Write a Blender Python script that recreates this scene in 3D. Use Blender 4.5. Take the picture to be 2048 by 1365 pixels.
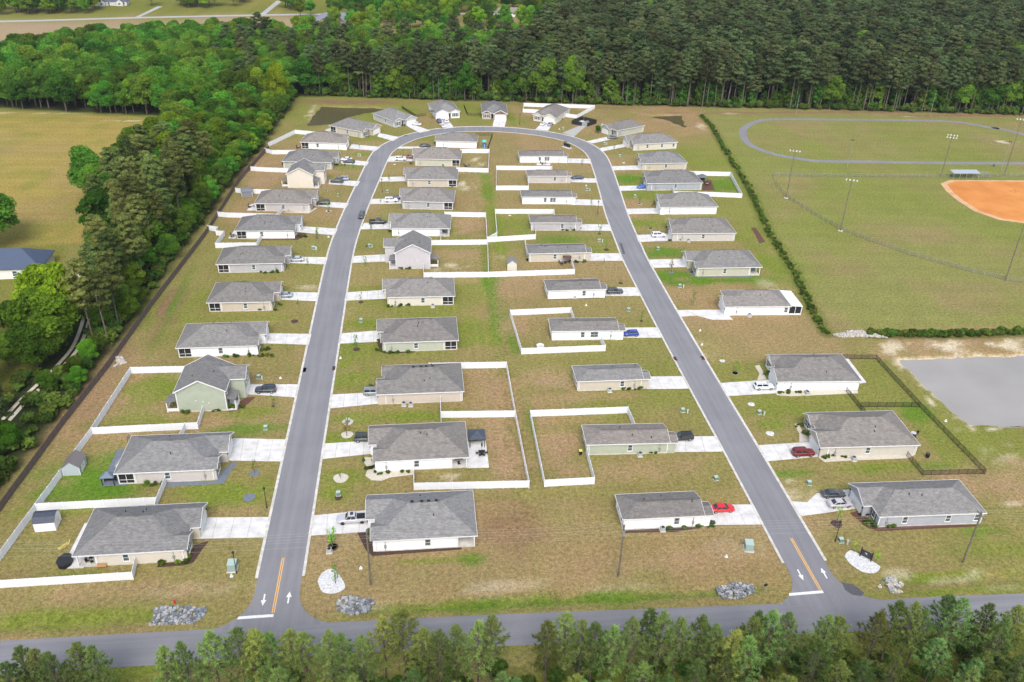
import bpy, math, random
import numpy as np
from mathutils import Matrix, Vector
S = bpy.context.scene
COL = S.collection
for o in list(bpy.data.objects): bpy.data.objects.remove(o)
# ---------------------------------------------------------------- camera, sky, sun, exposure
cam = bpy.data.cameras.new('camera'); cam.sensor_width = 36; cam.lens = 1720.156*36/2048; cam.clip_end = 6000; cam.clip_start = .5
co = bpy.data.objects.new('camera', cam); COL.objects.link(co); S.camera = co
co.matrix_world = Matrix(((.994941, .027245, -.096696, 0), (-.097538, .492467, -.864849, 0), (.024057, .869905, .492633, 110), (0, 0, 0, 1)))
SUN_EL, SUN_AZ = math.radians(48), math.radians(182)      # azimuth clockwise from +Y
w = bpy.data.worlds.new('World'); S.world = w; w.use_nodes = True
wn = w.node_tree; bg = wn.nodes['Background']
sky = wn.nodes.new('ShaderNodeTexSky'); sky.sky_type = 'NISHITA'; sky.sun_disc = False
sky.sun_elevation = SUN_EL; sky.sun_rotation = SUN_AZ; sky.air_density = 1.0; sky.dust_density = 3.0; sky.ozone_density = 1.0
hs_ = wn.nodes.new('ShaderNodeHueSaturation'); hs_.inputs['Saturation'].default_value = .62      # thin overcast: the blue is washed out
wn.links.new(sky.outputs[0], hs_.inputs['Color']); wn.links.new(hs_.outputs[0], bg.inputs[0]); bg.inputs[1].default_value = .15
sl = bpy.data.lights.new('sun', 'SUN'); sl.energy = 1.15; sl.angle = math.radians(26); sl.color = (1, .965, .915)
so = bpy.data.objects.new('sun', sl); COL.objects.link(so); so.location = (-60, -60, 150)
sd = Vector((math.sin(SUN_AZ)*math.cos(SUN_EL), math.cos(SUN_AZ)*math.cos(SUN_EL), math.sin(SUN_EL)))
so.rotation_euler = (sd).to_track_quat('Z', 'Y').to_euler()
S.view_settings.view_transform = 'Standard'; S.view_settings.look = 'None'; S.view_settings.exposure = .80; S.view_settings.gamma = 1
S.view_settings.use_curve_mapping = False
S.cycles.max_bounces = 4; S.cycles.diffuse_bounces = 2; S.cycles.glossy_bounces = 2; S.cycles.transmission_bounces = 3; S.cycles.transparent_max_bounces = 6; S.cycles.use_fast_gi = False
rng = random.Random(7)
# ---------------------------------------------------------------- layout, metres; origin under the camera, +Y up the streets
HOUSE = {'L1':((-52.87,123.61),0.7,17.8,11.8),'L2':((-52.33,146.25),0.3,18.2,11.8),'L4':((-52.08,195.33),0.8,18.4,11.8),'L5':((-50.64,219.41),-0.6,16.2,11.8),'L6':((-52.06,244.35),0.6,18.4,11.5),'L7':((-51.41,269.93),-1.4,17.7,11.5),'L8':((-48.85,294.42),-3,18.1,11.8),'L10':((-45.12,340.58),-5,18.4,11.8),'L11':((-41.63,365.9),-7,17.3,11.2),'L12':((-30.53,386.25),-34,17.3,11.6),'L13':((-13.16,403.38),-54,16.5,11.6),'T1':((10.44,417.38),-80,17,11.6),'T2':((34.6,415.6),-93,17.0,11.6),'T3':((62.0,409.77),-118,18,11.6),'R1':((91.93,384.78),-150,16,9.2),'R2':((99.38,362.43),188.0,19.2,10.5),'R3':((97.44,335.72),181.5,16.8,11.8),'R4':((95.47,311.65),180.3,19.4,11.8),'R5':((93.98,286.47),179.2,18.6,11.8),'R6':((92.35,262.35),178.5,19.2,11.8),'R7':((91.3,235.32),179.5,19.3,11.8),'R8':((91.86,208.51),178.0,16.4,9.6),'R9':((93.2,170.85),177.5,18.1,11.9),'R10':((93.35,145.26),178.6,19.4,12.2),'R11':((94.43,121.97),179.0,20.5,9.3),'I1':((-1.48,123.75),180.3,17.7,12.0),'I2':((-1.88,146.88),180.8,18.0,11.9),'I3':((-1.36,171.54),180.6,17.4,11.9),'I4':((-1.91,195.24),180.6,18.1,11.9),'I5':((-1.51,219.94),179.6,17.7,11.0),'I7':((-0.91,270.04),176.5,18.1,11.6),'I8':((1.77,294.43),175,17.2,11.6),'I9':((3.54,318.12),177.0,18.1,11.6),'I10':((6.32,342.72),175.0,17.5,11.6),'I11':((15.43,365.76),174.0,15.6,9.0),'J1':((42.86,123.39),-0.1,14.9,6.4),'J2':((41.28,146.58),-1.5,17.0,6.4),'J3':((42.28,171.54),0.3,15.2,6.4),'J4':((40.6,195.73),-1.8,17,6.4),'J5':((41.49,219.73),1.0,14.7,6.4),'J6':((40.45,245.62),0.8,17.4,6.4),'J7':((42.98,270.67),-2.5,14.9,6.4),'J8':((43.98,295.52),-2.5,17.5,6.4),'J9':((47.24,318.49),-1.6,14.7,6.4),'J10':((48.17,343.3),-1.3,17.6,6.4),'L3':((-50.45,170.5),0,10.5,10.6),'L9':((-45.25,317.47),-4,9.2,10.4),'I6':((-3.87,244.06),178.5,10.2,10.4)}
DRIVE = {'L1':[(-43.71,129.28),(-30.79,128.53),(-30.92,122.94),(-43.34,123.46)],'L2':[(-42.89,154.52),(-30.49,153.28),(-30.64,145.57),(-42.08,146.69)],'L3':[(-42.92,175.98),(-30.4,175.23),(-30.46,169.62),(-41.84,171.61)],'L4':[(-42.63,200.78),(-30.23,199.69),(-30.29,194.04),(-42.33,195.5)],'L5':[(-43.22,225.04),(-30.42,224.0),(-30.57,218.52),(-42.93,220.41)],'L6':[(-42.74,249.62),(-30.28,248.59),(-30.4,243.34),(-42.35,245.0)],'L7':[(-41.68,274.6),(-29.05,271.86),(-29.53,266.24),(-41.28,269.22)],'L8':[(-38.97,298.41),(-26.91,295.8),(-27.69,290.72),(-38.7,293.37)],'L9':[(-35.87,321.73),(-24.2,319.33),(-25.05,313.84),(-35.91,316.6)],'L10':[(-33.88,347.04),(-22.0,343.08),(-22.68,338.0),(-32.9,340.69)],'L11':[(-30.51,367.41),(-17.95,363.29),(-19.9,357.71),(-31.2,361.35)],'L12':[(-19.4,384.14),(-10.26,377.62),(-12.94,371.84),(-20.06,378.95)],'L13':[(-4.92,398.61),(3.43,387.93),(-1.33,384.3),(-6.96,394.99)],'T1':[(6.45,404.65),(12.19,405.05),(14.41,392.41),(9.66,390.77)],'T2':[(34.24,408.47),(40.05,407.51),(37.79,393.41),(32.21,394.33)],'T3':[(56.73,401.96),(61.78,400.79),(57.26,386.83),(51.63,389.21)],'R1':[(82.32,376.63),(87.09,374.95),(74.4,366.92),(72.26,370.06)],'R2':[(89.21,366.29),(88.76,362.1),(76.64,355.28),(76.08,359.71)],'R3':[(88.63,335.85),(87.83,330.12),(75.98,329.93),(76.2,334.98)],'R4':[(86.47,311.47),(85.75,306.4),(73.72,305.62),(74.21,311.09)],'R5':[(86.17,287.2),(84.52,281.66),(71.64,281.62),(71.97,286.79)],'R6':[(82.84,263.33),(82.1,257.29),(69.62,256.61),(70.06,262.39)],'R7':[(83.4,242.73),(82.2,236.38),(69.0,236.31),(69.15,242.37)],'R8':[(82.26,207.59),(83.61,201.55),(77.9,201.85),(73.98,204.55),(69.42,204.1),(69.32,208.02)],'R9':[(83.07,170.67),(82.32,164.58),(69.95,164.07),(69.77,169.78)],'R10':[(83.31,145.11),(83.33,139.86),(70.29,138.97),(70.25,144.61)],'R11':[(83.76,128.8),(82.39,123.02),(70.77,121.63),(70.35,126.07),(73.54,125.53),(76.48,128.0),(78.65,128.57)],'I1':[(-22.92,128.37),(-10.89,129.33),(-10.78,123.19),(-22.73,122.84)],'I2':[(-22.77,151.28),(-11.39,151.76),(-11.22,147.17),(-22.91,145.84)],'I3':[(-22.74,170.31),(-10.68,170.83),(-10.01,166.06),(-22.78,164.59)],'I4':[(-22.68,199.56),(-11.38,200.82),(-11.19,194.78),(-22.77,194.15)],'I5':[(-23.01,223.72),(-10.82,224.95),(-10.68,219.28),(-23.12,218.46)],'I6':[(-22.67,249.13),(-11.15,250.21),(-10.82,244.74),(-22.86,244.04)],'I7':[(-20.64,276.68),(-10.42,276.3),(-10.52,271.03),(-21.49,271.0)],'I8':[(-19.01,299.87),(-7.39,299.89),(-7.42,294.76),(-19.47,294.65)],'I9':[(-16.61,323.9),(-5.92,324.38),(-6.13,318.98),(-17.16,318.84)],'I10':[(-14.09,350.03),(-2.65,350.14),(-2.92,343.99),(-14.93,342.76)],'I11':[(-10.09,363.52),(7.5,363.38),(7.27,360.81),(-11.4,360.79)],'J1':[(52.54,126.26),(62.38,125.66),(62.43,119.84),(52.43,120.39)],'J2':[(52.07,148.95),(62.19,148.47),(62.31,142.87),(49.79,143.48)],'J3':[(51.69,173.8),(61.65,173.43),(62.01,167.77),(51.51,168.2)],'J4':[(50.88,198.75),(61.58,198.32),(61.55,192.67),(50.75,193.19)],'J5':[(50.67,223.49),(61.56,222.97),(61.41,217.32),(49.97,217.81)],'J6':[(50.58,248.15),(61.36,247.69),(61.38,241.93),(49.81,242.54)],'J7':[(51.53,272.81),(62.66,272.16),(62.62,266.39),(50.61,267.19)],'J8':[(53.65,297.39),(64.76,296.09),(64.57,290.14),(52.96,291.57)],'J9':[(55.58,320.73),(67.03,320.12),(67.02,315.13),(55.11,316.07)],'J10':[(58.1,345.89),(69.41,344.78),(68.77,338.82),(57.33,340.1)]}
GRAVEL_DRIVE = [(73.06,394.82),(76.37,394.79),(67.67,377.3),(63.24,383.41)]
WFENCE = [('L1 yard',[[(-51.92,117.38),(-51.51,113.93),(-72.7,113.55),(-76.5,113.49)],[(-74.35,133.29),(-52.41,133.69),(-52.35,139.83)],[(-52.41,133.69),(-52.18,131.09)]]),('L2 back',[[(-76.5,113.49),(-75.64,120.99),(-74.35,133.29),(-71.91,157.79)]]),('L2 divider',[[(-71.91,157.79),(-52.68,158.28),(-50.11,158.29),(-50.28,164.54)],[(-52.68,158.28),(-52.85,154.56)]]),('L3 yard',[[(-71.91,157.79),(-70.68,182.43),(-57.53,182.24)]]),('L7 yard',[[(-71.04,272.14),(-67.49,270.67),(-67.5,267.6),(-64.73,266.84),(-65.67,257.2),(-53.06,257.09),(-52.54,263.56)]]),('L8 yard',[[(-70.14,284.4),(-66.84,283.33),(-50.2,281.54),(-49.2,288.57)]]),('L8 north',[[(-68.49,308.32),(-66.01,307.15),(-55.37,306.01)]]),('L9 yard',[[(-67.01,332.75),(-61.05,331.35),(-52.36,330.2)]]),('L10 yard',[[(-65.17,356.61),(-61.78,353.9),(-52.2,353.72)]]),('L11 yard',[[(-64.84,364.38),(-55.99,383.55),(-46.2,380.21)]]),('I10 yard',[[(15.59,353.85),(27.71,353.62),(25.41,328.29),(12.97,329.71)]]),('I7 yard',[[(6.8,281.58),(20.96,280.23),(19.76,256.41),(4.74,256.6),(1.55,256.73)],[(5.15,264.22),(4.74,256.6)]]),('J7 yard',[[(44.67,277.68),(45.2,282.72),(24.48,283.56),(23.43,262.74),(19.81,258.22)],[(19.81,258.22),(35.96,260.27),(36.91,268.06)]]),('I6 yard',[[(19.85,255.98),(18.32,231.87),(-0.86,232.4),(-0.89,238.61)]]),('J6 yard',[[(18.32,231.87),(44.44,232.68),(44.69,242.34)],[(32.09,257.83),(31.55,247.06)]]),('J4 yard',[[(39.31,201.1),(39.33,207.86),(22.42,207.2),(23.31,186.15),(44.87,186.57),(44.54,190.94)]]),('I3 yard',[[(-0.02,180.34),(18.91,179.76),(18.92,158.53),(2.31,159.26),(2.36,165.38)],[(2.31,159.26),(2.29,154.85)]]),('I2 yard',[[(18.92,158.53),(19.17,133.79),(-3.61,134.61),(-3.68,140.67)]]),('J2 yard',[[(44.76,151.52),(44.56,158.48),(22.28,158.44),(22.27,133.82),(32.4,133.96),(32.54,144.25)]]),('J9 yard',[[(51.08,330.24),(28.86,331.41),(26.82,307.77),(39.06,307.42),(40.26,320.42)],[(50.98,330.24),(50.56,326.09)]]),('T3 yard',[[(56.77,417.13),(49.02,418.95),(50.73,430.23),(86.02,425.9),(73.86,407.66),(68.3,410.59)]]),('R4 yard',[[(105.44,322.8),(121.78,321.28),(118.14,296.57),(107.35,298.3),(93.0,299.72),(93.93,305.82)]])]
BFENCE = [('R9 yard',[[(104.13,179.27),(113.48,178.58),(113.61,156.74)],[(113.61,156.74),(99.49,157.61)],[(99.04,164.19),(99.07,154.14)]]),('R10 yard',[[(113.61,156.74),(114.51,131.73),(101.07,132.22),(101.01,138.65)]]),('T1 yard',[[(-9.84,426.71),(-3.1,410.75),(1.77,413.03)]]),('T2 yard',[[(20.68,430.35),(21.7,413.38),(28.79,413.34)]]),('I11 yard',[[(23.64,379.62),(31.09,379.52),(27.12,356.54)]])]
WOODFENCE = [(-83.5,100.0),(-81.05,133.46),(-79.15,161.38),(-76.86,184.91),(-75.04,215.99),(-70.79,268.2),(-69.24,321.18),(-65.18,354.56),(-64.0,360.0)]
CHAIN = [(244.79,317.71),(208.84,317.68),(175.0,318.9),(138.93,320.97),(137.27,312.99),(135.75,304.17),(135.53,295.71),(139.23,275.96),(142.79,262.69),(148.33,253.5),(155.78,242.19),(167.22,229.84),(176.16,222.35),(181.16,220.3)]
POND_R = [(120.14,178.32),(154.16,178.33),(190,178.5),(190,149),(134.76,149.28),(124.96,149.11),(122.2,150.08),(121.25,152.91),(120.21,166.9)]
POND_B = [(-48.9,431.94),(-50.44,422.29),(-52.37,397.61),(-43.08,400.3),(-31.78,416.32),(-13.78,427.4),(-26.33,429.4)]
POND_S = [(103.85,419.04),(110.2,413.01),(127.25,414.08),(124.09,393.08),(121.9,396.85),(118.98,404.78),(111.19,411.82)]
HEDGE = [(137.33,415.21),(136.56,395.58),(129.57,346.99),(125.17,310.34),(116.69,266.01),(113.09,233.64),(108.22,207.83),(106.84,195.74),(106.54,193.02)]
HEDGE2 = [(118.11,191.82),(135.49,190.59),(149.89,190.09),(161.93,190.88),(230,190)]
TRACK = [(147.69,382.07),(152.6,392.15),(163.04,402.65),(173.19,405.29),(202.24,404.49),(248.28,402.42),(265.0,398.41),(275.3,388.1),(277.74,389.31),(283.22,376.52)]
TRACK2 = [(147.69,382.07),(145.01,370.05),(145.59,359.71),(150.85,349.74),(159.09,343.22),(167.02,339.73),(186.54,338.46),(219.13,336.07),(255.96,334.81)]
INFIELD = [(204.51,310.3),(210.57,314.33),(241.63,312.86),(268,332),(300,300),(285,262),(212.08,267.63),(204.98,271.24),(200.6,279.78),(200.63,291.23),(201.83,301.11)]
RIPRAP = [[(-46.25,106.87),(-45.48,107.36),(-38.18,106.72),(-37.75,105.93),(-37.89,104.45),(-39.22,103.23),(-42.76,103.41),(-46.23,103.33),(-45.79,104.61)],[(-16.56,105.86),(-15.97,107.22),(-14.11,107.24),(-10.11,106.15),(-9.95,105.06),(-11.15,103.62),(-14.99,103.16),(-15.96,103.99)],[(48.55,104.49),(52.21,105.37),(55.03,104.83),(54.91,103.04),(52.25,101.8),(48.66,102.07)],[(79.45,104.79),(80.64,104.84),(81.78,103.01),(81.4,102.18),(80.1,102.74),(79.65,102.11),(81.01,101.03),(78.73,101.04),(78.66,102.84)],[(108.02,191.8),(113.4,193.5),(116.64,193.62),(120.09,191.14),(122.09,189.34),(115.08,190.29),(109.25,190.05)],[(-76.66,190.61),(-75.23,190.76),(-73.24,187.68),(-76.14,185.39),(-75.51,187.81)]]
WHITEBED = [[(-20.17,111.21),(-19.73,112.83),(-18.4,114.01),(-17.14,113.31),(-15.48,110.21),(-15.63,108.93),(-17.21,108.16),(-19.12,108.72)],[(74.45,110.44),(75.55,111.52),(76.76,111.54),(79.57,107.95),(79.45,106.91),(78.09,105.98),(76.16,106.29),(74.74,108.3)]]
POLE = [(-11.01,109.72),(32.09,108.58),(95.48,107.31)]
LAMP = [(74.4,114.36),(-34.3,114.17),(-31.61,131.11),(60.7,281.76),(-15.48,307.22),(45.29,397.65)]
FIELDLIGHT = [((135.24,296.0),18.0),((142.02,263.52),18),((209.37,318.61),17),((175.96,221.78),26),((237.26,319.41),23),((254.53,410.25),12),((175.07,331.23),11.5),((240.15,326.11),12),((185.74,413.6),10)]
STREETSIGN = [(56.27,102.46),(76.79,101.74),(-40.17,103.59)]
SIGN = [(77.28,110.24),(78.62,108.72)]
TRANSFORMER = [(57.46,113.66),(57.42,158.35),(57.52,133.68),(74.8,156.45),(-35.67,157.45),(-35.16,115.31),(-18.15,158.97),(-35.19,255.25),(-17.83,205.88),(-17.91,256.35),(55.68,208.33),(56.68,257.47),(74.56,250.19),(74.25,222.61),(77.95,298.93),(61.24,306.57),(82.53,347.64),(-26.61,351.16),(-13.58,306.75),(-40.41,178.56),(-18.34,134.06),(-35.46,255.46),(64.61,389.61),(79.28,365.5),(76.14,130.93),(75.42,114.21),(-31.2,303.61)]
PEDESTAL = [(-35.3,178.12),(-21.83,186.71),(72.54,195.79),(70.77,188.27),(52.67,111.85),(-12.91,113.74),(77.38,102.68),(-35.0,113.46),(-31.46,264.69),(116.65,150.73),(62.76,389.11),(44.41,212.04),(61.77,311.6)]
YOUNG = [((-35.37,166.3),3.2),((-35.63,142.06),3.6),((-18.04,153.76),5.2),((-18.26,139.06),2.8),((-18.34,119.63),4.6),((-36.4,119.9),1.8),((-18.24,119.48),4.8),((-35.14,190.56),2.8),((-35.54,215.88),2.4),((-34.97,264.08),4.0),((-35.75,242.46),3.0),((-33.47,288.18),4.0),((-18.45,217.43),3.4),((-18.14,190.82),4.6),((-18.38,241.3),4.0),((-17.89,269.86),2.6),((-18.5,176.22),3.0),((57.71,250.7),4.2),((57.99,263.98),4.6),((57.93,202.16),3.6),((57.24,225.95),1.6),((54.98,240.85),1.8),((75.05,174.14),4.0),((74.36,160.4),1.2),((74.54,148.65),0.9),((76.72,118.99),5.0),((73.56,180.08),1.6),((58.36,178.11),2.6),((74.29,232.61),5.4),((76.44,266.99),3.0),((78.0,291.52),2.8),((74.81,210.73),5.0),((64.3,336.09),3.0),((60.03,290.29),3.4),((82.02,357.01),3.0),((80.01,315.51),2.6),((-26.78,360.9),3.6),((-27.72,335.07),4.0),((-31.02,315.02),3.4),((-31.08,303.2),2.0),((-13.28,318.88),3.0),((-15.53,294.77),2.8),((-18.07,270.2),2.8),((-35.12,264.3),4.0),((-8.52,355.17),1.8),((75.63,379.69),2.6),((-17.04,110.49),5.2),((76.65,111.29),3.0),((79.43,108.48),3.4),((78.23,292.31),2.4)]
HYDRANT = [(-43.27,107.93)]
DRAIN = [(-30.04,181.67),(-30.04,181.67),(-23.08,181.98),(61.91,181.72),(69.05,181.69),(-7.69,379.56),(62.51,369.08)]
AC = [(42.29,167.68),(43.81,142.58),(42.84,119.57),(-4.4,164.51),(-5.97,164.8),(89.16,163.63),(88.95,138.15),(89.91,282.1),(88.75,203.24),(41.9,216.81),(83.99,396.15),(-6.52,257.85),(47.55,315.69),(86.32,256.04),(-18.76,118.27),(1.47,213.29),(31.53,144.36),(31.31,243.07)]
MAILKIOSK = [(62.08,361.09)]
CAR = [('L3',(-37.84,171.56),'suv','navy',0.0),('L5',(-39.99,220.82),'sedan','steel',0.0),('L6',(-39.53,245.44),'sedan','silver',0.0),('L8',(-35.84,293.91),'suv','black',0.0),('L9',(-32.86,317.24),'suv','navy',0.0),('L9',(-30.89,319.82),'suv','silverblue',0.0),('L10',(-29.88,341.11),'sedan','navy',0.0),('L10',(-31.19,343.96),'sedan','white',0.0),('L13',(-2.86,396.01),'sedan','white',-30.0),('T1',(7.76,401.32),'suv','blue',100.0),('T1',(10.98,401.29),'suv','white',100.0),('T1',(9.28,393.74),'sedan','white',100.0),('T3',(56.2,396.45),'sedan','white',65.0),('T3',(59.38,395.76),'sedan','steel',65.0),('R1',(84.52,373.0),'sedan','grey',15.0),('R4',(83.2,307.2),'sedan','brightblue',180.0),('R6',(77.33,259.88),'suv','white',180.0),('R9',(79.58,165.89),'suv','white',180.0),('R10',(78.75,139.74),'suv','maroon',180.0),('R11',(79.45,126.14),'sedan','charcoal',180.0),('R11',(79.55,123.22),'sedan','silver',180.0),('I1',(-15.12,125.38),'pickup','silver',180.0),('I2',(-14.03,150.99),'suv','darkgreen',0.0),('I3',(-12.99,169.07),'suv','sage',0.0),('I7',(-15.98,275.12),'pickup','black',0.0),('ROAD',(-21.68,281.8),'suv','charcoal',84.0),('I8',(-11.92,295.95),'suv','white',0.0),('I8',(-9.45,298.5),'sedan','navy',0.0),('I10',(-9.26,343.8),'suv','white',0.0),('I10',(-4.75,346.4),'sedan','maroon',0.0),('I11',(0.91,361.85),'sedan','black',0.0),('J1',(55.78,123.44),'sedan','red',0.0),('J2',(54.37,146.93),'suv','black',180.0),('J4',(53.22,193.47),'hatch','cobalt',180.0),('J5',(54.05,218.51),'suv','charcoal',0.0),('J9',(59.68,318.8),'sedan','navy',180.0)]
SHED = {'L1':[(-72.45,127.31),(-68.86,127.51),(-68.99,130.75)],'L2':[(-73.04,143.74),(-69.81,143.77),(-69.83,148.02)],'L8':[(-65.42,303.08),(-61.8,303.63),(-61.24,307.25)],'J6':[(24.47,236.29),(27.2,236.16),(27.45,239.42)]}
GAZEBO = [(8.17,147.62),(11.28,147.69)]
PATIO = {'I2':[(7.14,149.89),(11.68,150.04),(11.71,140.74),(7.16,140.84)],'L2':[(-65.1,152.04),(-63.39,152.04),(-59.72,139.95),(-64.91,139.97)],'L1':[(-64.38,129.19),(-63.24,129.11),(-60.85,117.36),(-64.59,117.46)],'R4':[(108.48,314.71),(112.73,317.64),(110.5,305.08),(105.58,304.94)],'L7':[(-62.14,274.48),(-60.82,264.59),(-63.31,265.01),(-62.47,272.81)],'L8':[(-61.04,296.03),(-59.25,295.98),(-58.27,289.66),(-61.55,289.77)],'L12':[(-41.6,391.81),(-40.99,386.2),(-43.73,388.77),(-42.4,391.3)],'J10':[(46.24,339.35),(51.78,339.22),(51.18,336.74),(45.71,337.2)],'R9':[(105.02,179.42),(106.49,179.49),(105.92,167.9),(104.17,167.51)],'R10':[(105.39,151.75),(106.46,151.68),(106.2,146.62),(105.18,146.39)]}
FGPINE = [((-57.48,88.51),13.2),((-55.59,88.14),12.9),((-53.06,86.64),13.6),((-50.01,88.59),13.0),((-48.05,88.13),12.8),((-58.16,85.41),13.6),((-37.28,85.39),15.0),((-35.13,86.2),14.7),((-31.55,87.72),14.6),((-28.44,89.36),13.2),((-25.45,88.16),14.0),((-25.92,88.95),13.3),((-23.75,88.43),13.0),((-20.89,88.68),12.9),((-19.03,87.96),13.2),((-15.05,86.35),15.0),((-13.3,85.78),14.8),((-10.62,85.54),14.7),((-4.89,89.68),14.7),((-7.77,90.07),13.1),((-1.75,87.28),13.4),((2.8,86.71),14.2),((0.41,85.62),14.5),((8.02,87.57),14.8),((5.96,86.6),14.9),((19.21,89.11),12.8),((15.99,86.48),14.2),((21.09,86.13),14.3),((22.92,85.97),13.9),((25.61,85.85),13.1),((28.57,86.54),13.8),((31.95,88.95),12.8),((33.02,86.28),15.0),((35.27,85.02),14.9),((38.97,85.97),14.0),((40.5,84.57),13.4),((42.49,81.96),15.0),((47.37,86.03),14.1),((43.98,80.93),14.9),((49.23,85.51),14.8),((51.75,85.57),13.9),((46.6,85.27),13.7),((57.35,84.39),14.2),((59.13,84.32),13.7),((66.31,85.5),13.0),((69.83,87.05),13.4),((71.27,85.43),14.7),((73.33,85.79),12.7),((78.67,88.19),12.7),((79.28,86.13),14.2),((83.44,85.57),13.3),((87.03,84.22),14.0),((84.0,82.48),13.8)]
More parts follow.
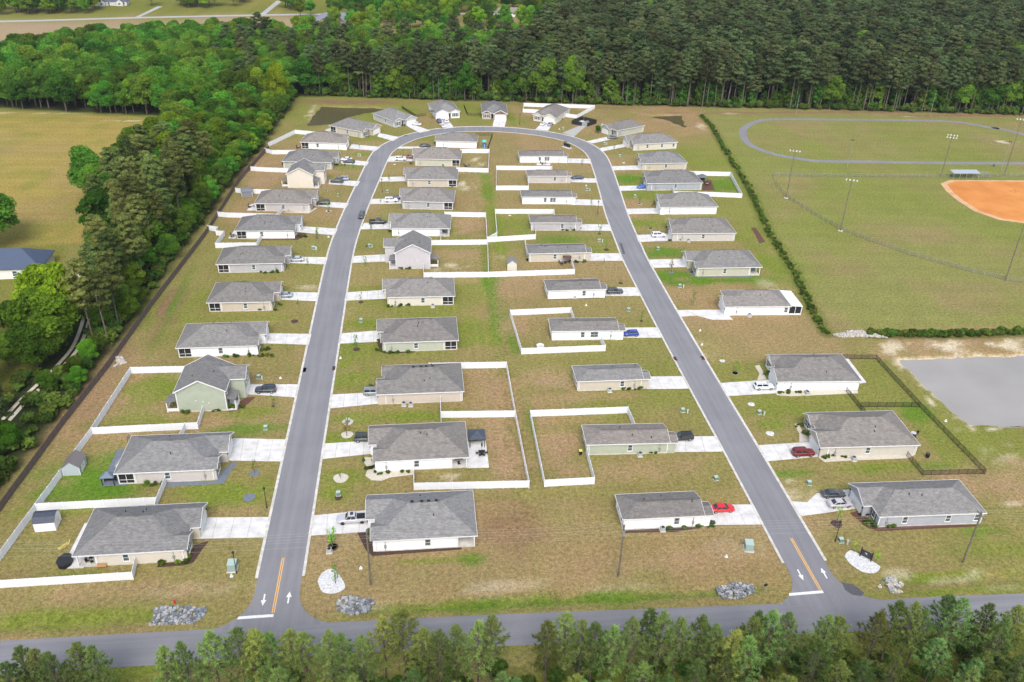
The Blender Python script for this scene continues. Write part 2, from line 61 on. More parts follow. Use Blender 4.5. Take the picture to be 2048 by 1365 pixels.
BLOB = [(-66.8,145.0,14.0,7.0,'B',0.8),(-67.2,138.8,12.0,4.0,'B',0.8),(-36.6,157.5,11.0,2.6,'B',0.6),(-38.0,135.4,11.0,5.0,'G',0.9),(-63.5,174.6,9.0,9.0,'G',0.85),(-64.1,161.6,10.0,3.0,'G',0.8),(-71.3,123.8,8.0,6.0,'O',0.7),(-72.3,133.3,8.0,2.0,'G',0.6),(-66.9,105.8,26.0,2.6,'G',0.7),(-57.3,106.2,12.0,1.6,'G',0.5),(-39.6,164.2,9.0,3.0,'G',0.6),(-46.6,136.5,5.0,3.0,'G',0.7),(-62.7,116.0,6.0,1.0,'G',0.5),(-33.6,239.8,6.0,3.0,'O',0.6),(-50.1,209.5,20.0,1.6,'G',0.5),(-34.3,203.6,9.0,3.0,'O',0.6),(-39.3,113.3,10.0,1.5,'O',0.5),(-17.1,152.6,8.0,3.0,'G',0.8),(-5.1,160.5,18.0,2.6,'G',0.8),(-18.8,139.6,7.0,3.0,'G',0.6),(-18.4,134.3,4.0,3.0,'G',0.6),(-18.7,176.2,9.0,5.0,'G',0.6),(-17.5,205.3,9.0,3.5,'G',0.8),(-18.8,188.4,8.0,7.0,'G',0.85),(-4.8,186.4,16.0,3.0,'O',0.7),(10.3,198.8,9.0,9.0,'G',0.6),(18.2,217.2,2.2,32.0,'B',0.5),(19.5,228.9,3.0,6.0,'B',0.6),(21.8,194.7,1.5,14.0,'B',0.5),(21.3,167.1,1.6,30.0,'O',0.6),(22.3,151.2,1.2,14.0,'B',0.5),(23.8,273.0,3.0,30.0,'G',0.7),(23.8,292.2,3.0,40.0,'G',0.6),(19.1,252.1,2.0,12.0,'G',0.5),(-6.4,194.2,24.0,8.0,'G',0.35),(46.4,259.8,13.0,4.0,'B',0.55),(30.0,274.0,9.0,10.0,'G',0.55),(54.2,251.1,10.0,4.0,'G',0.6),(78.8,319.2,7.0,5.0,'B',0.85),(116.0,312.1,7.0,9.0,'B',0.85),(90.2,226.4,22.0,3.5,'B',0.75),(76.1,248.1,9.0,5.0,'B',0.7),(74.0,230.8,8.0,4.0,'B',0.7),(79.9,301.6,8.0,4.0,'G',0.7),(74.6,272.3,9.0,4.0,'G',0.7),(120.2,339.2,14.0,6.0,'G',0.6),(109.8,259.5,8.0,14.0,'G',0.6),(108.8,238.7,5.0,10.0,'G',0.8),(94.6,135.2,9.0,2.4,'G',0.9),(73.6,134.6,5.0,1.6,'B',0.7),(74.8,152.2,4.0,2.0,'G',0.8),(111.8,154.8,4.0,4.0,'B',0.6),(106.4,135.0,6.0,2.0,'B',0.6),(81.6,157.9,9.0,5.0,'G',0.55),(76.2,168.8,8.0,3.0,'G',0.5),(111.4,173.2,5.0,8.0,'G',0.4),(42.5,406.6,3.0,9.0,'B',0.6),(-5.6,422.0,6.0,6.0,'G',0.8),(24.1,428.0,6.0,8.0,'G',0.5),(-25.6,414.0,9.0,8.0,'G',0.5),(-29.6,337.0,7.0,4.0,'G',0.5),(-25.4,353.7,6.0,3.0,'G',0.6),(-39.7,366.6,8.0,3.0,'G',0.5),(45.1,402.1,6.0,8.0,'G',0.5),(-0.6,114.8,9.0,1.2,'G',0.7),(6.8,115.0,2.5,2.0,'B',0.6),(-18.8,134.1,4.0,2.0,'G',0.7),(91.8,104.3,18.0,1.2,'G',0.8),(103.6,115.1,6.0,2.0,'B',0.6),(105.8,109.6,14.0,3.0,'G',0.5),(13.3,103.9,40.0,1.2,'G',0.9),(27.4,103.5,30.0,1.3,'B',0.55),(46.4,103.7,12.0,1.0,'B',0.6),(97.4,100.5,30.0,1.0,'G',0.9),(-63.7,95.7,10.0,1.0,'O',0.7),(-47.4,94.4,6.0,1.6,'G',0.7),(14.2,92.0,60.0,3.0,'O',0.9),(57.8,158.4,5.0,3.0,'O',0.9),(21.8,194.7,1.3,9.0,'B',0.5),(21.1,205.4,1.3,10.0,'B',0.6),(23.5,305.6,2.0,20.0,'B',0.4),(-69.7,160.8,10.0,2.0,'O',0.7),(-75.0,148.1,10.0,3.0,'O',0.4),(-73.4,189.0,3.0,16.0,'Q',0.5),(-70.0,220.3,3.0,12.0,'R',0.8),(-70.0,209.1,3.0,14.0,'R',0.6),(-71.5,250.9,2.4,20.0,'O',0.7),(-69.4,228.4,1.4,22.0,'B',0.4),(-69.0,213.4,1.4,22.0,'B',0.45),(-75.2,177.0,3.0,22.0,'R',0.25),(265.1,365.7,9.0,3.0,'S',1.0),(243.7,410.3,5.0,1.0,'S',0.8),(153.2,416.7,5.0,1.6,'S',0.7),(121.0,184.2,6.0,4.0,'S',0.7),(135.9,184.2,7.0,4.0,'S',0.85),(151.5,184.9,10.0,4.0,'S',0.85),(124.8,179.2,6.0,2.5,'S',0.6),(118.9,172.7,1.6,6.0,'S',0.8),(119.6,162.1,1.6,12.0,'S',0.85),(118.6,155.6,1.8,7.0,'S',0.9),(119.9,149.3,4.0,2.0,'S',0.9),(128.5,148.2,9.0,1.2,'S',0.9),(124.6,136.4,12.0,5.0,'S',0.35),(114.8,122.3,2.4,0.9,'S',0.8),(8.2,240.3,8.0,4.0,'S',0.7),(-20.9,212.1,2.5,3.0,'S',0.7),(2.7,238.7,5.0,3.0,'S',0.4),(15.7,314.4,4.0,6.0,'S',0.8),(21.8,340.7,3.0,6.0,'S',0.7),(-33.4,227.5,4.0,2.0,'S',0.4),(3.7,138.1,3.0,1.0,'S',0.5),(101.0,224.1,3.0,4.0,'S',0.3),(69.9,186.7,5.0,5.0,'S',0.25),(22.7,245.4,2.0,3.0,'S',0.3),(-9.1,104.4,3.0,0.5,'S',0.9),(97.7,105.2,3.0,0.8,'S',0.4),(92.4,103.9,5.0,0.7,'S',0.4),(99.2,101.4,4.0,0.7,'S',0.4),(81.9,105.4,3.0,1.2,'S',0.4),(55.3,114.0,8.0,3.0,'S',0.15),(-41.8,110.9,12.0,2.0,'S',0.2),(72.4,128.3,5.0,3.0,'S',0.35),(72.7,132.2,2.0,1.0,'S',0.5),(-129.8,405.3,20.0,1.2,'S',0.6),(-184.2,418.8,25.0,1.2,'S',0.5),(131.8,392.3,3.0,8.0,'S',0.5),(-52.7,421.1,2.5,14.0,'S',0.5),(60.1,341.6,3.0,2.0,'S',0.1),(29.2,172.7,5.0,3.0,'S',0.3),(16.0,107.9,8.0,1.4,'S',0.2),(34.1,106.2,7.0,1.2,'S',0.15),(11.2,107.6,8.0,1.4,'S',0.2),(-32.7,438.1,34.0,5.0,'R',0.85),(-51.7,440.7,8.0,5.0,'R',0.6),(93.3,427.7,12.0,3.0,'R',0.5),(192.2,417.9,70.0,2.4,'R',0.75),(277.5,411.5,50.0,3.0,'R',0.7),(-60.5,319.5,7.0,8.0,'T2',0.8),(14.7,149.4,4.0,14.0,'T2',0.8),(14.8,171.5,7.0,8.0,'T2',0.7),(14.2,272.2,7.0,8.0,'T2',0.7),(8.9,248.0,8.0,6.0,'T2',0.6),(26.1,147.5,6.0,9.0,'T2',0.7),(27.3,174.9,8.0,7.0,'T2',0.7),(13.8,122.6,7.0,7.0,'D2',0.2),(14.0,122.6,6.0,9.0,'D2',0.2),(28.5,225.0,9.0,8.0,'T2',0.6),(24.2,201.6,5.0,9.0,'T2',0.6),(15.4,274.1,7.0,12.0,'T2',0.6),(-37.9,317.4,8.0,8.0,'T2',0.4),(73.9,202.7,10.0,7.0,'T2',0.7),(114.9,129.3,16.0,8.0,'T2',0.7),(39.2,138.2,20.0,5.0,'T2',0.5),(37.8,166.1,18.0,3.0,'T2',0.5),(41.6,111.4,18.0,4.0,'T2',0.5),(-52.2,111.7,20.0,3.0,'T2',0.5),(-38.2,130.5,8.0,1.6,'T2',0.4),(66.1,130.2,5.0,5.0,'T2',0.4)]
BED = [('greystone',[(-52.41,138.83),(-52.2,140.39),(-43.1,140.11),(-42.71,141.94),(-41.65,144.36),(-40.43,146.07),(-39.6,145.76),(-40.66,142.3),(-41.13,139.16)]),('mulch',[(-48.24,116.6),(-48.3,117.28),(-43.94,117.93),(-42.99,121.8),(-40.73,122.73),(-41.62,119.92),(-42.27,117.36),(-43.57,116.77)]),('palestone',[(-11.15,141.06),(-3.84,141.17),(-3.83,139.47),(-8.3,138.88),(-10.12,137.92),(-12.12,138.25),(-13.41,139.72),(-13.06,142.2),(-13.95,144.31),(-13.87,145.86),(-11.65,145.72)]),('mulch',[(-14.09,123.05),(-11.8,123.07),(-10.44,117.74),(4.98,117.92),(4.95,117.2),(-11.02,116.72),(-12.2,118.15)]),('palestone',[(81.75,165.09),(84.0,165.49),(102.13,164.39),(101.64,163.34),(84.78,163.1),(81.82,163.74)]),('palestone',[(81.73,139.54),(83.43,139.69),(102.87,138.95),(101.15,137.98),(86.1,138.02),(82.47,137.84)]),('palestone',[(81.09,177.16),(82.4,177.46),(82.26,174.88),(81.81,170.95),(79.29,170.4),(80.98,173.51)]),('palestone',[(81.41,151.76),(82.28,152.12),(82.11,148.17),(82.85,145.25),(79.85,145.16),(80.96,147.95)]),('greystone',[(80.69,236.06),(81.16,235.57),(81.68,229.7),(98.37,229.2),(97.86,228.31),(80.79,229.38),(79.78,231.44)]),('redmulch',[(80.66,121.83),(82.95,122.49),(83.82,117.82),(104.4,116.88),(103.83,116.4),(83.72,116.47),(82.12,117.75)]),('redmulch',[(-45.05,164.56),(-43.91,167.58),(-41.98,170.32),(-39.92,170.39),(-40.92,168.03),(-43.12,165.05)]),('mulch',[(35.54,120.09),(50.3,120.08),(50.18,119.7),(44.89,119.04),(35.67,119.43)]),('mulch',[(34.15,216.39),(48.85,216.79),(51.29,217.82),(50.08,216.41),(47.83,216.36),(34.11,216.07)]),('redmulch',[(-42.7,263.86),(-41.07,269.21),(-38.46,268.01),(-41.15,262.74),(-52.5,262.99),(-52.66,264.05)]),('palestone',[(-49.24,287.38),(-40.17,288.29),(-38.31,291.71),(-37.59,291.19),(-39.96,286.32)]),('mulch',[(-13.31,194.62),(-11.5,194.19),(-10.87,189.38),(-3.32,189.47),(-3.48,188.7),(-10.52,188.46),(-12.15,189.32)]),('mulch',[(81.82,289.16),(84.66,294.9),(86.27,294.58),(85.68,291.27),(83.78,291.33)]),('redmulch',[(111.7,267.37),(113.28,267.31),(112.21,254.98),(109.8,253.78)])]
RING = [((-35.63,142.06),1.0,'greystone'),((-35.47,134.54),1.2,'greystone'),((-18.0,154.15),1.3,'palestone'),((-18.28,139.31),1.5,'palestone'),((-18.28,133.26),0.8,'mulch'),((-18.34,119.63),0.8,'mulch'),((-35.37,166.3),0.4,'mulch'),((-18.15,190.95),0.9,'mulch'),((-18.44,217.28),0.7,'mulch'),((57.71,250.7),0.9,'mulch'),((57.99,263.98),0.6,'mulch'),((57.93,202.16),0.5,'mulch'),((57.24,225.95),0.7,'mulch'),((75.03,174.07),0.8,'whitestone'),((74.32,160.28),0.8,'whitestone'),((74.54,148.65),0.9,'whitestone'),((76.72,118.99),1.1,'mulch'),((73.67,180.07),0.7,'whitestone'),((74.97,174.08),0.8,'whitestone'),((74.29,232.61),0.8,'greystone'),((76.17,267.34),0.7,'whitestone'),((78.06,291.78),0.8,'whitestone'),((-33.47,288.18),1.0,'whitestone'),((-18.24,119.48),1.0,'mulch'),((-31.57,265.02),0.4,'whitestone'),((-34.95,263.87),0.4,'mulch'),((-35.41,206.89),1.0,'mulch'),((-18.22,158.97),1.2,'palestone'),((-36.03,308.82),0.5,'whitestone'),((-11.66,339.37),0.5,'whitestone'),((-36.17,308.82),0.5,'whitestone'),((-18.14,256.88),1.0,'mulch'),((-33.37,288.05),0.7,'whitestone'),((-31.52,264.91),0.5,'whitestone'),((78.02,292.05),0.7,'whitestone'),((76.2,267.46),0.6,'whitestone'),((82.41,339.35),0.6,'whitestone'),((29.53,281.76),0.5,'whitestone')]
SHRUB = [(-53.73,164.62,5,1.0),(-47.82,165.04,5,1.4),(-43.34,166.3,8,2.4),(-45.03,188.76,16,8.0),(-42.14,191.78,8,3.0),(-47.74,117.41,4,1.0),(-44.9,117.45,4,2.0),(-43.67,118.32,4,1.4),(-11.31,123.61,5,2.0),(-11.09,121.34,6,1.0),(-12.55,144.73,8,2.0),(-12.13,142.14,5,2.0),(-6.79,140.27,6,6.0),(-4.46,140.36,2,0.5),(-12.39,173.81,9,1.6),(-11.68,194.53,5,1.4),(-7.33,188.73,12,5.0),(-12.17,189.96,4,1.2),(-8.43,214.18,10,4.0),(-11.1,268.7,4,1.4),(-6.57,238.91,6,3.0),(45.93,143.41,8,3.0),(47.84,168.49,8,3.0),(47.84,119.98,8,6.0),(51.18,120.33,5,2.0),(47.58,241.38,6,4.0),(50.3,244.18,5,1.2),(48.01,217.33,8,4.0),(50.52,194.52,5,1.6),(48.0,267.29,6,4.0),(51.7,268.52,4,1.0),(82.93,164.68,1,0.2),(86.45,164.47,9,5.0),(82.23,151.11,5,1.5),(82.8,148.12,4,1.5),(82.52,173.42,6,2.0),(85.31,139.3,6,4.0),(87.75,139.41,3,1.0),(81.63,232.27,6,1.6),(84.47,257.19,8,6.0),(87.5,281.81,5,3.0),(83.07,268.46,5,1.6),(86.2,316.7,4,1.6),(-42.54,242.02,6,2.0),(-45.39,238.05,7,6.0),(-45.07,213.69,7,5.0),(-41.87,216.59,6,3.0),(-42.1,191.91,8,3.0),(-43.75,288.91,6,4.0),(-39.65,294.04,5,2.0),(-41.4,264.88,6,4.0),(83.02,118.47,8,2.0),(82.95,121.27,4,2.0),(86.33,117.25,5,6.0),(-38.9,323.3,4,1.0),(-34.78,338.78,7,4.0),(-2.16,339.65,6,4.0),(81.55,386.52,4,1.0),(91.88,357.74,6,3.0),(91.28,331.66,4,4.0),(-55.85,139.68,6,4.0),(5.67,367.72,5,1.0),(58.12,342.45,4,1.0),(65.84,405.91,5,2.0),(-10.6,395.62,8,4.0),(-25.58,378.08,6,3.0)]
PUMP = [(69.85,397.89),(76.39,393.18),(81.89,398.53),(75.83,404.92)]
DUGOUT = [(212.86,316.1),(223.8,315.8),(232.46,319.04),(239.76,330.98),(229.74,300.26)]
MISC = {'bin':[(31.29,143.94),(31.25,243.26),(6.29,144.53),(105.29,137.98)],'leftshedpts':[]}
PATIOSET = [('L8',(-60.74,292.86)),('L7',(-61.92,266.23)),('J10',(48.46,338.13)),('I10',(8.12,337.43)),('I10',(17.09,335.91)),('R4',(109.15,310.96)),('R10',(106.29,145.91)),('L10',(-55.18,339.26)),('L11',(-52.32,362.29)),('I5',(5.82,215.81)),('J6',(41.76,240.2)),('I9',(10.88,312.36))]

# ---------------------------------------------------------------- helpers
def link(o, parent=None):
    COL.objects.link(o)
    if parent is not None: o.parent = parent
    return o
def tag(o, label=None, cat=None, group=None, kind=None):
    if label: o['label'] = label
    if cat: o['category'] = cat
    if group: o['group'] = group
    if kind: o['kind'] = kind
    return o
def thing(name, label, cat, loc=(0, 0, 0), rz=0., group=None):
    o = bpy.data.objects.new(name, None); o.empty_display_size = .3
    COL.objects.link(o); o.location = (loc[0], loc[1], loc[2] if len(loc) > 2 else 0); o.rotation_euler = (0, 0, rz)
    return tag(o, label, cat, group)
def part(name, mesh, parent=None, loc=(0, 0, 0), rz=0., scale=None, color=None):
    o = bpy.data.objects.new(name, mesh); link(o, parent)
    o.location = loc
    if rz: o.rotation_euler = (0, 0, rz)
    if scale: o.scale = scale
    if color: o.color = (*color, 1)
    return o
class MB:
    def __init__(s): s.v = []; s.f = []; s.m = []; s.k = 0
    def mat(s, k): s.k = k; return s
    def face(s, pts):
        n = len(s.v); s.v += [tuple(p) for p in pts]; s.f.append(tuple(range(n, n+len(pts)))); s.m.append(s.k); return s
    def solid(s, v, f):
        n = len(s.v); s.v += [tuple(p) for p in v]; s.f += [tuple(i+n for i in q) for q in f]; s.m += [s.k]*len(f); return s
    def box(s, a, b):
        x0, y0, z0 = a; x1, y1, z1 = b
        s.solid([(x0,y0,z0),(x1,y0,z0),(x1,y1,z0),(x0,y1,z0),(x0,y0,z1),(x1,y0,z1),(x1,y1,z1),(x0,y1,z1)],
                [(0,3,2,1),(4,5,6,7),(0,1,5,4),(1,2,6,5),(2,3,7,6),(3,0,4,7)]); return s
    def prism(s, poly, z0, z1, top=True, bot=True):
        a = sum(poly[i][0]*poly[(i+1) % len(poly)][1]-poly[(i+1) % len(poly)][0]*poly[i][1] for i in range(len(poly)))
        if a < 0: poly = poly[::-1]
        n = len(poly); v = [(p[0], p[1], z0) for p in poly]+[(p[0], p[1], z1) for p in poly]
        f = [(i, (i+1) % n, n+(i+1) % n, n+i) for i in range(n)]
        if top: f.append(tuple(range(n, 2*n)))
        if bot: f.append(tuple(range(n-1, -1, -1)))
        s.solid(v, f); return s
    def slab(s, top, t):                                  # polygon given by its top corners, thickened straight down
        n = len(top); v = [tuple(p) for p in top]+[(p[0], p[1], p[2]-t) for p in top]
        s.solid(v, [tuple(range(n)), tuple(range(2*n-1, n-1, -1))]+[((i+1) % n, i, n+i, n+(i+1) % n) for i in range(n)]); return s
    def bar(s, p0, p1, w, h):
        p0 = Vector(p0); p1 = Vector(p1); d = (p1-p0).normalized(); sd_ = d.cross(Vector((0, 0, 1)))
        sd_ = Vector((1, 0, 0)) if sd_.length < 1e-4 else sd_.normalized(); up = sd_.cross(d)
        v = [p+sd_*a*w/2+up*b*h/2 for p in (p0, p1) for a, b in ((-1, -1), (1, -1), (1, 1), (-1, 1))]
        s.solid(v, [(0,1,2,3),(7,6,5,4),(0,4,5,1),(1,5,6,2),(2,6,7,3),(3,7,4,0)]); return s
    def tube(s, pts, rad, n=6, cap=True):
        rings = []
        for i, p in enumerate(pts):
            p = Vector(p); a = Vector(pts[max(0, i-1)]); b = Vector(pts[min(len(pts)-1, i+1)]); d = (b-a).normalized()
            u = d.cross(Vector((0, 1, .01))).normalized() if abs(d.y) < .9 else d.cross(Vector((1, 0, 0))).normalized()
            q = d.cross(u); r = rad[i] if isinstance(rad, (list, tuple)) else rad
            rings.append([p+(u*math.cos(t)+q*math.sin(t))*r for t in [2*math.pi*j/n for j in range(n)]])
        v = [p for r in rings for p in r]; f = []
        for i in range(len(pts)-1):
            for j in range(n): f.append((i*n+j, i*n+(j+1) % n, (i+1)*n+(j+1) % n, (i+1)*n+j))
        if cap: f += [tuple(range(n-1, -1, -1)), tuple(range((len(pts)-1)*n, len(pts)*n))]
        s.solid(v, f); return s
    def cyl(s, c, r, z0, z1, n=12, r1=None): return s.tube([(c[0], c[1], z0), (c[0], c[1], z1)], [r, r if r1 is None else r1], n)
    def mesh(s, name, mats, smooth=False):
        me = bpy.data.meshes.new(name); me.from_pydata(s.v, [], s.f)
        for m_ in (mats if isinstance(mats, (list, tuple)) else [mats]): me.materials.append(m_)
        if any(s.m): me.polygons.foreach_set('material_index', s.m)
        if smooth: me.polygons.foreach_set('use_smooth', [True]*len(s.f))
        me.update(); return me
# ---------------------------------------------------------------- materials
def newmat(name):
    m = bpy.data.materials.new(name); m.use_nodes = True
    return m, m.node_tree, m.node_tree.nodes['Principled BSDF']
def N(nt, t, **kw):
    n = nt.nodes.new(t)
    for k, v in kw.items(): setattr(n, k, v)
    return n
def ramp(nt, src, stops):
    r = N(nt, 'ShaderNodeValToRGB'); e = r.color_ramp.elements
    while len(e) < len(stops): e.new(.5)
    for i, (p, c) in enumerate(stops):
        e[i].position = p; e[i].color = (*c, 1) if len(c) == 3 else c
    nt.links.new(src, r.inputs[0]); return r.outputs[0]
def noise(nt, scale, detail=4, rough=.55, coord='Object', vec=None):
    t = N(nt, 'ShaderNodeTexNoise'); t.inputs['Scale'].default_value = scale; t.inputs['Detail'].default_value = detail; t.inputs['Roughness'].default_value = rough
    if vec is None: vec = N(nt, 'ShaderNodeTexCoord').outputs[coord]
    nt.links.new(vec, t.inputs['Vector']); return t.outputs['Fac']
def mix(nt, a, b, fac, mode='MIX'):
    n = N(nt, 'ShaderNodeMix', data_type='RGBA', blend_type=mode)
    for sck, v in ((n.inputs['Factor'], fac), (n.inputs['A'], a), (n.inputs['B'], b)):
        if hasattr(v, 'is_output'): nt.links.new(v, sck)
        elif isinstance(v, (int, float)): sck.default_value = v
        else: sck.default_value = (*v, 1) if len(v) == 3 else v
    return n.outputs['Result']
def bump(nt, bs, h, strength, dist=.02):
    b = N(nt, 'ShaderNodeBump'); b.inputs['Strength'].default_value = strength; b.inputs['Distance'].default_value = dist
    nt.links.new(h, b.inputs['Height']); nt.links.new(b.outputs[0], bs.inputs['Normal'])
def nmat(name, c1, c2, scale, rough=.85, bmp=0., detail=5, coord='Object', lo=.3, hi=.7, spec=.3, metal=0.):
    m, nt, bs = newmat(name); f = noise(nt, scale, detail, coord=coord)
    nt.links.new(ramp(nt, f, [(lo, c1), (hi, c2)]), bs.inputs['Base Color'])
    bs.inputs['Roughness'].default_value = rough; bs.inputs['Specular IOR Level'].default_value = spec; bs.inputs['Metallic'].default_value = metal
    if bmp: bump(nt, bs, f, bmp)
    return m
def pmat(name, c, rough=.5, metal=0., spec=.4): 
    c2 = tuple(x*.86 for x in c)
    return nmat(name, c2, c, 2.2, rough, spec=spec, metal=metal)
M = {}
def build_materials():
    # siding takes the house's own colour from the object
    m, nt, bs = newmat('siding'); oi = N(nt, 'ShaderNodeObjectInfo'); tc = N(nt, 'ShaderNodeTexCoord')
    f = noise(nt, .7, 3); c = mix(nt, oi.outputs['Color'], (.82, .81, .79), ramp(nt, f, [(.35, (0, 0, 0)), (.75, (.12, .12, .12))]))
    nt.links.new(c, bs.inputs['Base Color']); bs.inputs['Roughness'].default_value = .62; bs.inputs['Specular IOR Level'].default_value = .25
    sx = N(nt, 'ShaderNodeSeparateXYZ'); nt.links.new(tc.outputs['Object'], sx.inputs[0])
    d = N(nt, 'ShaderNodeMath', operation='MULTIPLY'); d.inputs[1].default_value = 1/.18; nt.links.new(sx.outputs[2], d.inputs[0])
    fr = N(nt, 'ShaderNodeMath', operation='FRACT'); nt.links.new(d.outputs[0], fr.inputs[0]); bump(nt, bs, fr.outputs[0], .6, .018); M['siding'] = m
    # architectural shingles: staggered tabs of uneven grey
    m, nt, bs = newmat('shingles'); tc = N(nt, 'ShaderNodeTexCoord'); mp = N(nt, 'ShaderNodeMapping'); mp.inputs['Scale'].default_value = (1.9, 5., 2.4)
    nt.links.new(tc.outputs['Object'], mp.inputs[0]); vo = N(nt, 'ShaderNodeTexVoronoi'); vo.inputs['Scale'].default_value = 1.; nt.links.new(mp.outputs[0], vo.inputs['Vector'])
    bw = N(nt, 'ShaderNodeSeparateColor'); nt.links.new(vo.outputs['Color'], bw.inputs[0])
    oi = N(nt, 'ShaderNodeObjectInfo')
    c1 = ramp(nt, bw.outputs[0], [(0, (.135, .132, .131)), (.5, (.19, .186, .183)), (1, (.262, .257, .252))])
    c2 = mix(nt, c1, ramp(nt, noise(nt, 1.1, 5), [(.3, (.135, .135, .14)), (.7, (.26, .256, .25))]), .42)
    c3 = mix(nt, c2, oi.outputs['Color'], 1., 'MULTIPLY')
    nt.links.new(c3, bs.inputs['Base Color']); bs.inputs['Roughness'].default_value = .9; bs.inputs['Specular IOR Level'].default_value = .2
    bump(nt, bs, bw.outputs[0], .5, .012); M['shingles'] = m
    M['trim'] = pmat('white_trim', (.78, .78, .78), .5)
    M['vinyl'] = nmat('white_vinyl', (.66, .68, .715), (.78, .80, .83), .5, .45); M['vinylpost'] = pmat('white_vinyl_post', (.84, .86, .89), .45)
    M['concrete'] = nmat('concrete', (.49, .485, .475), (.70, .695, .685), .55, .9, .1, 6)
    M['concrete2'] = nmat('weathered_concrete', (.42, .40, .36), (.66, .64, .6), .9, .9, .1, 6)
    m, nt, bs = newmat('asphalt'); f1 = noise(nt, .12, 6); f2 = noise(nt, 9, 2); 
    sx = N(nt, 'ShaderNodeMapping'); tc = N(nt, 'ShaderNodeTexCoord'); sx.inputs['Scale'].default_value = (.9, .03, 1); nt.links.new(tc.outputs['Object'], sx.inputs[0])
    f3 = noise(nt, 1., 3, vec=sx.outputs[0])
    c = mix(nt, ramp(nt, f1, [(.3, (.158, .159, .174)), (.7, (.228, .229, .242))]), ramp(nt, f2, [(.3, (.12, .12, .135)), (.7, (.28, .28, .30))]), .35)
    c = mix(nt, c, ramp(nt, f3, [(.35, (.152, .153, .168)), (.68, (.252, .252, .266))]), .35)
    nt.links.new(c, bs.inputs['Base Color']); bs.inputs['Roughness'].default_value = .88; bump(nt, bs, f2, .15); M['asphalt'] = m
    M['asphalt2'] = m.copy(); M['asphalt2'].name = 'asphalt_cross'; [setattr(q.inputs['Scale'], 'default_value', (.03, .9, 1)) for q in M['asphalt2'].node_tree.nodes if q.type == 'MAPPING']
    M['patch'] = nmat('fresh_asphalt', (.075, .077, .085), (.11, .112, .12), 3, .9, .1)
    M['gravel'] = nmat('grey_gravel', (.26, .26, .26), (.5, .49, .47), 4, .95, .4)
    M['paintw'] = nmat('white_road_paint', (.6, .6, .6), (.82, .82, .82), 3, .7)
    M['painty'] = nmat('yellow_road_paint', (.72, .36, .06), (.92, .52, .12), 3, .7)
    m, nt, bs = newmat('window_glass'); bs.inputs['Base Color'].default_value = (.05, .075, .085, 1); bs.inputs['Roughness'].default_value = .08; bs.inputs['Specular IOR Level'].default_value = .8
    f = noise(nt, 1.3, 2); nt.links.new(ramp(nt, f, [(.35, (.02, .03, .035)), (.65, (.16, .21, .22))]), bs.inputs['Base Color']); M['glass'] = m
    m, nt, bs = newmat('car_glass'); bs.inputs['Roughness'].default_value = .06; bs.inputs['Specular IOR Level'].default_value = .9
    nt.links.new(ramp(nt, noise(nt, 2, 2), [(.3, (.012, .015, .02)), (.7, (.05, .06, .07))]), bs.inputs['Base Color']); M['carglass'] = m
    m, nt, bs = newmat('car_paint'); oi = N(nt, 'ShaderNodeObjectInfo'); nt.links.new(mix(nt, oi.outputs['Color'], (.3, .29, .27), ramp(nt, noise(nt, 3, 3), [(.45, (0, 0, 0)), (.8, (.1, .1, .1))])), bs.inputs['Base Color'])
    bs.inputs['Roughness'].default_value = .28; bs.inputs['Coat Weight'].default_value = .6; bs.inputs['Coat Roughness'].default_value = .08; M['paint'] = m
    m, nt, bs = newmat('painted_surface'); oi = N(nt, 'ShaderNodeObjectInfo'); nt.links.new(mix(nt, oi.outputs['Color'], (.25, .22, .18), ramp(nt, noise(nt, 2.5, 4), [(.45, (0, 0, 0)), (.85, (.16, .16, .16))])), bs.inputs['Base Color'])
    bs.inputs['Roughness'].default_value = .6; M['any'] = m
    m, nt, bs = newmat('insect_screen'); bs.inputs['Base Color'].default_value = (.02, .02, .022, 1); bs.inputs['Roughness'].default_value = .9
    tr = N(nt, 'ShaderNodeBsdfTransparent'); mx = N(nt, 'ShaderNodeMixShader'); nt.links.new(ramp(nt, noise(nt, 3, 2), [(0, (.72, .72, .72)), (1, (.84, .84, .84))]), mx.inputs[0])
    nt.links.new(tr.outputs[0], mx.inputs[1]); nt.links.new(bs.outputs[0], mx.inputs[2]); nt.links.new(mx.outputs[0], nt.nodes['Material Output'].inputs[0]); M['screen'] = m
    m, nt, bs = newmat('chain_link'); bs.inputs['Base Color'].default_value = (.3, .31, .32, 1); bs.inputs['Metallic'].default_value = .6; bs.inputs['Roughness'].default_value = .5
    tr = N(nt, 'ShaderNodeBsdfTransparent'); mx = N(nt, 'ShaderNodeMixShader'); nt.links.new(ramp(nt, noise(nt, 5, 2), [(0, (.1, .1, .1)), (1, (.2, .2, .2))]), mx.inputs[0])
    nt.links.new(tr.outputs[0], mx.inputs[1]); nt.links.new(bs.outputs[0], mx.inputs[2]); nt.links.new(mx.outputs[0], nt.nodes['Material Output'].inputs[0]); M['chain'] = m
    M['dark'] = pmat('dark_metal', (.022, .022, .025), .5)
    M['black'] = pmat('black_plastic', (.015, .015, .016), .55)
    M['steel'] = pmat('galvanised_steel', (.42, .43, .44), .45, .5)
    M['rubber'] = pmat('tyre_rubber', (.018, .018, .018), .85)
    M['rim'] = pmat('alloy_rim', (.45, .45, .46), .35, .7)
    M['lampw'] = pmat('headlight_lens', (.75, .77, .8), .15)
    M['lampr'] = pmat('taillight_lens', (.35, .015, .012), .2)
    M['wire'] = pmat('wire_metal', (.5, .5, .5), .5)
    M['wood'] = nmat('weathered_wood', (.09, .068, .058), (.165, .13, .115), 1.2, .9, .15)
    M['pole'] = nmat('pole_wood', (.10, .08, .062), (.22, .19, .16), 1.5, .9, .1)
    M['mulch'] = nmat('bark_mulch', (.035, .022, .017), (.10, .06, .045), 5, .95, .4)
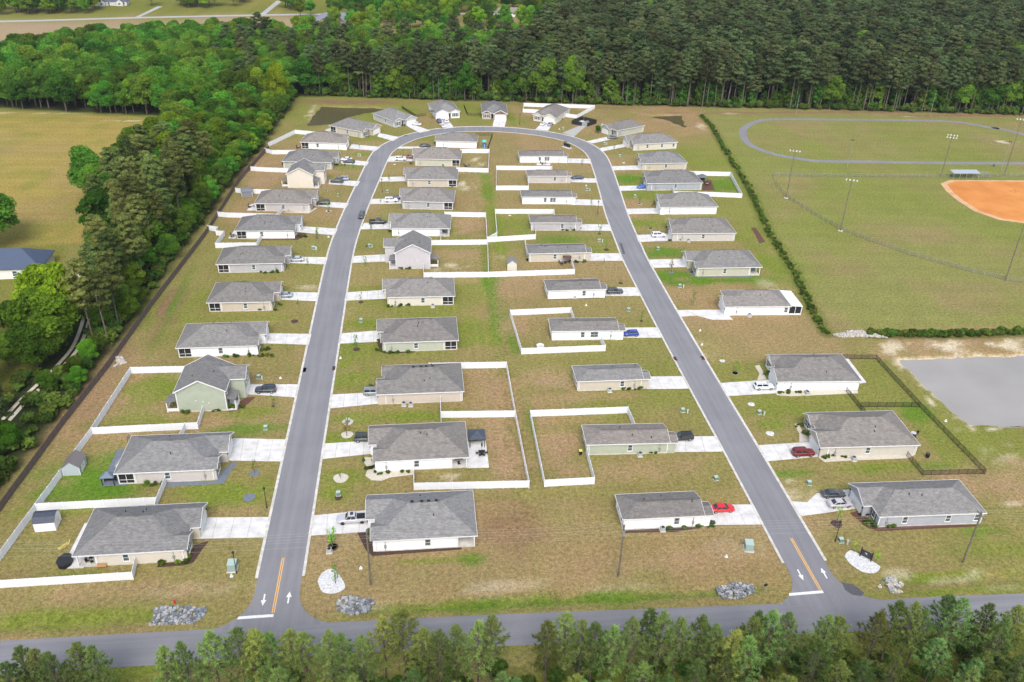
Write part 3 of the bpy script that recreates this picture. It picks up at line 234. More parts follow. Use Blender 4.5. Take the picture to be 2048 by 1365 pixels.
    M['redmulch'] = nmat('red_mulch', (.07, .03, .022), (.15, .075, .055), 5, .95, .4)
    M['greystone'] = nmat('slate_chip_bed', (.09, .11, .14), (.2, .23, .27), 6, .9, .4)
    M['palestone'] = nmat('pale_stone_bed', (.4, .36, .29), (.66, .61, .52), 5, .9, .4)
    M['whitestone'] = nmat('white_stone_bed', (.42, .42, .42), (.74, .74, .74), 2.5, .9, .5)
    M['rock'] = nmat('broken_rock', (.07, .075, .085), (.4, .41, .42), .8, .9, .2, coord='Object')
    M['clay'] = nmat('infield_clay', (.47, .165, .035), (.62, .265, .07), .09, .95, .05, 6)
    M['clayedge'] = nmat('infield_edge_sand', (.46, .27, .13), (.6, .4, .24), .3, .95)
    M['sand'] = nmat('pale_sand', (.5, .42, .31), (.72, .66, .54), .6, .95)
    M['bark'] = nmat('tree_bark', (.06, .045, .035), (.17, .14, .115), 2.2, .95, .3)
    M['palebark'] = nmat('pine_bark', (.07, .055, .045), (.19, .16, .135), 1.4, .95, .3)
    def water(name, c, r):
        m, nt, bs = newmat(name); nt.links.new(ramp(nt, noise(nt, .05, 4), [(.3, c), (.7, tuple(x*1.25 for x in c))]), bs.inputs['Base Color'])
        bs.inputs['Roughness'].default_value = r; bs.inputs['Specular IOR Level'].default_value = .5; bump(nt, bs, noise(nt, .9, 3), .05, .05); return m
    M['water'] = water('murky_grey_water', (.265, .25, .232), .28)
    M['dwater'] = water('dark_pond_water', (.085, .072, .034), .25)
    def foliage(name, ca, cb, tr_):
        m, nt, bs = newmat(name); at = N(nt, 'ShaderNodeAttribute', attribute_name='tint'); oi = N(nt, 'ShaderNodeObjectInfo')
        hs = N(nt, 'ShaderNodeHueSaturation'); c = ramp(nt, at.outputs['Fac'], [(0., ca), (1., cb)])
        nt.links.new(mix(nt, c, oi.outputs['Color'], 1., 'MULTIPLY'), hs.inputs['Color'])
        mr = N(nt, 'ShaderNodeMapRange'); mr.inputs['To Min'].default_value = .465; mr.inputs['To Max'].default_value = .53; nt.links.new(oi.outputs['Random'], mr.inputs['Value']); nt.links.new(mr.outputs[0], hs.inputs['Hue'])
        m2 = N(nt, 'ShaderNodeMath', operation='MULTIPLY'); m2.inputs[1].default_value = 7.31; nt.links.new(oi.outputs['Random'], m2.inputs[0]); m3 = N(nt, 'ShaderNodeMath', operation='FRACT'); nt.links.new(m2.outputs[0], m3.inputs[0])
        mr2 = N(nt, 'ShaderNodeMapRange'); mr2.inputs['To Min'].default_value = .55; mr2.inputs['To Max'].default_value = 1.4; nt.links.new(m3.outputs[0], mr2.inputs['Value']); nt.links.new(mr2.outputs[0], hs.inputs['Value'])
        df = N(nt, 'ShaderNodeBsdfDiffuse'); tl = N(nt, 'ShaderNodeBsdfTranslucent'); mx = N(nt, 'ShaderNodeMixShader'); mx.inputs[0].default_value = tr_
        ge = N(nt, 'ShaderNodeNewGeometry'); va = N(nt, 'ShaderNodeVectorMath', operation='ADD'); va.inputs[1].default_value = (0, -.15, .8); nt.links.new(ge.outputs['Normal'], va.inputs[0]); vn = N(nt, 'ShaderNodeVectorMath', operation='NORMALIZE'); nt.links.new(va.outputs[0], vn.inputs[0]); nt.links.new(vn.outputs[0], df.inputs['Normal'])      # shading normal bent skyward to brighten crowns; the leaf faces themselves stay unturned
        nt.links.new(hs.outputs[0], df.inputs[0]); nt.links.new(hs.outputs[0], tl.inputs[0]); nt.links.new(df.outputs[0], mx.inputs[1]); nt.links.new(tl.outputs[0], mx.inputs[2])
        nt.links.new(mx.outputs[0], nt.nodes['Material Output'].inputs[0]); nt.nodes.remove(bs); return m
    M['leaf'] = foliage('broadleaf_foliage', (.036, .102, .016), (.178, .36, .040), .5)
    M['needle'] = foliage('pine_needles', (.042, .07, .028), (.165, .215, .08), .5)
    M['fgneedle'] = foliage('young_pine_needles', (.075, .125, .036), (.34, .42, .125), .52)
    M['shrubleaf'] = foliage('shrub_foliage', (.035, .075, .016), (.15, .24, .04), .45)
build_materials()

# ---------------------------------------------------------------- ground
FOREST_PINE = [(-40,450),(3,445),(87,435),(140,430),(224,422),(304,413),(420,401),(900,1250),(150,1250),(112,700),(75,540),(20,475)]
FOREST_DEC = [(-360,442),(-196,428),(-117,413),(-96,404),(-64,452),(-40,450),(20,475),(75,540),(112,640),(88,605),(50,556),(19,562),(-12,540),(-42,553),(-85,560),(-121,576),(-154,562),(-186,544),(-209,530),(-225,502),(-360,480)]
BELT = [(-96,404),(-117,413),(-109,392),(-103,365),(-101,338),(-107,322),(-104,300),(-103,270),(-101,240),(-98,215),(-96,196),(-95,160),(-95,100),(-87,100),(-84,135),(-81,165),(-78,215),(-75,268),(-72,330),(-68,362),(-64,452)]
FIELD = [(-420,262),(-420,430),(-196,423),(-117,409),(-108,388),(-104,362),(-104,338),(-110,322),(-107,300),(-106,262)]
BALL = [(108,195),(110,210),(114.5,236),(118.5,268),(127,312),(131.5,348),(139,400),(141,428),(310,410),(520,385),(520,193),(124,194)]
LOT = [(-420,500),(-420,640),(-204,671),(-100,690),(-85,690),(-85,575),(-121,586),(-154,572),(-186,554),(-209,540),(-230,512)]
FARLAWN = [(-500,668),(-204,690),(-100,708),(100,720),(60,900),(-500,900)]
LANE = [(-100,118),(-96.5,140),(-94,155),(-92.3,163),(-91.3,172),(-89.7,180),(-88.4,188),(-88,198),(-91,215),(-97,232),(-104,248)]
FRONTVERGE = [(-400,86),(-400,95.4),(-20,95.2),(110,93),(400,84),(400,60),(-400,60)]
def inside(px, py, poly):
    r = np.zeros(px.shape, bool); n = len(poly)
    for i in range(n):
        x0, y0 = poly[i]; x1, y1 = poly[(i+1) % n]
        c = ((y0 > py) != (y1 > py)) & (px < (x1-x0)*(py-y0)/((y1-y0) or 1e-9)+x0); r ^= c
    return r
def edge_dist(px, py, poly):
    d = np.full(px.shape, 1e9); n = len(poly)
    for i in range(n):
        x0, y0 = poly[i]; x1, y1 = poly[(i+1) % n]; dx, dy = x1-x0, y1-y0; L2 = dx*dx+dy*dy or 1e-9
        t = np.clip(((px-x0)*dx+(py-y0)*dy)/L2, 0, 1); d = np.minimum(d, np.hypot(px-x0-t*dx, py-y0-t*dy))
    return d
def sdist(px, py, poly): d = edge_dist(px, py, poly); return np.where(inside(px, py, poly), d, -d)
def vnoise(x, y, sc, seed):
    r = np.random.RandomState(seed); g = r.rand(64, 64); X = x/sc+900; Y = y/sc+900; i = np.floor(X).astype(int); j = np.floor(Y).astype(int)
    fx = X-i; fy = Y-j; fx = fx*fx*(3-2*fx); fy = fy*fy*(3-2*fy); a = lambda p, q: g[p % 64, q % 64]
    return (a(i,j)*(1-fx)+a(i+1,j)*fx)*(1-fy)+(a(i,j+1)*(1-fx)+a(i+1,j+1)*fx)*fy
def fbm(x, y, sc, seed): return (vnoise(x,y,sc,seed)+.5*vnoise(x,y,sc/2.1,seed+1)+.25*vnoise(x,y,sc/4.3,seed+2))/1.75
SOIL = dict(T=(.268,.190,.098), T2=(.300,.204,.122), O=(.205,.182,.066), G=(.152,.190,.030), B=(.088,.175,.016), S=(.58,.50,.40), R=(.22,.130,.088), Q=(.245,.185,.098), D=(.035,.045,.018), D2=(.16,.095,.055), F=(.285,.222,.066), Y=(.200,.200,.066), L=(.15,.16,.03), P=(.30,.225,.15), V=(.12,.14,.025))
def smooth(t): t = np.clip(t, 0, 1); return t*t*(3-2*t)
def axis(lo, fine0, fine1, hi, step):
    a = list(np.arange(fine0, fine1+.01, step)); s = step; x = fine0; left = []
    while x > lo: s *= 1.16; x -= s; left.append(x)
    s = step; x = a[-1]; right = []
    while x < hi: s *= 1.16; x += s; right.append(x)
    return np.array(left[::-1]+a+right)
def build_ground():
    xs = axis(-1500, -150, 290, 1700, 1.25); ys = axis(-200, 76, 450, 2000, 1.25)
    X, Y = np.meshgrid(xs, ys); X = X.ravel(); Y = Y.ravel()
    n1 = fbm(X, Y, 26, 1); n2 = fbm(X, Y, 9, 5); n3 = fbm(X, Y, 60, 9); n4 = vnoise(X, Y, 3., 30)
    c = np.tile(np.array(SOIL['T']), (X.size, 1))
    def lay(w, key):
        nonlocal c
        col = np.array(SOIL[key]); c = c*(1-w[:, None])+col*w[:, None]
    lay(smooth((n1-.40)*5)*.8, 'O'); lay(smooth((n2-.55)*5)*.5, 'T2'); lay(smooth((n3-.40)*4)*.7, 'G')
    rl = np.random.RandomState(77); lots = rl.rand(6, 40, 2); ix = np.select([X < -31, X < 17.5, X < 62, X < 108], [0, 1, 2, 3], 4); iy = np.clip(((Y-106)/24.5).astype(int), 0, 39); inn = (X > -82) & (X < 108) & (Y > 103) & (Y < 372)
    lay(inn*lots[ix, iy, 0]**2*.85, 'O'); lay(inn*np.clip(lots[ix, iy, 1]-.55, 0, 1)*1.2, 'T2')         # each lot is kept in its own way
    n5 = fbm(X, Y, 3.4, 70)
    wob = (n2-.5)*5
    def poly(p, key, soft=3., amt=1.):
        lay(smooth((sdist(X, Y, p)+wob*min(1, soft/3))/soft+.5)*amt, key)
    poly([(-420,100),(-420,265),(-112,262),(-104,215),(-96,196),(-92,100)], 'L', 4, .75)
    poly(FIELD, 'F', 3); poly(BALL, 'Y', 2.5)
    b = inside(X, Y, BALL); lay(b*smooth((n1-.47)*5)*.65, 'Q'); lay(b*smooth((n3-.5)*4)*.5, 'G')
    f = inside(X, Y, FIELD); lay(f*smooth((n2-.5)*4)*.35, 'G'); lay(f*smooth((n1-.5)*4)*.4, 'T')
    poly(FARLAWN, 'L', 6); lay(inside(X, Y, FARLAWN)*smooth((n1-.5)*4)*.5, 'F'); poly(LOT, 'P', 4)
    poly(FRONTVERGE, 'V', 1.5, .8); lay((Y < 94)*smooth((n2-.5)*4)*.6*inside(X, Y, FRONTVERGE), 'Q')
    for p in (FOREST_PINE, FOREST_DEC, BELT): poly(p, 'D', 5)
    for (x, y, rx, ry, k, s) in BLOB:
        m = (abs(X-x) < rx*2) & (abs(Y-y) < ry*2)
        if not m.any(): continue
        r = np.hypot((X[m]-x)/rx, (Y[m]-y)/ry); w_ = np.zeros(X.size)
        w_[m] = smooth((1.18-r+(n2[m]-.5)*.9+(n4[m]-.5)*.7)/.75)*s*(smooth((n5[m]-.36)*5) if k == 'S' else min(1.3, .98/s)*(.7+.3*smooth((n5[m]-.3)*4)))
        lay(w_, k)
    st = np.sin((Y+X*.07)*2*math.pi/5.2)*.5+np.sin((Y+X*.07)*2*math.pi/13+1)*.5; c *= (1+(b*.045+f*.06)*st)[:, None]; c *= (1+inn*.035*np.sin(X*2*math.pi/2.3+lots[ix, iy, 0]*6))[:, None]      # mower passes
    Z = np.zeros(X.size)
    for p, dp in ((POND_R, 1.6), (POND_B, 1.6), (POND_S, 1.4)):
        s_ = sdist(X, Y, p); Z -= dp*smooth((s_+2.2+(n5-.5)*2.6)/4.5); lay(smooth((s_+1.6+(n5-.5)*3)/1.6)*.8, 'S' if p is POND_R else 'Q')
    for p in (HEDGE, HEDGE2):
        d = np.full(X.shape, 1e9)
        for a, q in zip(p, p[1:]): d = np.minimum(d, edge_dist(X, Y, [a, q]))
        Z -= .9*smooth(1-d/3.2); lay(smooth(1.2-d/3)*.7, 'V')
    Z -= .45*smooth(1-abs(Y-(104.4-X*.012))/1.8)*(abs(X+26.7) > 12)*(abs(X-66) > 12)*(X < 400)*(X > -400)*np.where(abs(X+41)<6,.3,1)
    Z -= .35*smooth(1-abs(X-17.5-(Y-120)*.012)/4)*(Y > 118)*(Y < 375)*.6
    c *= (.9+.2*fbm(X, Y, 4, 50))[:, None]
    me = bpy.data.meshes.new('ground'); nx, ny = len(xs), len(ys)
    idx = np.arange(nx*ny).reshape(ny, nx); q = np.stack([idx[:-1,:-1], idx[:-1,1:], idx[1:,1:], idx[1:,:-1]], -1).reshape(-1, 4)
    me.vertices.add(nx*ny); me.vertices.foreach_set('co', np.stack([X, Y, Z], 1).ravel())
    me.loops.add(q.size); me.loops.foreach_set('vertex_index', q.ravel()); me.polygons.add(len(q)); me.polygons.foreach_set('loop_start', np.arange(0, q.size, 4))
    me.polygons.foreach_set('use_smooth', np.ones(len(q), bool)); me.update(calc_edges=True)
    at = me.attributes.new('soil', 'FLOAT_COLOR', 'POINT'); at.data.foreach_set('color', np.concatenate([c, np.ones((X.size, 1))], 1).ravel())
    m, nt, bs = newmat('grass_and_soil'); a = N(nt, 'ShaderNodeAttribute', attribute_name='soil')
    f1 = noise(nt, 1.3, 8, .75); f2 = noise(nt, 3.2, 6, .75); f3 = noise(nt, .16, 4)
    k = ramp(nt, f1, [(.32, (.52, .53, .48)), (.5, (1, 1, 1)), (.68, (1.44, 1.4, 1.34))]); k2 = ramp(nt, f2, [(.34, (.6, .64, .6)), (.66, (1.38, 1.33, 1.3))])
    col = mix(nt, mix(nt, a.outputs['Color'], k, 1., 'MULTIPLY'), k2, 1., 'MULTIPLY')
    gs = mix(nt, (.95, 1.06, .9), (1.06, .97, 1.02), f3); col = mix(nt, col, gs, 1., 'MULTIPLY')
    nt.links.new(col, bs.inputs['Base Color']); bs.inputs['Roughness'].default_value = 1; bs.inputs['Specular IOR Level'].default_value = .1; bump(nt, bs, f2, .5, .08)
    me.materials.append(m); return tag(part('ground', me), kind='structure')
build_ground()
def sheet(name, poly, z, m, parent=None, t=.25):
    mb = MB(); mb.prism(poly, z-t, z); return part(name, mb.mesh(name, m), parent)
def spline(p, n=8):
    out = []
    for i in range(len(p)-1):
        a = np.array(p[max(0, i-1)], float); b = np.array(p[i], float); c = np.array(p[i+1], float); d = np.array(p[min(len(p)-1, i+2)], float)
        for k in range(n):
            t = k/n; out.append(tuple(.5*((2*b)+(c-a)*t+(2*a-5*b+4*c-d)*t*t+(3*b-a-3*c+d)*t**3)))
    return out+[tuple(p[-1])]
def offset(line, d):
    out = []
    for i, p in enumerate(line):
        a = line[max(0, i-1)]; b = line[min(len(line)-1, i+1)]; dx, dy = b[0]-a[0], b[1]-a[1]; l = math.hypot(dx, dy) or 1; out.append((p[0]-dy/l*d, p[1]+dx/l*d))
    return out
def ribbon(mb, l0, l1, z0, z1=None, base=None):
    z1 = z0 if z1 is None else z1
    for i in range(len(l0)-1):
        mb.face([(*l1[i], z1), (*l1[i+1], z1), (*l0[i+1], z0), (*l0[i], z0)][::-1])
        if base is not None:
            for l, z in ((l0, z0), (l1, z1)): mb.face([(*l[i], base), (*l[i+1], base), (*l[i+1], z), (*l[i], z)])
LOOP = spline([(-26.7,99.5),(-26.7,150),(-26.7,200),(-26.7,245),(-25.8,268),(-23.7,294),(-21,321),(-17.9,350),(-15.2,361),(-10.8,370),(-4.5,378.5),(5,385.5),(15,389.2),(26,390.1),(39.5,388.4),(52.5,383.3),(63,375.5),(69.6,365),(72.8,351),(72,331),(69.8,306),(67.4,280),(66,255),(65.4,240),(65.4,200),(65.8,165),(66.2,140),(66.6,98.)], 6)
HWD = 3.75
def build_roads():
    mb = MB(); ribbon(mb, offset(LOOP, HWD), offset(LOOP, -HWD), .03)
    road = tag(part('loop_road', mb.mesh('loop_road', M['asphalt'])), kind='structure')
    for sgn in (1, -1):
        pts_ = [p for p in LOOP if p[1] > 107.5]; mb = MB(); a = offset(pts_, sgn*HWD); b = offset(pts_, sgn*(HWD+.5))
        if sgn > 0: ribbon(mb, b, a, .12, .07, -.05)
        else: ribbon(mb, a, b, .07, .12, -.05)
        tag(part('kerb', mb.mesh('kerb', M['concrete2'])), kind='structure')
    fr = spline([(-700,99.5),(-300,99),(-70,98.7),(0,98.3),(35,97.5),(75,96.5),(110,95.7),(300,89),(700,75)], 10)
    mb = MB(); ribbon(mb, offset(fr, 3.3), offset(fr, -3.3), .022); f = tag(part('front_road', mb.mesh('front_road', M['asphalt2'])), kind='structure')
    for cx, ym in ((-26.7, 101.9), (66.5, 100.)):                                   # flared mouths
        mb = MB(); pl = []
        for s_ in (-1, 1):
            arc = [(cx+s_*(HWD+7.5-7.5*math.sin(t)), ym-.4+7.5-7.5*math.cos(t)) for t in np.linspace(0, math.pi/2, 9)]
            pl += arc if s_ < 0 else arc[::-1]
        n = len(pl); mb.face([(p[0], p[1], .034) for p in pl]); tag(part('road_mouth', mb.mesh('road_mouth', M['asphalt'])), kind='structure')
    def mark(name, poly, m): mb = MB(); mb.prism(poly, .028, .042); return part(name, mb.mesh(name, m), road)
    def arrow(x, y, up):
        s_ = 1 if up else -1; P = [(-.13,-1.3),(.13,-1.3),(.13,.1),(.45,.1),(0,1.35),(-.45,.1),(-.13,.1)]
        mark('direction_arrow', [(x+p[0], y+s_*p[1]) for p in P], M['paintw'])
    for dx in (-.16, .16):
        mark('lane_line', [(-26.75+dx-.07,104.6),(-26.75+dx+.07,104.6),(-26.75+dx+.07,117.4),(-26.75+dx-.07,117.4)], M['painty'])
        mark('lane_line', [(66.6+dx-.07,102.7),(66.6+dx+.07,102.7),(66.45+dx+.07,115.8),(66.45+dx-.07,115.8)], M['painty'])
    mark('stop_line', [(-32.4,103.6),(-26.6,103.7),(-26.6,104.3),(-32.2,104.2)], M['paintw'])
    mark('stop_line', [(60.6,101.8),(66.9,102.),(66.9,102.6),(60.8,102.4)], M['paintw'])
    arrow(-28.7, 107.6, False); arrow(-24.6, 107.8, True); arrow(64.5, 106.5, False); arrow(68.9, 106.6, True)
    mark('asphalt_patch', [(-25.2,262),(-23.4,262.3),(-23.2,266),(-24.9,265.8)], M['asphalt2']); mark('asphalt_patch', [(62.3,247),(63.2,247.2),(63.9,256),(63.1,256)], M['patch'])
    mark('asphalt_patch', [(70.9,102.4),(71.7,101.2),(73.2,100.8),(74.,101.6),(73.3,103.),(72.2,103.9),(71.1,104.2)], M['patch'])
    for k, p in DRIVE.items():                                                       # concrete slabs with open joints
        dv = bpy.data.objects.new('driveway', None); link(dv); tag(dv, kind='structure')
        if len(p) > 4:
            for q in ([p[0], p[1], p[2], p[3]], [p[0], p[3], p[4], p[5]]) if len(p) == 6 else ([p[0], p[1], p[2], p[6]], [p[2], p[3], p[4], p[5], p[6]]):
                c_ = np.mean(q, 0); sheet('slab', [tuple(c_+(np.array(v)-c_)*.992) for v in q], .05, M['concrete'], dv, .15)
            continue
        P4 = [np.array(v) for v in p]; ln = max(np.linalg.norm(P4[1]-P4[0]), np.linalg.norm(P4[2]-P4[1])); wd = min(np.linalg.norm(P4[1]-P4[0]), np.linalg.norm(P4[2]-P4[1]))
        if np.linalg.norm(P4[1]-P4[0]) < np.linalg.norm(P4[2]-P4[1]): P4 = P4[1:]+P4[:1]
        nu = max(2, round(ln/3.2)); nv = 2 if wd > 3.4 else 1; B = lambda u, v: (P4[0]*(1-u)+P4[1]*u)*(1-v)+(P4[3]*(1-u)+P4[2]*u)*v
        eu, ev = .025/ln, .025/wd
        for i in range(nu):
            for j in range(nv):
                sheet('slab', [tuple(B(i/nu+eu, j/nv+ev)), tuple(B((i+1)/nu-eu, j/nv+ev)), tuple(B((i+1)/nu-eu, (j+1)/nv-ev)), tuple(B(i/nu+eu, (j+1)/nv-ev))], .05, M['concrete'], dv, .15)
    tag(sheet('gravel_track', GRAVEL_DRIVE, .03, M['gravel']), kind='structure')
    for k, p in PATIO.items(): tag(sheet('patio', p, .06, M['greystone'] if k == 'L2' else M['redmulch'] if k == 'R4' else M['concrete']), kind='structure')
    for q in DRAIN:
        i = min(range(len(LOOP)), key=lambda j: math.hypot(LOOP[j][0]-q[0], LOOP[j][1]-q[1])); a, b = LOOP[max(0, i-1)], LOOP[min(len(LOOP)-1, i+1)]
        mb = MB(); mb.box((-.9, -.35, 0), (.9, .35, .14)); mb.mat(1).box((-.7, -.2, .14), (.7, .2, .155))
        part('storm_drain', mb.mesh('storm_drain', [M['redmulch'], M['black']]), None, (*q, 0), math.atan2(b[1]-a[1], b[0]-a[0])); tag(bpy.data.objects[-1] if False else COL.objects[-1], 'rust-brown storm drain inlet set in the kerb', 'drain', 'storm drains along the kerbs')
    for w_, nm, z, m in ((POND_R, 'pond', -.55, 'water'), (POND_B, 'pond', -.6, 'dwater'), (POND_S, 'pond', -.6, 'dwater')):
        mb = MB(); c_ = np.mean(w_, 0); mb.face([(*(c_+(np.array(v)-c_)*1.06), z) for v in w_]); me = mb.mesh('pond', M[m]); tag(part('pond', me), kind='structure')
    # running track round the field, clay infield, sand
    tl = [(x, y) for x, y in TRACK2[::-1]]+TRACK[1:8]+[(277,389),(284,377),(288,360),(285,348),(275,339),TRACK2[-1]]
    tl = spline(tl, 5); mb = MB(); ribbon(mb, offset(tl, 1.7), offset(tl, -1.7), .02); tag(part('running_track', mb.mesh('running_track', M['asphalt'])), kind='structure')
    tag(sheet('infield', INFIELD, .012, M['clayedge'], t=.05), kind='structure'); c_ = np.array((240., 292.))
    tag(sheet('infield_clay', [tuple(c_+(np.array(v)-c_)*.94) for v in INFIELD], .018, M['clay'], t=.05), kind='structure')
    for k, p in enumerate(BED): tag(sheet('planting_bed', p[1], .045, M[p[0]], t=.1), kind='structure')
    for p in WHITEBED: tag(sheet('planting_bed', spline(p+[p[0]], 4)[:-1], .05, M['whitestone'], t=.1), kind='structure')
    for (c_, r, m) in RING: tag(sheet('mulch_ring', [(c_[0]+r*math.cos(t)*(1+.08*math.sin(3*t)), c_[1]+r*math.sin(t)) for t in np.linspace(0, 2*math.pi, 17)[:-1]], .05, M[m], t=.1), kind='structure')
    fr2 = [(-400,650),(-290,662),(-204,682),(-102,701),(0,712),(140,716)]; l = spline(fr2, 4); mb = MB(); ribbon(mb, offset(l, 3.2), offset(l, -3.2), .05); tag(part('far_road', mb.mesh('far_road', M['gravel'])), kind='structure')
    for a, b, c2, d in (((-206,684),(-203,684),(-199,735),(-203,735)), ((-120,701),(-116,701),(-112,770),(-117,770))): tag(sheet('far_driveway', [a, b, c2, d], .06, M['gravel']), kind='structure')
    ln = spline(LANE, 5)
    for d in (-.8, .8):
        mb = MB(); ribbon(mb, offset(ln, d+.45), offset(ln, d-.45), .03); tag(part('sandy_lane', mb.mesh('sandy_lane', M['sand'])), kind='structure')
build_roads()

# ---------------------------------------------------------------- where things are, in words
ORDW = ['', 'first', 'second', 'third', 'fourth', 'fifth', 'sixth', 'seventh', 'eighth', 'ninth', 'tenth', 'eleventh', 'twelfth', 'last']
def ref(k):
    r, n = k[0], int(k[1:])
    if r == 'T': return ('left', 'middle', 'right')[n-1]+' house atop the loop'
    if r == 'R': n = 12-n
    return ORDW[n]+' house of '+{'L': 'outer left', 'I': 'inner left', 'J': 'inner right', 'R': 'outer right'}[r]+' row'
# ---------------------------------------------------------------- houses
WH = (.85, .865, .885)
HCOL = dict(L1=((.62,.57,.49),'pale beige'), L2=((.50,.46,.44),'warm grey'), L3=((.34,.38,.30),'sage green'), L4=(WH,'white'), L5=((.50,.44,.36),'tan'), L6=((.41,.40,.43),'mid grey'), L7=(WH,'white'), L8=((.46,.43,.42),'taupe'), L9=((.64,.59,.50),'cream'),
 L10=((.40,.43,.37),'grey-green'), L11=(WH,'white'), L12=((.50,.45,.38),'tan'), L13=((.45,.46,.47),'light grey'), T1=(WH,'white'), T2=((.45,.38,.32),'brown-grey'), T3=((.66,.62,.54),'cream'), R1=((.40,.42,.36),'sage grey'), R2=((.56,.52,.44),'cream'), R3=((.48,.44,.36),'tan'),
 R4=((.33,.35,.40),'slate grey'), R5=(WH,'white'), R6=((.48,.46,.44),'light grey'), R7=((.44,.43,.33),'olive'), R8=(WH,'white'), R9=(WH,'white'), R10=((.50,.47,.41),'beige'), R11=((.36,.38,.43),'blue-grey'),
 I1=(WH,'white'), I2=(WH,'white'), I3=((.52,.45,.38),'tan'), I4=((.42,.45,.36),'sage green'), I5=((.62,.58,.50),'cream'), I6=((.48,.46,.49),'lilac grey'), I7=(WH,'white'), I8=((.40,.39,.42),'grey'), I9=((.49,.44,.37),'tan'), I10=((.47,.47,.38),'olive cream'), I11=(WH,'white'),
 J1=(WH,'white'), J2=((.37,.41,.32),'sage green'), J3=((.50,.45,.37),'tan'), J4=(WH,'white'), J5=(WH,'white'), J6=((.49,.45,.37),'tan'), J7=((.40,.38,.41),'grey'), J8=(WH,'white'), J9=((.46,.43,.41),'greige'), J10=(WH,'white'))
SIDEWIN = dict(L1=[.46], L2=[.52], L4=[.55], L5=[.6], L6=[.56], L7=[.45], L8=[.52], L12=[.55], L13=[.6], I1=[.52], I2=[.43], I4=[.43], I5=[.52], I8=[.5], I9=[.43], J1=[.68], J2=[.53], J3=[.7], J4=[.47, .62, .68], J5=[.7], J6=[.46], J7=[.7], J8=[.47, .6, .66], J9=[.7], J10=[.46, .6, .66], R2=[.3, .65, .93], R3=[.5], R4=[.48], R6=[.45], R7=[.43], R8=[.95], R10=[.45], R11=[.25, .67, .95], L11=[.4], I7=[])
PORCH = dict(L1='open', L2='screen', L4='screen', L5='screen', L6='screen', L7='screen', L8='screen', L12='screen', L11='screen', I1='open', I2='open', I4='screen', I5='screen', I7='open', I8='screen', I9='screen', I10='screen', R7='open', R3=None)
OV = .4
def wmesh(w, h, key):
    if key in MESHC: return MESHC[key]
    f = MB(); t = .11
    f.box((-w/2-t, -.07, -t), (w/2+t, 0, 0)); f.box((-w/2-t, -.07, h), (w/2+t, 0, h+t)); f.box((-w/2-t, -.07, 0), (-w/2, 0, h)); f.box((w/2, -.07, 0), (w/2+t, 0, h)); f.box((-w/2, -.06, h/2-.035), (w/2, -.005, h/2+.035))
    p = MB().box((-w/2, -.045, 0), (w/2, -.01, h/2-.035)); p2 = MB().box((-w/2, -.055, h/2+.035), (w/2, -.01, h))
    sl_ = MB().box((-w/2-t-.05, -.13, -t-.06), (w/2+t+.05, 0, -t))
    MESHC[key] = (f.mesh('window', M['trim']), p.mesh('pane', M['glass']), p2.mesh('pane', M['glass']), sl_.mesh('sill', M['trim'])); return MESHC[key]
MESHC = {}
def window(root, x, y, z, rz, w=.9, h=1.4, shutters=None):
    me = wmesh(w, h, ('win', w, h)); o = part('window', me[0], root, (x, y, z), rz)
    part('pane', me[1], o); part('pane', me[2], o); part('sill', me[3], o)
    if shutters:
        for s_ in (-1, 1): part('shutter', MESHC.setdefault(('sh', h), MB().box((-.17, -.05, -.1), (.17, -.002, h+.1)).mesh('shutter', M['dark'])), o, (s_*(w/2+.30), 0, 0))
def slopes(mb, x0, x1, yc, hw, zt, p, h0, h1, th=.16):
    """hip (h=1) or gable (h=0) at each end of a rectangle; the ridge runs along x"""
    r = zt+hw*p; a = x0+(hw if h0 else 0); b = x1-(hw if h1 else 0)
    if b <= a: m_ = (a+b)/2; a, b = m_-.01, m_+.01
    A, B, C, D_ = (x0, yc-hw, zt), (x1, yc-hw, zt), (x1, yc+hw, zt), (x0, yc+hw, zt); E_, F_ = (a, yc, r), (b, yc, r)
    mb.slab([A, B, F_, E_], th); mb.slab([C, D_, E_, F_], th)
    if h0: mb.slab([D_, A, E_], th)
    if h1: mb.slab([B, C, F_], th)
    return a, b, r
def cross_gable(root, xw, xb, yc, gw, zt, p, col, nm):
    """gable roof facing +x whose ridge dies into the front hip (eave line xb)"""
    hw = gw/2+OV; xf = xw+OV; r = zt+hw*p; mb = MB(); xr = xb-hw
    mb.slab([(xb, yc-hw, zt), (xf, yc-hw, zt), (xf, yc, r), (xr, yc, r)], .16); mb.slab([(xf, yc+hw, zt), (xb, yc+hw, zt), (xr, yc, r), (xf, yc, r)], .16)
    part(nm, mb.mesh(nm, M['shingles']), root, color=RT)
    g = MB(); g.slab([(xw, yc-gw/2, zt-.05), (xw, yc+gw/2, zt-.05), (xw, yc, r-OV*p-.16)], 0) if False else g.solid([(xw-.04, yc-gw/2, zt-.17), (xw-.04, yc+gw/2, zt-.17), (xw-.04, yc, zt+gw/2*p), (xw, yc-gw/2, zt-.17), (xw, yc+gw/2, zt-.17), (xw, yc, zt+gw/2*p)], [(3, 4, 5), (2, 1, 0), (0, 1, 4, 3), (1, 2, 5, 4), (2, 0, 3, 5)])
    part('gable_wall', g.mesh('gable_wall', M['siding']), root, color=col)
    t = MB(); 
    for s_ in (-1, 1): t.bar((xf+.025, yc+s_*hw, zt-.07), (xf+.025, yc, r-.07), .05, .24)
    part('rake_board', t.mesh('rake_board', M['trim']), root)
RT = (1, 1, 1)
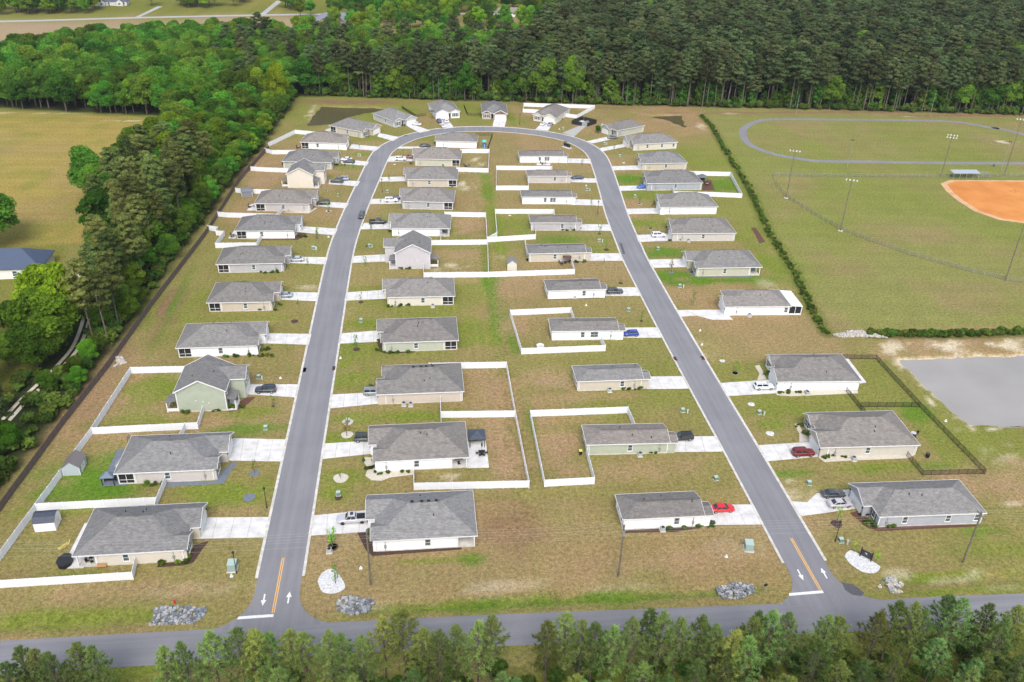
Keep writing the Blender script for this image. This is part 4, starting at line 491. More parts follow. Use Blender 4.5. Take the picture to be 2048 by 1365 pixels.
def roof_bits(root, pts_, box=False):
    for (x, y, z) in pts_:
        if box: me = MESHC.setdefault('rv', MB().box((-.28, -.2, 0), (.28, .2, .22)).mesh('roof_vent', M['black'])); part('roof_vent', me, root, (x, y, z))
        else: me = MESHC.setdefault('vp', MB().cyl((0, 0), .07, -.3, .4, 8).cyl((0, 0), .13, -.2, .06, 8).mesh('vent_pipe', M['dark'])); part('vent_pipe', me, root, (x, y, z))
def garage_mesh(w):
    k = ('gd', round(w, 1))
    if k not in MESHC:
        mb = MB(); mb.box((-.02, -w/2, .02), (.03, w/2, 2.15))
        for i in range(4):
            for j in range(6): mb.box((.03, -w/2+.08+j*(w-.1)/6, .08+i*.52), (.05, -w/2+(j+1)*(w-.1)/6-.02, .08+i*.52+.42))
        MESHC[k] = mb.mesh('garage_door', M['trim'])
    return MESHC[k]
def house(k):
    global RT
    (cx, cy), phi, L, W = HOUSE[k]; col, cw = HCOL[k]; ph = math.radians(phi); near = -1 if math.cos(ph) > 0 or k in ('T1', 'L13') else 1
    if k in ('T2', 'T3'): near = 1
    h, p = 2.75, .5; narrow = k[0] == 'J'
    if narrow: p = .34
    tone = rng.uniform(.82, 1.06); wm = rng.uniform(-.02, .08); RT = (tone*(1+wm), tone, tone*(1-wm))
    desc = {'open': 'an open corner porch', 'screen': 'a screened corner porch', None: 'a grey hip roof'}[PORCH.get(k)]
    root = thing('house', f'{cw} single-storey house with {desc}, {ref(k).replace(" house", "")}', 'house', (cx, cy, 0), ph, 'houses of the subdivision')
    x0, x1, y0, y1 = -L/2, L/2, -W/2, W/2; po = PORCH.get(k); pxl, pyl = 3.1, 2.6
    poly = [(x0, y0), (x1, y0), (x1, y1), (x0, y1)]
    if po:
        poly = [(x0, y0+pyl), (x0+pxl, y0+pyl), (x0+pxl, y0), (x1, y0), (x1, y1), (x0, y1)]
        if near > 0: poly = [(x, -y) for x, y in poly]
    part('wall', MB().prism(poly, .22, h+.1, True, False).mesh('wall', M['siding']), root, color=col)
    part('foundation', MB().prism([(x*(1+.05/L), y*(1+.05/W)) for x, y in [(x0, y0), (x1, y0), (x1, y1), (x0, y1)]], -.3, .23).mesh('foundation', M['concrete2']), root)
    zt = h+.2; mb = MB(); a, b, r = slopes(mb, x0-OV, x1+OV, 0, W/2+OV, zt, p, 1, 0 if narrow else 1)
    rf = part('roof', mb.mesh('roof', M['shingles']), root, color=RT)
    mb = MB()
    for s_ in (-1, 1):
        mb.bar((a, s_*.12, r+.0), (b, s_*.12, r+.0), .26, .05)
    part('ridge_cap', mb.mesh('ridge_cap', M['shingles']), rf, color=tuple(c*.72 for c in RT))
    mb = MB(); e = OV+.03; zf = zt-.075
    for s_ in (-1, 1): mb.bar((x0-e, s_*(W/2+e), zf), (x1+e, s_*(W/2+e), zf), .06, .2)
    for xx in ((x0-e,) if narrow else (x0-e, x1+e)): mb.bar((xx, -W/2-e+.031, zf), (xx, W/2+e-.031, zf), .06, .2)
    part('fascia', mb.mesh('fascia', M['trim']), root)
    part('soffit', MB().box((x0-OV, y0-OV, h+.015), (x1+OV, y1+OV, h+.035)).mesh('soffit', M['trim']), root)
    # corner boards
    for (x, y) in ((x1, y0), (x1, y1), (x0, y0), (x0, y1)):
        if po and x == x0 and (y > 0) == (near > 0): continue
        part('corner_board', MESHC.setdefault('cb', MB().box((-.09, -.09, .22), (.09, .09, 2.77)).mesh('corner_board', M['trim'])), root, (x, y, 0))
    if po:
        yn = near*W/2
        for q in ((x0+.09, yn-near*.09), (x0+.09, yn-near*pyl), (x0+pxl, yn-near*.09)):
            part('porch_post', MESHC.setdefault('pp', MB().box((-.1, -.1, 0), (.1, .1, 2.77)).mesh('porch_post', M['trim'])), root, (*q, 0))
        if po == 'screen':
            part('porch_screen', MB().box((x0+.2, yn-near*.1-.015, .3), (x0+pxl-.1, yn-near*.1+.015, h)).box((x0+.08, min(yn-near*.2, yn-near*(pyl-.1)), .3), (x0+.11, max(yn-near*.2, yn-near*(pyl-.1)), h)).mesh('porch_screen', M['screen']), root)
            mb = MB(); mb.box((x0+.15, yn-near*.1-.04, .95), (x0+pxl-.1, yn-near*.1+.04, 1.05)); mb.box((x0+pxl/2-.04, yn-near*.1-.035, .3), (x0+pxl/2+.04, yn-near*.1+.035, h)); mb.box((x0+.05, min(yn-near*.2, yn-near*(pyl-.1)), .95), (x0+.14, max(yn-near*.2, yn-near*(pyl-.1)), 1.05))
            part('porch_rail', mb.mesh('porch_rail', M['trim']), root)
        else:
            part('patio_door', MB().box((x0+.6, yn-near*pyl-.03, .25), (x0+2.4, yn-near*pyl+.03, 2.3)).mesh('patio_door', M['glass']), root)
    for f in SIDEWIN.get(k, []):
        xx = x0+f*L if near < 0 else x1-f*L
        if abs(xx) > L/2-.8: xx = math.copysign(L/2-.9, xx)
        window(root, xx, near*W/2, .95, 0 if near < 0 else math.pi)
    for yy in ((-W/4, W/4) if not po else (-near*W/4,)):                                                    # rear windows
        window(root, x0, yy, .95, -math.pi/2)
    # front: garage wing, door, windows
    gw = 6.1 if not narrow else W*.5; pj = 1.7
    dp = DRIVE[k]; far = min(dp, key=lambda q: math.hypot(q[0]-cx, q[1]-cy)); d4 = sorted(dp, key=lambda q: math.hypot(q[0]-cx, q[1]-cy))[:2]; mx_, my_ = (d4[0][0]+d4[1][0])/2-cx, (d4[0][1]+d4[1][1])/2-cy
    gy = -math.sin(ph)*mx_+math.cos(ph)*my_; lim = W/2-gw/2; gy = lim if gy > 0 else -lim
    if narrow: gy = near*(W/2-gw/2)
    if k == 'R1': gw = 5.4; gy = -(W/2-gw/2)
    mb = MB(); mb.prism([(x1-.05, gy-gw/2), (x1+pj, gy-gw/2), (x1+pj, gy+gw/2), (x1-.05, gy+gw/2)], .0, h+.1, True, False)
    part('garage_wall', mb.mesh('garage_wall', M['siding']), root, color=col)
    cross_gable(root, x1+pj, x1+OV, gy, gw, zt+(.004 if narrow else 0), p, col if k != 'T2' else (.13, .09, .07), 'garage_roof')
    for s_ in (-1, 1): part('garage_fascia', MB().bar((x1+OV, gy+s_*(gw/2+e), zf-.002), (x1+pj+OV, gy+s_*(gw/2+e), zf-.002), .055, .2).mesh('garage_fascia', M['trim']), root)
    if narrow:
        t = MB(); r_ = zt+(W/2+OV)*p
        for s_ in (-1, 1): t.bar((x1+OV+.03, s_*(W/2+OV), zt-.08), (x1+OV+.03, 0, r_-.08), .05, .24)
        part('rake_board', t.mesh('rake_board', M['trim']), root)
        part('gable_wall', MB().solid([(x1, y0, h+.05), (x1, y1, h+.05), (x1, 0, h+.1+W/2*p)], [(0, 1, 2)]) or root) if False else None
        g = MB(); g.solid([(x1-.03, y0, h+.05), (x1-.03, y1, h+.05), (x1-.03, 0, zt+W/2*p-.05), (x1, y0, h+.05), (x1, y1, h+.05), (x1, 0, zt+W/2*p-.05)], [(3, 4, 5), (2, 1, 0), (0, 1, 4, 3), (1, 2, 5, 4), (2, 0, 3, 5)]); part('gable_wall', g.mesh('gable_wall', M['siding']), root, color=col)
    dw = min(4.9, gw-1.)
    if narrow: part('front_door', MESHC.setdefault('fd', MB().box((-.03, -.48, .2), (.05, .48, 2.3)).mesh('front_door', M['dark'])), root, (x1+pj, gy, 0))
    else:
        part('garage_door', garage_mesh(dw), root, (x1+pj, gy, 0))
        for s_ in (-1, 1): part('coach_lamp', MESHC.setdefault('cl', MB().box((0, -.09, 1.8), (.16, .09, 2.15)).mesh('coach_lamp', M['black'])), root, (x1+pj, gy+s_*(dw/2+.3), 0))
        sg = -1 if gy > 0 else 1; yd = gy+sg*(gw/2+.75)
        fd = part('front_door', MESHC.setdefault('fd', MB().box((-.03, -.48, .2), (.05, .48, 2.3)).mesh('front_door', M['dark'])), root, (x1, yd, 0)); part('handle', MESHC.setdefault('fh', MB().box((.05, -.4, 1.1), (.1, -.34, 1.3)).mesh('handle', M['steel'])), fd)
        yb = sg*(W/2-2.1)
        if W > 10:
            part('bay_wall', MB().prism([(x1-.05, yb-2), (x1+.6, yb-2), (x1+.6, yb+2), (x1-.05, yb+2)], 0, h+.1, True, False).mesh('bay_wall', M['siding']), root, color=col)
            cross_gable(root, x1+.6, x1+OV, yb, 4.0, zt+.006, p, col if k != 'T2' else (.13, .09, .07), 'bay_roof')
            for dy in (-.55, .55): window(root, x1+.6, yb+dy, .8, math.pi/2, 1.0, 1.5, None)
            for dy in (-1.35, 1.35): part('shutter', MESHC.setdefault('sh2', MB().box((0, -.17, .7), (.05, .17, 2.4)).mesh('shutter', M['dark'])), root, (x1+.6, yb+dy, 0))
        else: window(root, x1, yb, .8, math.pi/2, 1.0, 1.5, True)
    # roof details
    if k in ('I1', 'I3'): roof_bits(root, [(q*L, .0, r-.02) for q in (-.12, -.04, .03, .13)], True)
    rr = random.Random(k); bits = []
    for _ in range(rr.choice((2, 3, 3))):
        y = rr.uniform(.15, .75)*(W/2)*near*(1 if rr.random() < .7 else -1); bits.append((rr.uniform(a+.5, b-.5) if b-a > 2 else a, y, zt+(W/2+OV-abs(y))*p))
    roof_bits(root, bits)
    if near and k not in ('L13', 'T1', 'T2', 'T3'):
        xm = x1-1.6; yn = near*W/2
        part('meter_box', MESHC.setdefault('mt', MB().box((-.2, -.16, .9), (.2, .16, 1.6)).box((-.05, -.06, .2), (.05, .06, 2.7)).mesh('meter_box', M['steel'])), root, (xm, yn+near*.05, 0))
        part('downspout', MESHC.setdefault('ds', MB().box((-.06, -.06, .1), (.06, .06, 2.75)).mesh('downspout', M['trim'])), root, (x0+(.35 if not po else pxl+.3), yn+near*.07, 0))
    if k == 'R8':
        mb = MB(); mb.slab([(x0-3.8, -W/2-.1, 2.75), (x0-.44, -W/2-.1, 3.0), (x0-.44, W/2+.1, 3.0), (x0-3.8, W/2+.1, 2.75)][::1], .14); part('patio_cover', mb.mesh('patio_cover', M['vinyl']), root)
        for y in (-W/2+.1, 0, W/2-.1): part('porch_post', MESHC.setdefault('pp', None) or MB().box((-.1, -.1, 0), (.1, .1, 2.68)).mesh('porch_post', M['trim']), root, (x0-3.6, y, 0))
        part('porch_screen', MB().box((x0-3.55, near*W/2-.13, .5), (x0-.05, near*W/2-.1, 2.6)).box((x0-3.62, -W/2+.2, .5), (x0-3.58, W/2-.2, 2.6)).mesh('porch_screen', M['screen']), root)
        part('porch_rail', MB().box((x0-3.6, near*W/2-.16, 0), (x0-.05, near*W/2-.08, .5)).box((x0-1.9, near*W/2-.16, .5), (x0-1.8, near*W/2-.08, 2.62)).mesh('porch_rail', M['trim']), root)
    return root
def house2(k):
    global RT
    (cx, cy), phi, L, W = HOUSE[k]; col, cw = HCOL[k]; ph = math.radians(phi); near = -1 if math.cos(ph) > 0 else 1
    tone = rng.uniform(.78, .95); RT = (tone,)*3; h, p = 5.35, .52
    root = thing('two_storey_house', f'tall {cw} two-storey house, gable towards viewer, {ref(k).replace(" house", "")}', 'house', (cx, cy, 0), ph, 'two-storey houses')
    x0, x1, y0, y1 = -L/2, L/2, -W/2, W/2; zt = h+.2; ap = zt+(L/2)*p
    # main block: gable ends face +-y, so the profile is extruded along y
    pr_ = [(x0, 0), (x1, 0), (x1, zt-.1), (0, ap-.14), (x0, zt-.1)]; mb = MB(); v = [(x, y0, z) for x, z in pr_]+[(x, y1, z) for x, z in pr_]
    mb.solid(v, [(0, 1, 2, 3, 4), (9, 8, 7, 6, 5)]+[((i+1) % 5, i, 5+i, 5+(i+1) % 5) for i in range(5)]); part('wall', mb.mesh('wall', M['siding']), root, color=col)
    part('foundation', MB().box((x0-.03, y0-.03, -.2), (x1+.03, y1+.03, .25)).mesh('foundation', M['concrete2']), root)
    mb = MB(); hw = L/2+OV; r = zt+hw*p-.2; ze = zt-.2
    mb.slab([(-hw, y0-OV, ze), (0, y0-OV, r), (0, y1+OV, r), (-hw, y1+OV, ze)][::-1], .16); mb.slab([(hw, y0-OV, ze), (hw, y1+OV, ze), (0, y1+OV, r), (0, y0-OV, r)], .16)
    part('roof', mb.mesh('roof', M['shingles']), root, color=RT)
    t = MB()
    for y in (y0-OV-.03, y1+OV+.03):
        for s_ in (-1, 1): t.bar((s_*hw, y, ze-.07), (0, y, r-.07), .05, .26)
    for s_ in (-1, 1): t.bar((s_*(hw+.03), y0-OV, ze-.08), (s_*(hw+.03), y1+OV, ze-.08), .06, .2)
    part('rake_board', t.mesh('rake_board', M['trim']), root)
    for x in (x0, x1):
        for y in (y0, y1): part('corner_board', MESHC.setdefault('cb2', MB().box((-.1, -.1, .2), (.1, .1, 5.3)).mesh('corner_board', M['trim'])), root, (x, y, 0))
    # front wing, two storeys, on the far side
    gw = 5.4; gy = -near*(W/2-gw/2-.2); pj = 3.4
    part('wing_wall', MB().prism([(x1-.1, gy-gw/2), (x1+pj, gy-gw/2), (x1+pj, gy+gw/2), (x1-.1, gy+gw/2)], 0, h-.1, True, False).mesh('wing_wall', M['siding']), root, color=col)
    g2 = gw/2+OV; zw = ze; rr_ = zw+g2*p; mb = MB(); xb = hw-g2*1.0
    mb.slab([(hw-.05, gy-g2, zw), (x1+pj+OV, gy-g2, zw), (x1+pj+OV, gy, rr_), (xb, gy, rr_)], .16); mb.slab([(x1+pj+OV, gy+g2, zw), (hw-.05, gy+g2, zw), (xb, gy, rr_), (x1+pj+OV, gy, rr_)], .16)
    part('wing_roof', mb.mesh('wing_roof', M['shingles']), root, color=RT)
    xw = x1+pj; g = MB(); g.solid([(xw-.04, gy-gw/2, h-.15), (xw-.04, gy+gw/2, h-.15), (xw-.04, gy, zw+gw/2*p), (xw, gy-gw/2, h-.15), (xw, gy+gw/2, h-.15), (xw, gy, zw+gw/2*p)], [(3, 4, 5), (2, 1, 0), (0, 1, 4, 3), (1, 2, 5, 4), (2, 0, 3, 5)]); part('gable_wall', g.mesh('gable_wall', M['siding']), root, color=col)
    t = MB()
    for s_ in (-1, 1): t.bar((xw+OV+.03, gy+s_*g2, zw-.07), (xw+OV+.03, gy, rr_-.07), .05, .26); t.bar((hw, gy+s_*(g2+.03), zw-.08), (xw+OV, gy+s_*(g2+.03), zw-.08), .06, .2)
    part('wing_trim', t.mesh('wing_trim', M['trim']), root)
    part('garage_door', garage_mesh(4.6), root, (xw, gy, 0))
    window(root, xw, gy-.9, 3.3, math.pi/2, 1., 1.4); window(root, xw, gy+.9, 3.3, math.pi/2, 1., 1.4)
    # porch over the entry on the near side
    yp = near*(W/2-2.0); mb = MB(); mb.slab([(x1, yp-2, 3.35), (x1+2.1, yp-2, 2.75), (x1+2.1, yp+2, 2.75), (x1, yp+2, 3.35)], .16); part('porch_roof', mb.mesh('porch_roof', M['shingles']), root, color=RT)
    for y in (yp-1.8, yp+1.8): part('porch_post', MB().box((-.1, -.1, 0), (.1, .1, 2.6)).mesh('porch_post', M['trim']), root, (x1+1.9, y, 0))
    part('front_door', MESHC.setdefault('fd', MB().box((-.03, -.48, .2), (.05, .48, 2.3)).mesh('front_door', M['dark'])), root, (x1, yp, 0))
    part('porch_floor', MB().box((x1, yp-2, 0), (x1+2.1, yp+2, .2)).mesh('porch_floor', M['concrete']), root)
    window(root, x1, yp, 3.5, math.pi/2, 1., 1.3)
    # rear porch
    yq = near*(W/2-2.6 if k != 'L3' else W/2-1.6); xr = x0-2.4
    mb = MB(); mb.slab([(xr-.2, yq-1.7, 2.6), (x0, yq-1.7, 3.2), (x0, yq+1.7, 3.2), (xr-.2, yq+1.7, 2.6)][::1], .14); part('rear_porch_roof', mb.mesh('rear_porch_roof', M['shingles']), root, color=RT)
    for y in (yq-1.5, yq+1.5): part('porch_post', MB().box((-.1, -.1, 0), (.1, .1, 2.55)).mesh('porch_post', M['trim']), root, (xr, y, 0))
    part('porch_rail', MB().box((xr-.04, yq-1.5, .2), (xr+.04, yq+1.5, 1.0)).box((xr, yq+near*1.5-.03, .2), (x0, yq+near*1.5+.03, 1.0)).mesh('porch_rail', M['trim']), root)
    for z in (1., 3.6):
        for y in (-W/4, W/4): window(root, x0, y, z, -math.pi/2)
    for (x, z) in ((-1.2, 2.9), (1.5, 2.2), (.3, 2.6)): part('wall_vent', MESHC.setdefault('wv', MB().box((-.12, -.06, -.1), (.12, .06, .1)).mesh('wall_vent', M['trim'])), root, (x, near*W/2, z))
    roof_bits(root, [(2.2, 0, r-2.2*p), (-2., near*2, r-2*p)])
for k_ in HOUSE: (house2 if k_ in ('L3', 'L9', 'I6') else house)(k_)

# ---------------------------------------------------------------- fences
def near_house(x, y): return min(HOUSE, key=lambda k: math.hypot(HOUSE[k][0][0]-x, HOUSE[k][0][1]-y))
def seg_fence(root, lines, pm, sm, step, h, pn='panel', sn='post', cap=None):
    o0 = root.location; seen = []
    for l in lines:
        for (a, b) in zip(l, l[1:]):
            d = math.hypot(b[0]-a[0], b[1]-a[1]); n = max(1, round(d/step)); ang = math.atan2(b[1]-a[1], b[0]-a[0])
            for i in range(n):
                x = a[0]+(b[0]-a[0])*i/n; y = a[1]+(b[1]-a[1])*i/n; part(pn, pm, root, (x-o0.x, y-o0.y, rng.uniform(-.015, .015)), ang+rng.uniform(-.004, .004), (d/n, 1, 1))
            for i in range(n+1):
                x = a[0]+(b[0]-a[0])*i/n; y = a[1]+(b[1]-a[1])*i/n
                if any(abs(x-q[0])+abs(y-q[1]) < .3 for q in seen): continue
                seen.append((x, y)); part(sn, sm, root, (x-o0.x, y-o0.y, 0), ang)
def build_fences():
    mb = MB(); mb.box((0, -.02, .06), (1, .02, 1.72)); mb.box((0, -.035, .05), (1, .035, .2)); mb.box((0, -.035, 1.66), (1, .035, 1.8))
    for i in range(1, 12): mb.box((i/12-.004, -.026, .2), (i/12+.004, .026, 1.66))
    vp = mb.mesh('panel', M['vinyl']); mb = MB(); mb.box((-.065, -.065, -.2), (.065, .065, 1.84)); mb.solid([(-.08,-.08,1.84),(.08,-.08,1.84),(.08,.08,1.84),(-.08,.08,1.84),(0,0,1.93)], [(0,1,4),(1,2,4),(2,3,4),(3,0,4),(3,2,1,0)]); vs = mb.mesh('post', M['vinylpost'])
    for n, ls in WFENCE:
        k, what = n.split()[0], n.split()[1]
        w_ = {'yard': 'around the backyard of', 'back': 'running far behind', 'divider': 'dividing the lawn beyond', 'north': 'beyond the shed of'}[what]
        r = thing('vinyl_fence', f'white vinyl privacy fence {w_} {ref(k)}', 'fence', ls[0][0], 0, 'white vinyl privacy fences'); seg_fence(r, ls, vp, vs, 2.4, 1.8)
    mb = MB(); mb.box((0, -.015, .12), (1, .015, .17)); mb.box((0, -.015, 1.18), (1, .015, 1.24))
    for i in range(18): mb.box(((i+.5)/18-.006, -.011, .02), ((i+.5)/18+.006, .011, 1.36))
    bp = mb.mesh('panel', M['dark']); bs_ = MB().box((-.035, -.035, -.1), (.035, .035, 1.45)).mesh('post', M['dark'])
    for n, ls in BFENCE:
        k = n.split()[0]; r = thing('picket_fence', f'low black metal picket fence behind {ref(k)}', 'fence', ls[0][0], 0, 'black metal picket fences'); seg_fence(r, ls, bp, bs_, 2.0, 1.3)
    mb = MB(); mb.box((0, -.05, .4), (1, -.012, .5)); mb.box((0, -.05, 1.4), (1, -.012, 1.5))
    for i in range(14): mb.box((i/14+.003, -.012, .02), ((i+1)/14-.003, .012+.006*(i % 2), 1.8+.02*((i*7) % 3)))
    wp = mb.mesh('panel', M['wood']); ws = MB().box((-.06, -.06, -.2), (.06, .06, 1.86)).mesh('post', M['wood'])
    r = thing('board_fence', 'long weathered brown board fence along the left woods', 'fence', WOODFENCE[0]); seg_fence(r, [WOODFENCE], wp, ws, 2.4, 1.8)
    cp = MB().box((0, -.004, .02), (1, .004, 1.5)).mat(1).box((0, -.008, 1.485), (1, .008, 1.5)).mesh('mesh_panel', [M['chain'], M['wire']]); cs = MB().cyl((0, 0), .02, 0, 1.52, 6).mesh('post', M['wire'])
    r = thing('chain_link_fence', 'silver chain-link outfield fence round the ball field', 'fence', CHAIN[0]); seg_fence(r, [CHAIN], cp, cs, 3.0, 1.5, 'mesh_panel')
    # pump station compound
    r = thing('pump_compound', 'black screened fence compound beside the gravel track at top right', 'enclosure', PUMP[0]); P = [(x-PUMP[0][0], y-PUMP[0][1]) for x, y in PUMP]
    sp = MB().box((0, -.015, .05), (1, .015, 1.85)).mesh('screen_panel', M['dark'])
    for a, b in zip(P, P[1:]+P[:1]):
        d = math.hypot(b[0]-a[0], b[1]-a[1]); n = max(2, round(d/2.6)); an = math.atan2(b[1]-a[1], b[0]-a[0])
        for i in range(n):
            if a is P[0] and i == n-1:
                x, y = a[0]+(b[0]-a[0])*i/n, a[1]+(b[1]-a[1])*i/n
                for f0 in (0, .5): part('gate', MB().box((0, -.03, .05), (.06, .03, 1.9)).box((1.2, -.03, .05), (1.26, .03, 1.9)).box((0, -.03, 1.84), (1.26, .03, 1.9)).box((0, -.012, .1), (1.26, .012, 1.8)).mesh('gate', M['steel']), r, (x+(b[0]-a[0])/n*f0, y+(b[1]-a[1])/n*f0, 0), an)
                continue
            part('screen_panel', sp, r, (a[0]+(b[0]-a[0])*i/n, a[1]+(b[1]-a[1])*i/n, 0), an, (d/n, 1, 1))
    c = np.mean(P, 0); part('gravel_pad', MB().prism([tuple(c+(np.array(q)-c)*.98) for q in P], -.1, .04).mesh('gravel_pad', M['gravel']), r)
    pts_ = [(c[0]+.9*math.cos(t)-1, c[1]+.4, 1.1*math.sin(t)) for t in np.linspace(0, math.pi, 9)]; part('vent_pipe', MB().tube(pts_, .16, 8).mesh('vent_pipe', M['trim'], True), r); part('mast', MB().cyl((c[0], c[1]+1.5), .07, 0, 4.8, 8).mesh('mast', M['steel']), r)
    part('control_cabinet', MB().box((c[0]+1, c[1]-.5, 0), (c[0]+1.9, c[1]+.1, 1.5)).mesh('control_cabinet', M['steel']), r)
build_fences()
# ---------------------------------------------------------------- vehicles
CARCOL = dict(navy=(.022,.03,.055), steel=(.30,.33,.38), silver=(.46,.47,.49), black=(.012,.013,.015), silverblue=(.28,.32,.40), white=(.80,.80,.81), blue=(.05,.09,.22), grey=(.18,.19,.21), brightblue=(.01,.12,.52), maroon=(.17,.008,.015), charcoal=(.055,.06,.068), darkgreen=(.04,.048,.045), sage=(.22,.26,.28), red=(.60,.012,.018), cobalt=(.012,.05,.32))
def car_meshes(kind):
    if kind in MESHC: return MESHC[kind]
    sp = dict(sedan=(4.75,1.83,1.46,.98,(-.37,.25),(-.21,.07)), suv=(4.75,1.92,1.72,1.08,(-.485,.23),(-.44,.10)), hatch=(4.15,1.76,1.52,1.0,(-.48,.27),(-.40,.08)), pickup=(5.75,2.02,1.88,1.12,(-.13,.23),(-.10,.13)))[kind]
    L, W, H, zt, cb, ct = sp; w = W/2
    st = [(-.5,.46,zt*.86,.80),(-.485,.36,zt*.97,.93),(-.42,.27,zt,.985),(-.2,.25,zt,1),(.15,.25,zt,1),(.28,.25,zt*.965,.995),(.42,.28,zt*.88,.96),(.475,.34,zt*.80,.90),(.5,.45,zt*.68,.78)]
    if kind in ('suv', 'pickup'): st = [(a, b, (c if a < .2 else zt*(1.0 if a < .3 else .95 if a < .45 else .88 if a < .49 else .74)), d) for a, b, c, d in st]
    mb = MB(); v = []
    for (x, zb, z1, ww) in st:
        for (yy, zz) in ((-.82, zb), (-1, zb+.16), (-1, z1*.8), (-.93, z1*.97), (-.8, z1), (.8, z1), (.93, z1*.97), (1, z1*.8), (1, zb+.16), (.82, zb)): v.append((x*L, yy*ww*w, zz))
    n = 10; f = [(i*n+j, i*n+(j+1) % n, (i+1)*n+(j+1) % n, (i+1)*n+j) for i in range(len(st)-1) for j in range(n)]+[tuple(range(n-1, -1, -1)), tuple(range((len(st)-1)*n, len(st)*n))]
    mb.solid(v, [q[::-1] for q in f]); body = mb.mesh('body', M['paint'], True)
    b0, b1, t0, t1 = cb[0]*L, cb[1]*L, ct[0]*L, ct[1]*L; wb, wt = w*.93, w*.74; zb = zt-.04
    B = [(b0,-wb,zb),(b1,-wb*.96,zb),(b1,wb*.96,zb),(b0,wb,zb)]; T = [(t0,-wt,H-.05),(t1,-wt,H-.05),(t1,wt,H-.05),(t0,wt,H-.05)]; R_ = [(t0+.12,-wt*.86,H),(t1-.14,-wt*.86,H),(t1-.14,wt*.86,H),(t0+.12,wt*.86,H)]
    mb = MB(); mb.solid(B+T+R_, [(0,1,5,4),(1,2,6,5),(2,3,7,6),(3,0,4,7),(4,5,9,8),(5,6,10,9),(6,7,11,10),(7,4,8,11),(8,9,10,11)]); cabin = mb.mesh('cabin', M['paint'])
    def win(q0, q1, q2, q3, ins=(.07, .12, .93, .9)):
        q = [Vector(p) for p in (q0, q1, q2, q3)]; nn = (q[1]-q[0]).cross(q[3]-q[0]).normalized()*.012; bl = lambda u, t: (q[0]*(1-u)+q[1]*u)*(1-t)+(q[3]*(1-u)+q[2]*u)*t
        m_ = MB(); m_.face([bl(ins[0], ins[1])+nn, bl(ins[2], ins[1])+nn, bl(ins[2], ins[3])+nn, bl(ins[0], ins[3])+nn]); return m_
    wins = [('windshield', win(B[1], B[2], T[2], T[1], (.05, .06, .95, .94))), ('rear_window', win(B[3], B[0], T[0], T[3], (.1, .2 if kind != 'sedan' else .08, .9, .92)))]
    for (a, b) in ((.06, .47), (.51, .95)): wins += [('side_window', win(B[0], B[1], T[1], T[0], (a, .1, b, .92))), ('side_window', win(B[2], B[3], T[3], T[2], (a, .1, b, .92)))]
    wins = [(a, b.mesh(a, M['carglass'])) for a, b in wins]
    r = .34 if kind in ('sedan', 'hatch') else .39
    ty = MB(); ty.tube([(0, -.12, 0), (0, -.09, 0), (0, .09, 0), (0, .12, 0)], [r*.9, r, r, r*.9], 16); tyre = ty.mesh('tyre', M['rubber'])
    rm = MB(); rm.tube([(0, -.135, 0), (0, .135, 0)], r*.62, 12); rim = rm.mesh('rim', M['rim'] if kind != 'pickup' else M['dark'])
    det = []
    hz = zt*.72
    for s_ in (-1, 1):
        det.append(('headlight', MB().box((L*.455, s_*w*.62-.16, hz-.06), (L*.492, s_*w*.62+.16, hz+.07)).mesh('headlight', M['lampw']), ()))
        det.append(('taillight', MB().box((-L*.496, s_*w*.7-.12, zt*.72), (-L*.478, s_*w*.7+.12, zt*.72+.2)).mesh('taillight', M['lampr']), ()))
        det.append(('mirror', MB().box((b1-.55, s_*(w*1.0)-.02, zt-.02), (b1-.38, s_*(w*1.0)+.14*s_, zt+.13)).mesh('mirror', M['paint']), 'c'))
    det.append(('grille', MB().box((L*.488, -w*.42, hz-.14), (L*.503, w*.42, hz+.03)).mesh('grille', M['black']), ()))
    det.append(('bumper', MB().box((-L*.503, -w*.75, .34), (-L*.47, w*.75, .55)).mesh('bumper', M['black'] if kind != 'sedan' else M['paint']), 'c'))
    if kind == 'pickup':
        det.append(('truck_bed', MB().box((-L*.478, -w*.83, zt-.02), (-L*.145, w*.83, zt+.012)).mesh('truck_bed', M['black']), ()))
        for s_ in (-1, 1): det.append(('bed_rail', MB().box((-L*.485, s_*w*.9-.07, zt-.03), (-L*.135, s_*w*.9+.07, zt+.09)).mesh('bed_rail', M['paint']), 'c'))
        det.append(('tailgate', MB().box((-L*.497, -w*.85, zt-.35), (-L*.475, w*.85, zt+.09)).mesh('tailgate', M['paint']), 'c'))
        det.append(('sunroof', MB().box((t0+.35, -wt*.6, H), (t1-.4, wt*.6, H+.012)).mesh('sunroof', M['carglass']), ()))
    if kind == 'suv':
        for s_ in (-1, 1): det.append(('roof_rack', MB().bar((t0+.2, s_*wt*.8, H+.05), (t1-.25, s_*wt*.8, H+.05), .05, .05).mesh('roof_rack', M['dark']), ()))
    MESHC[kind] = (L, w, r, body, cabin, wins, tyre, rim, det); return MESHC[kind]
CNAME = dict(steel='steel-blue', silverblue='silver-blue', brightblue='bright blue', darkgreen='dark green', sage='grey-green', cobalt='cobalt blue', maroon='dark red')
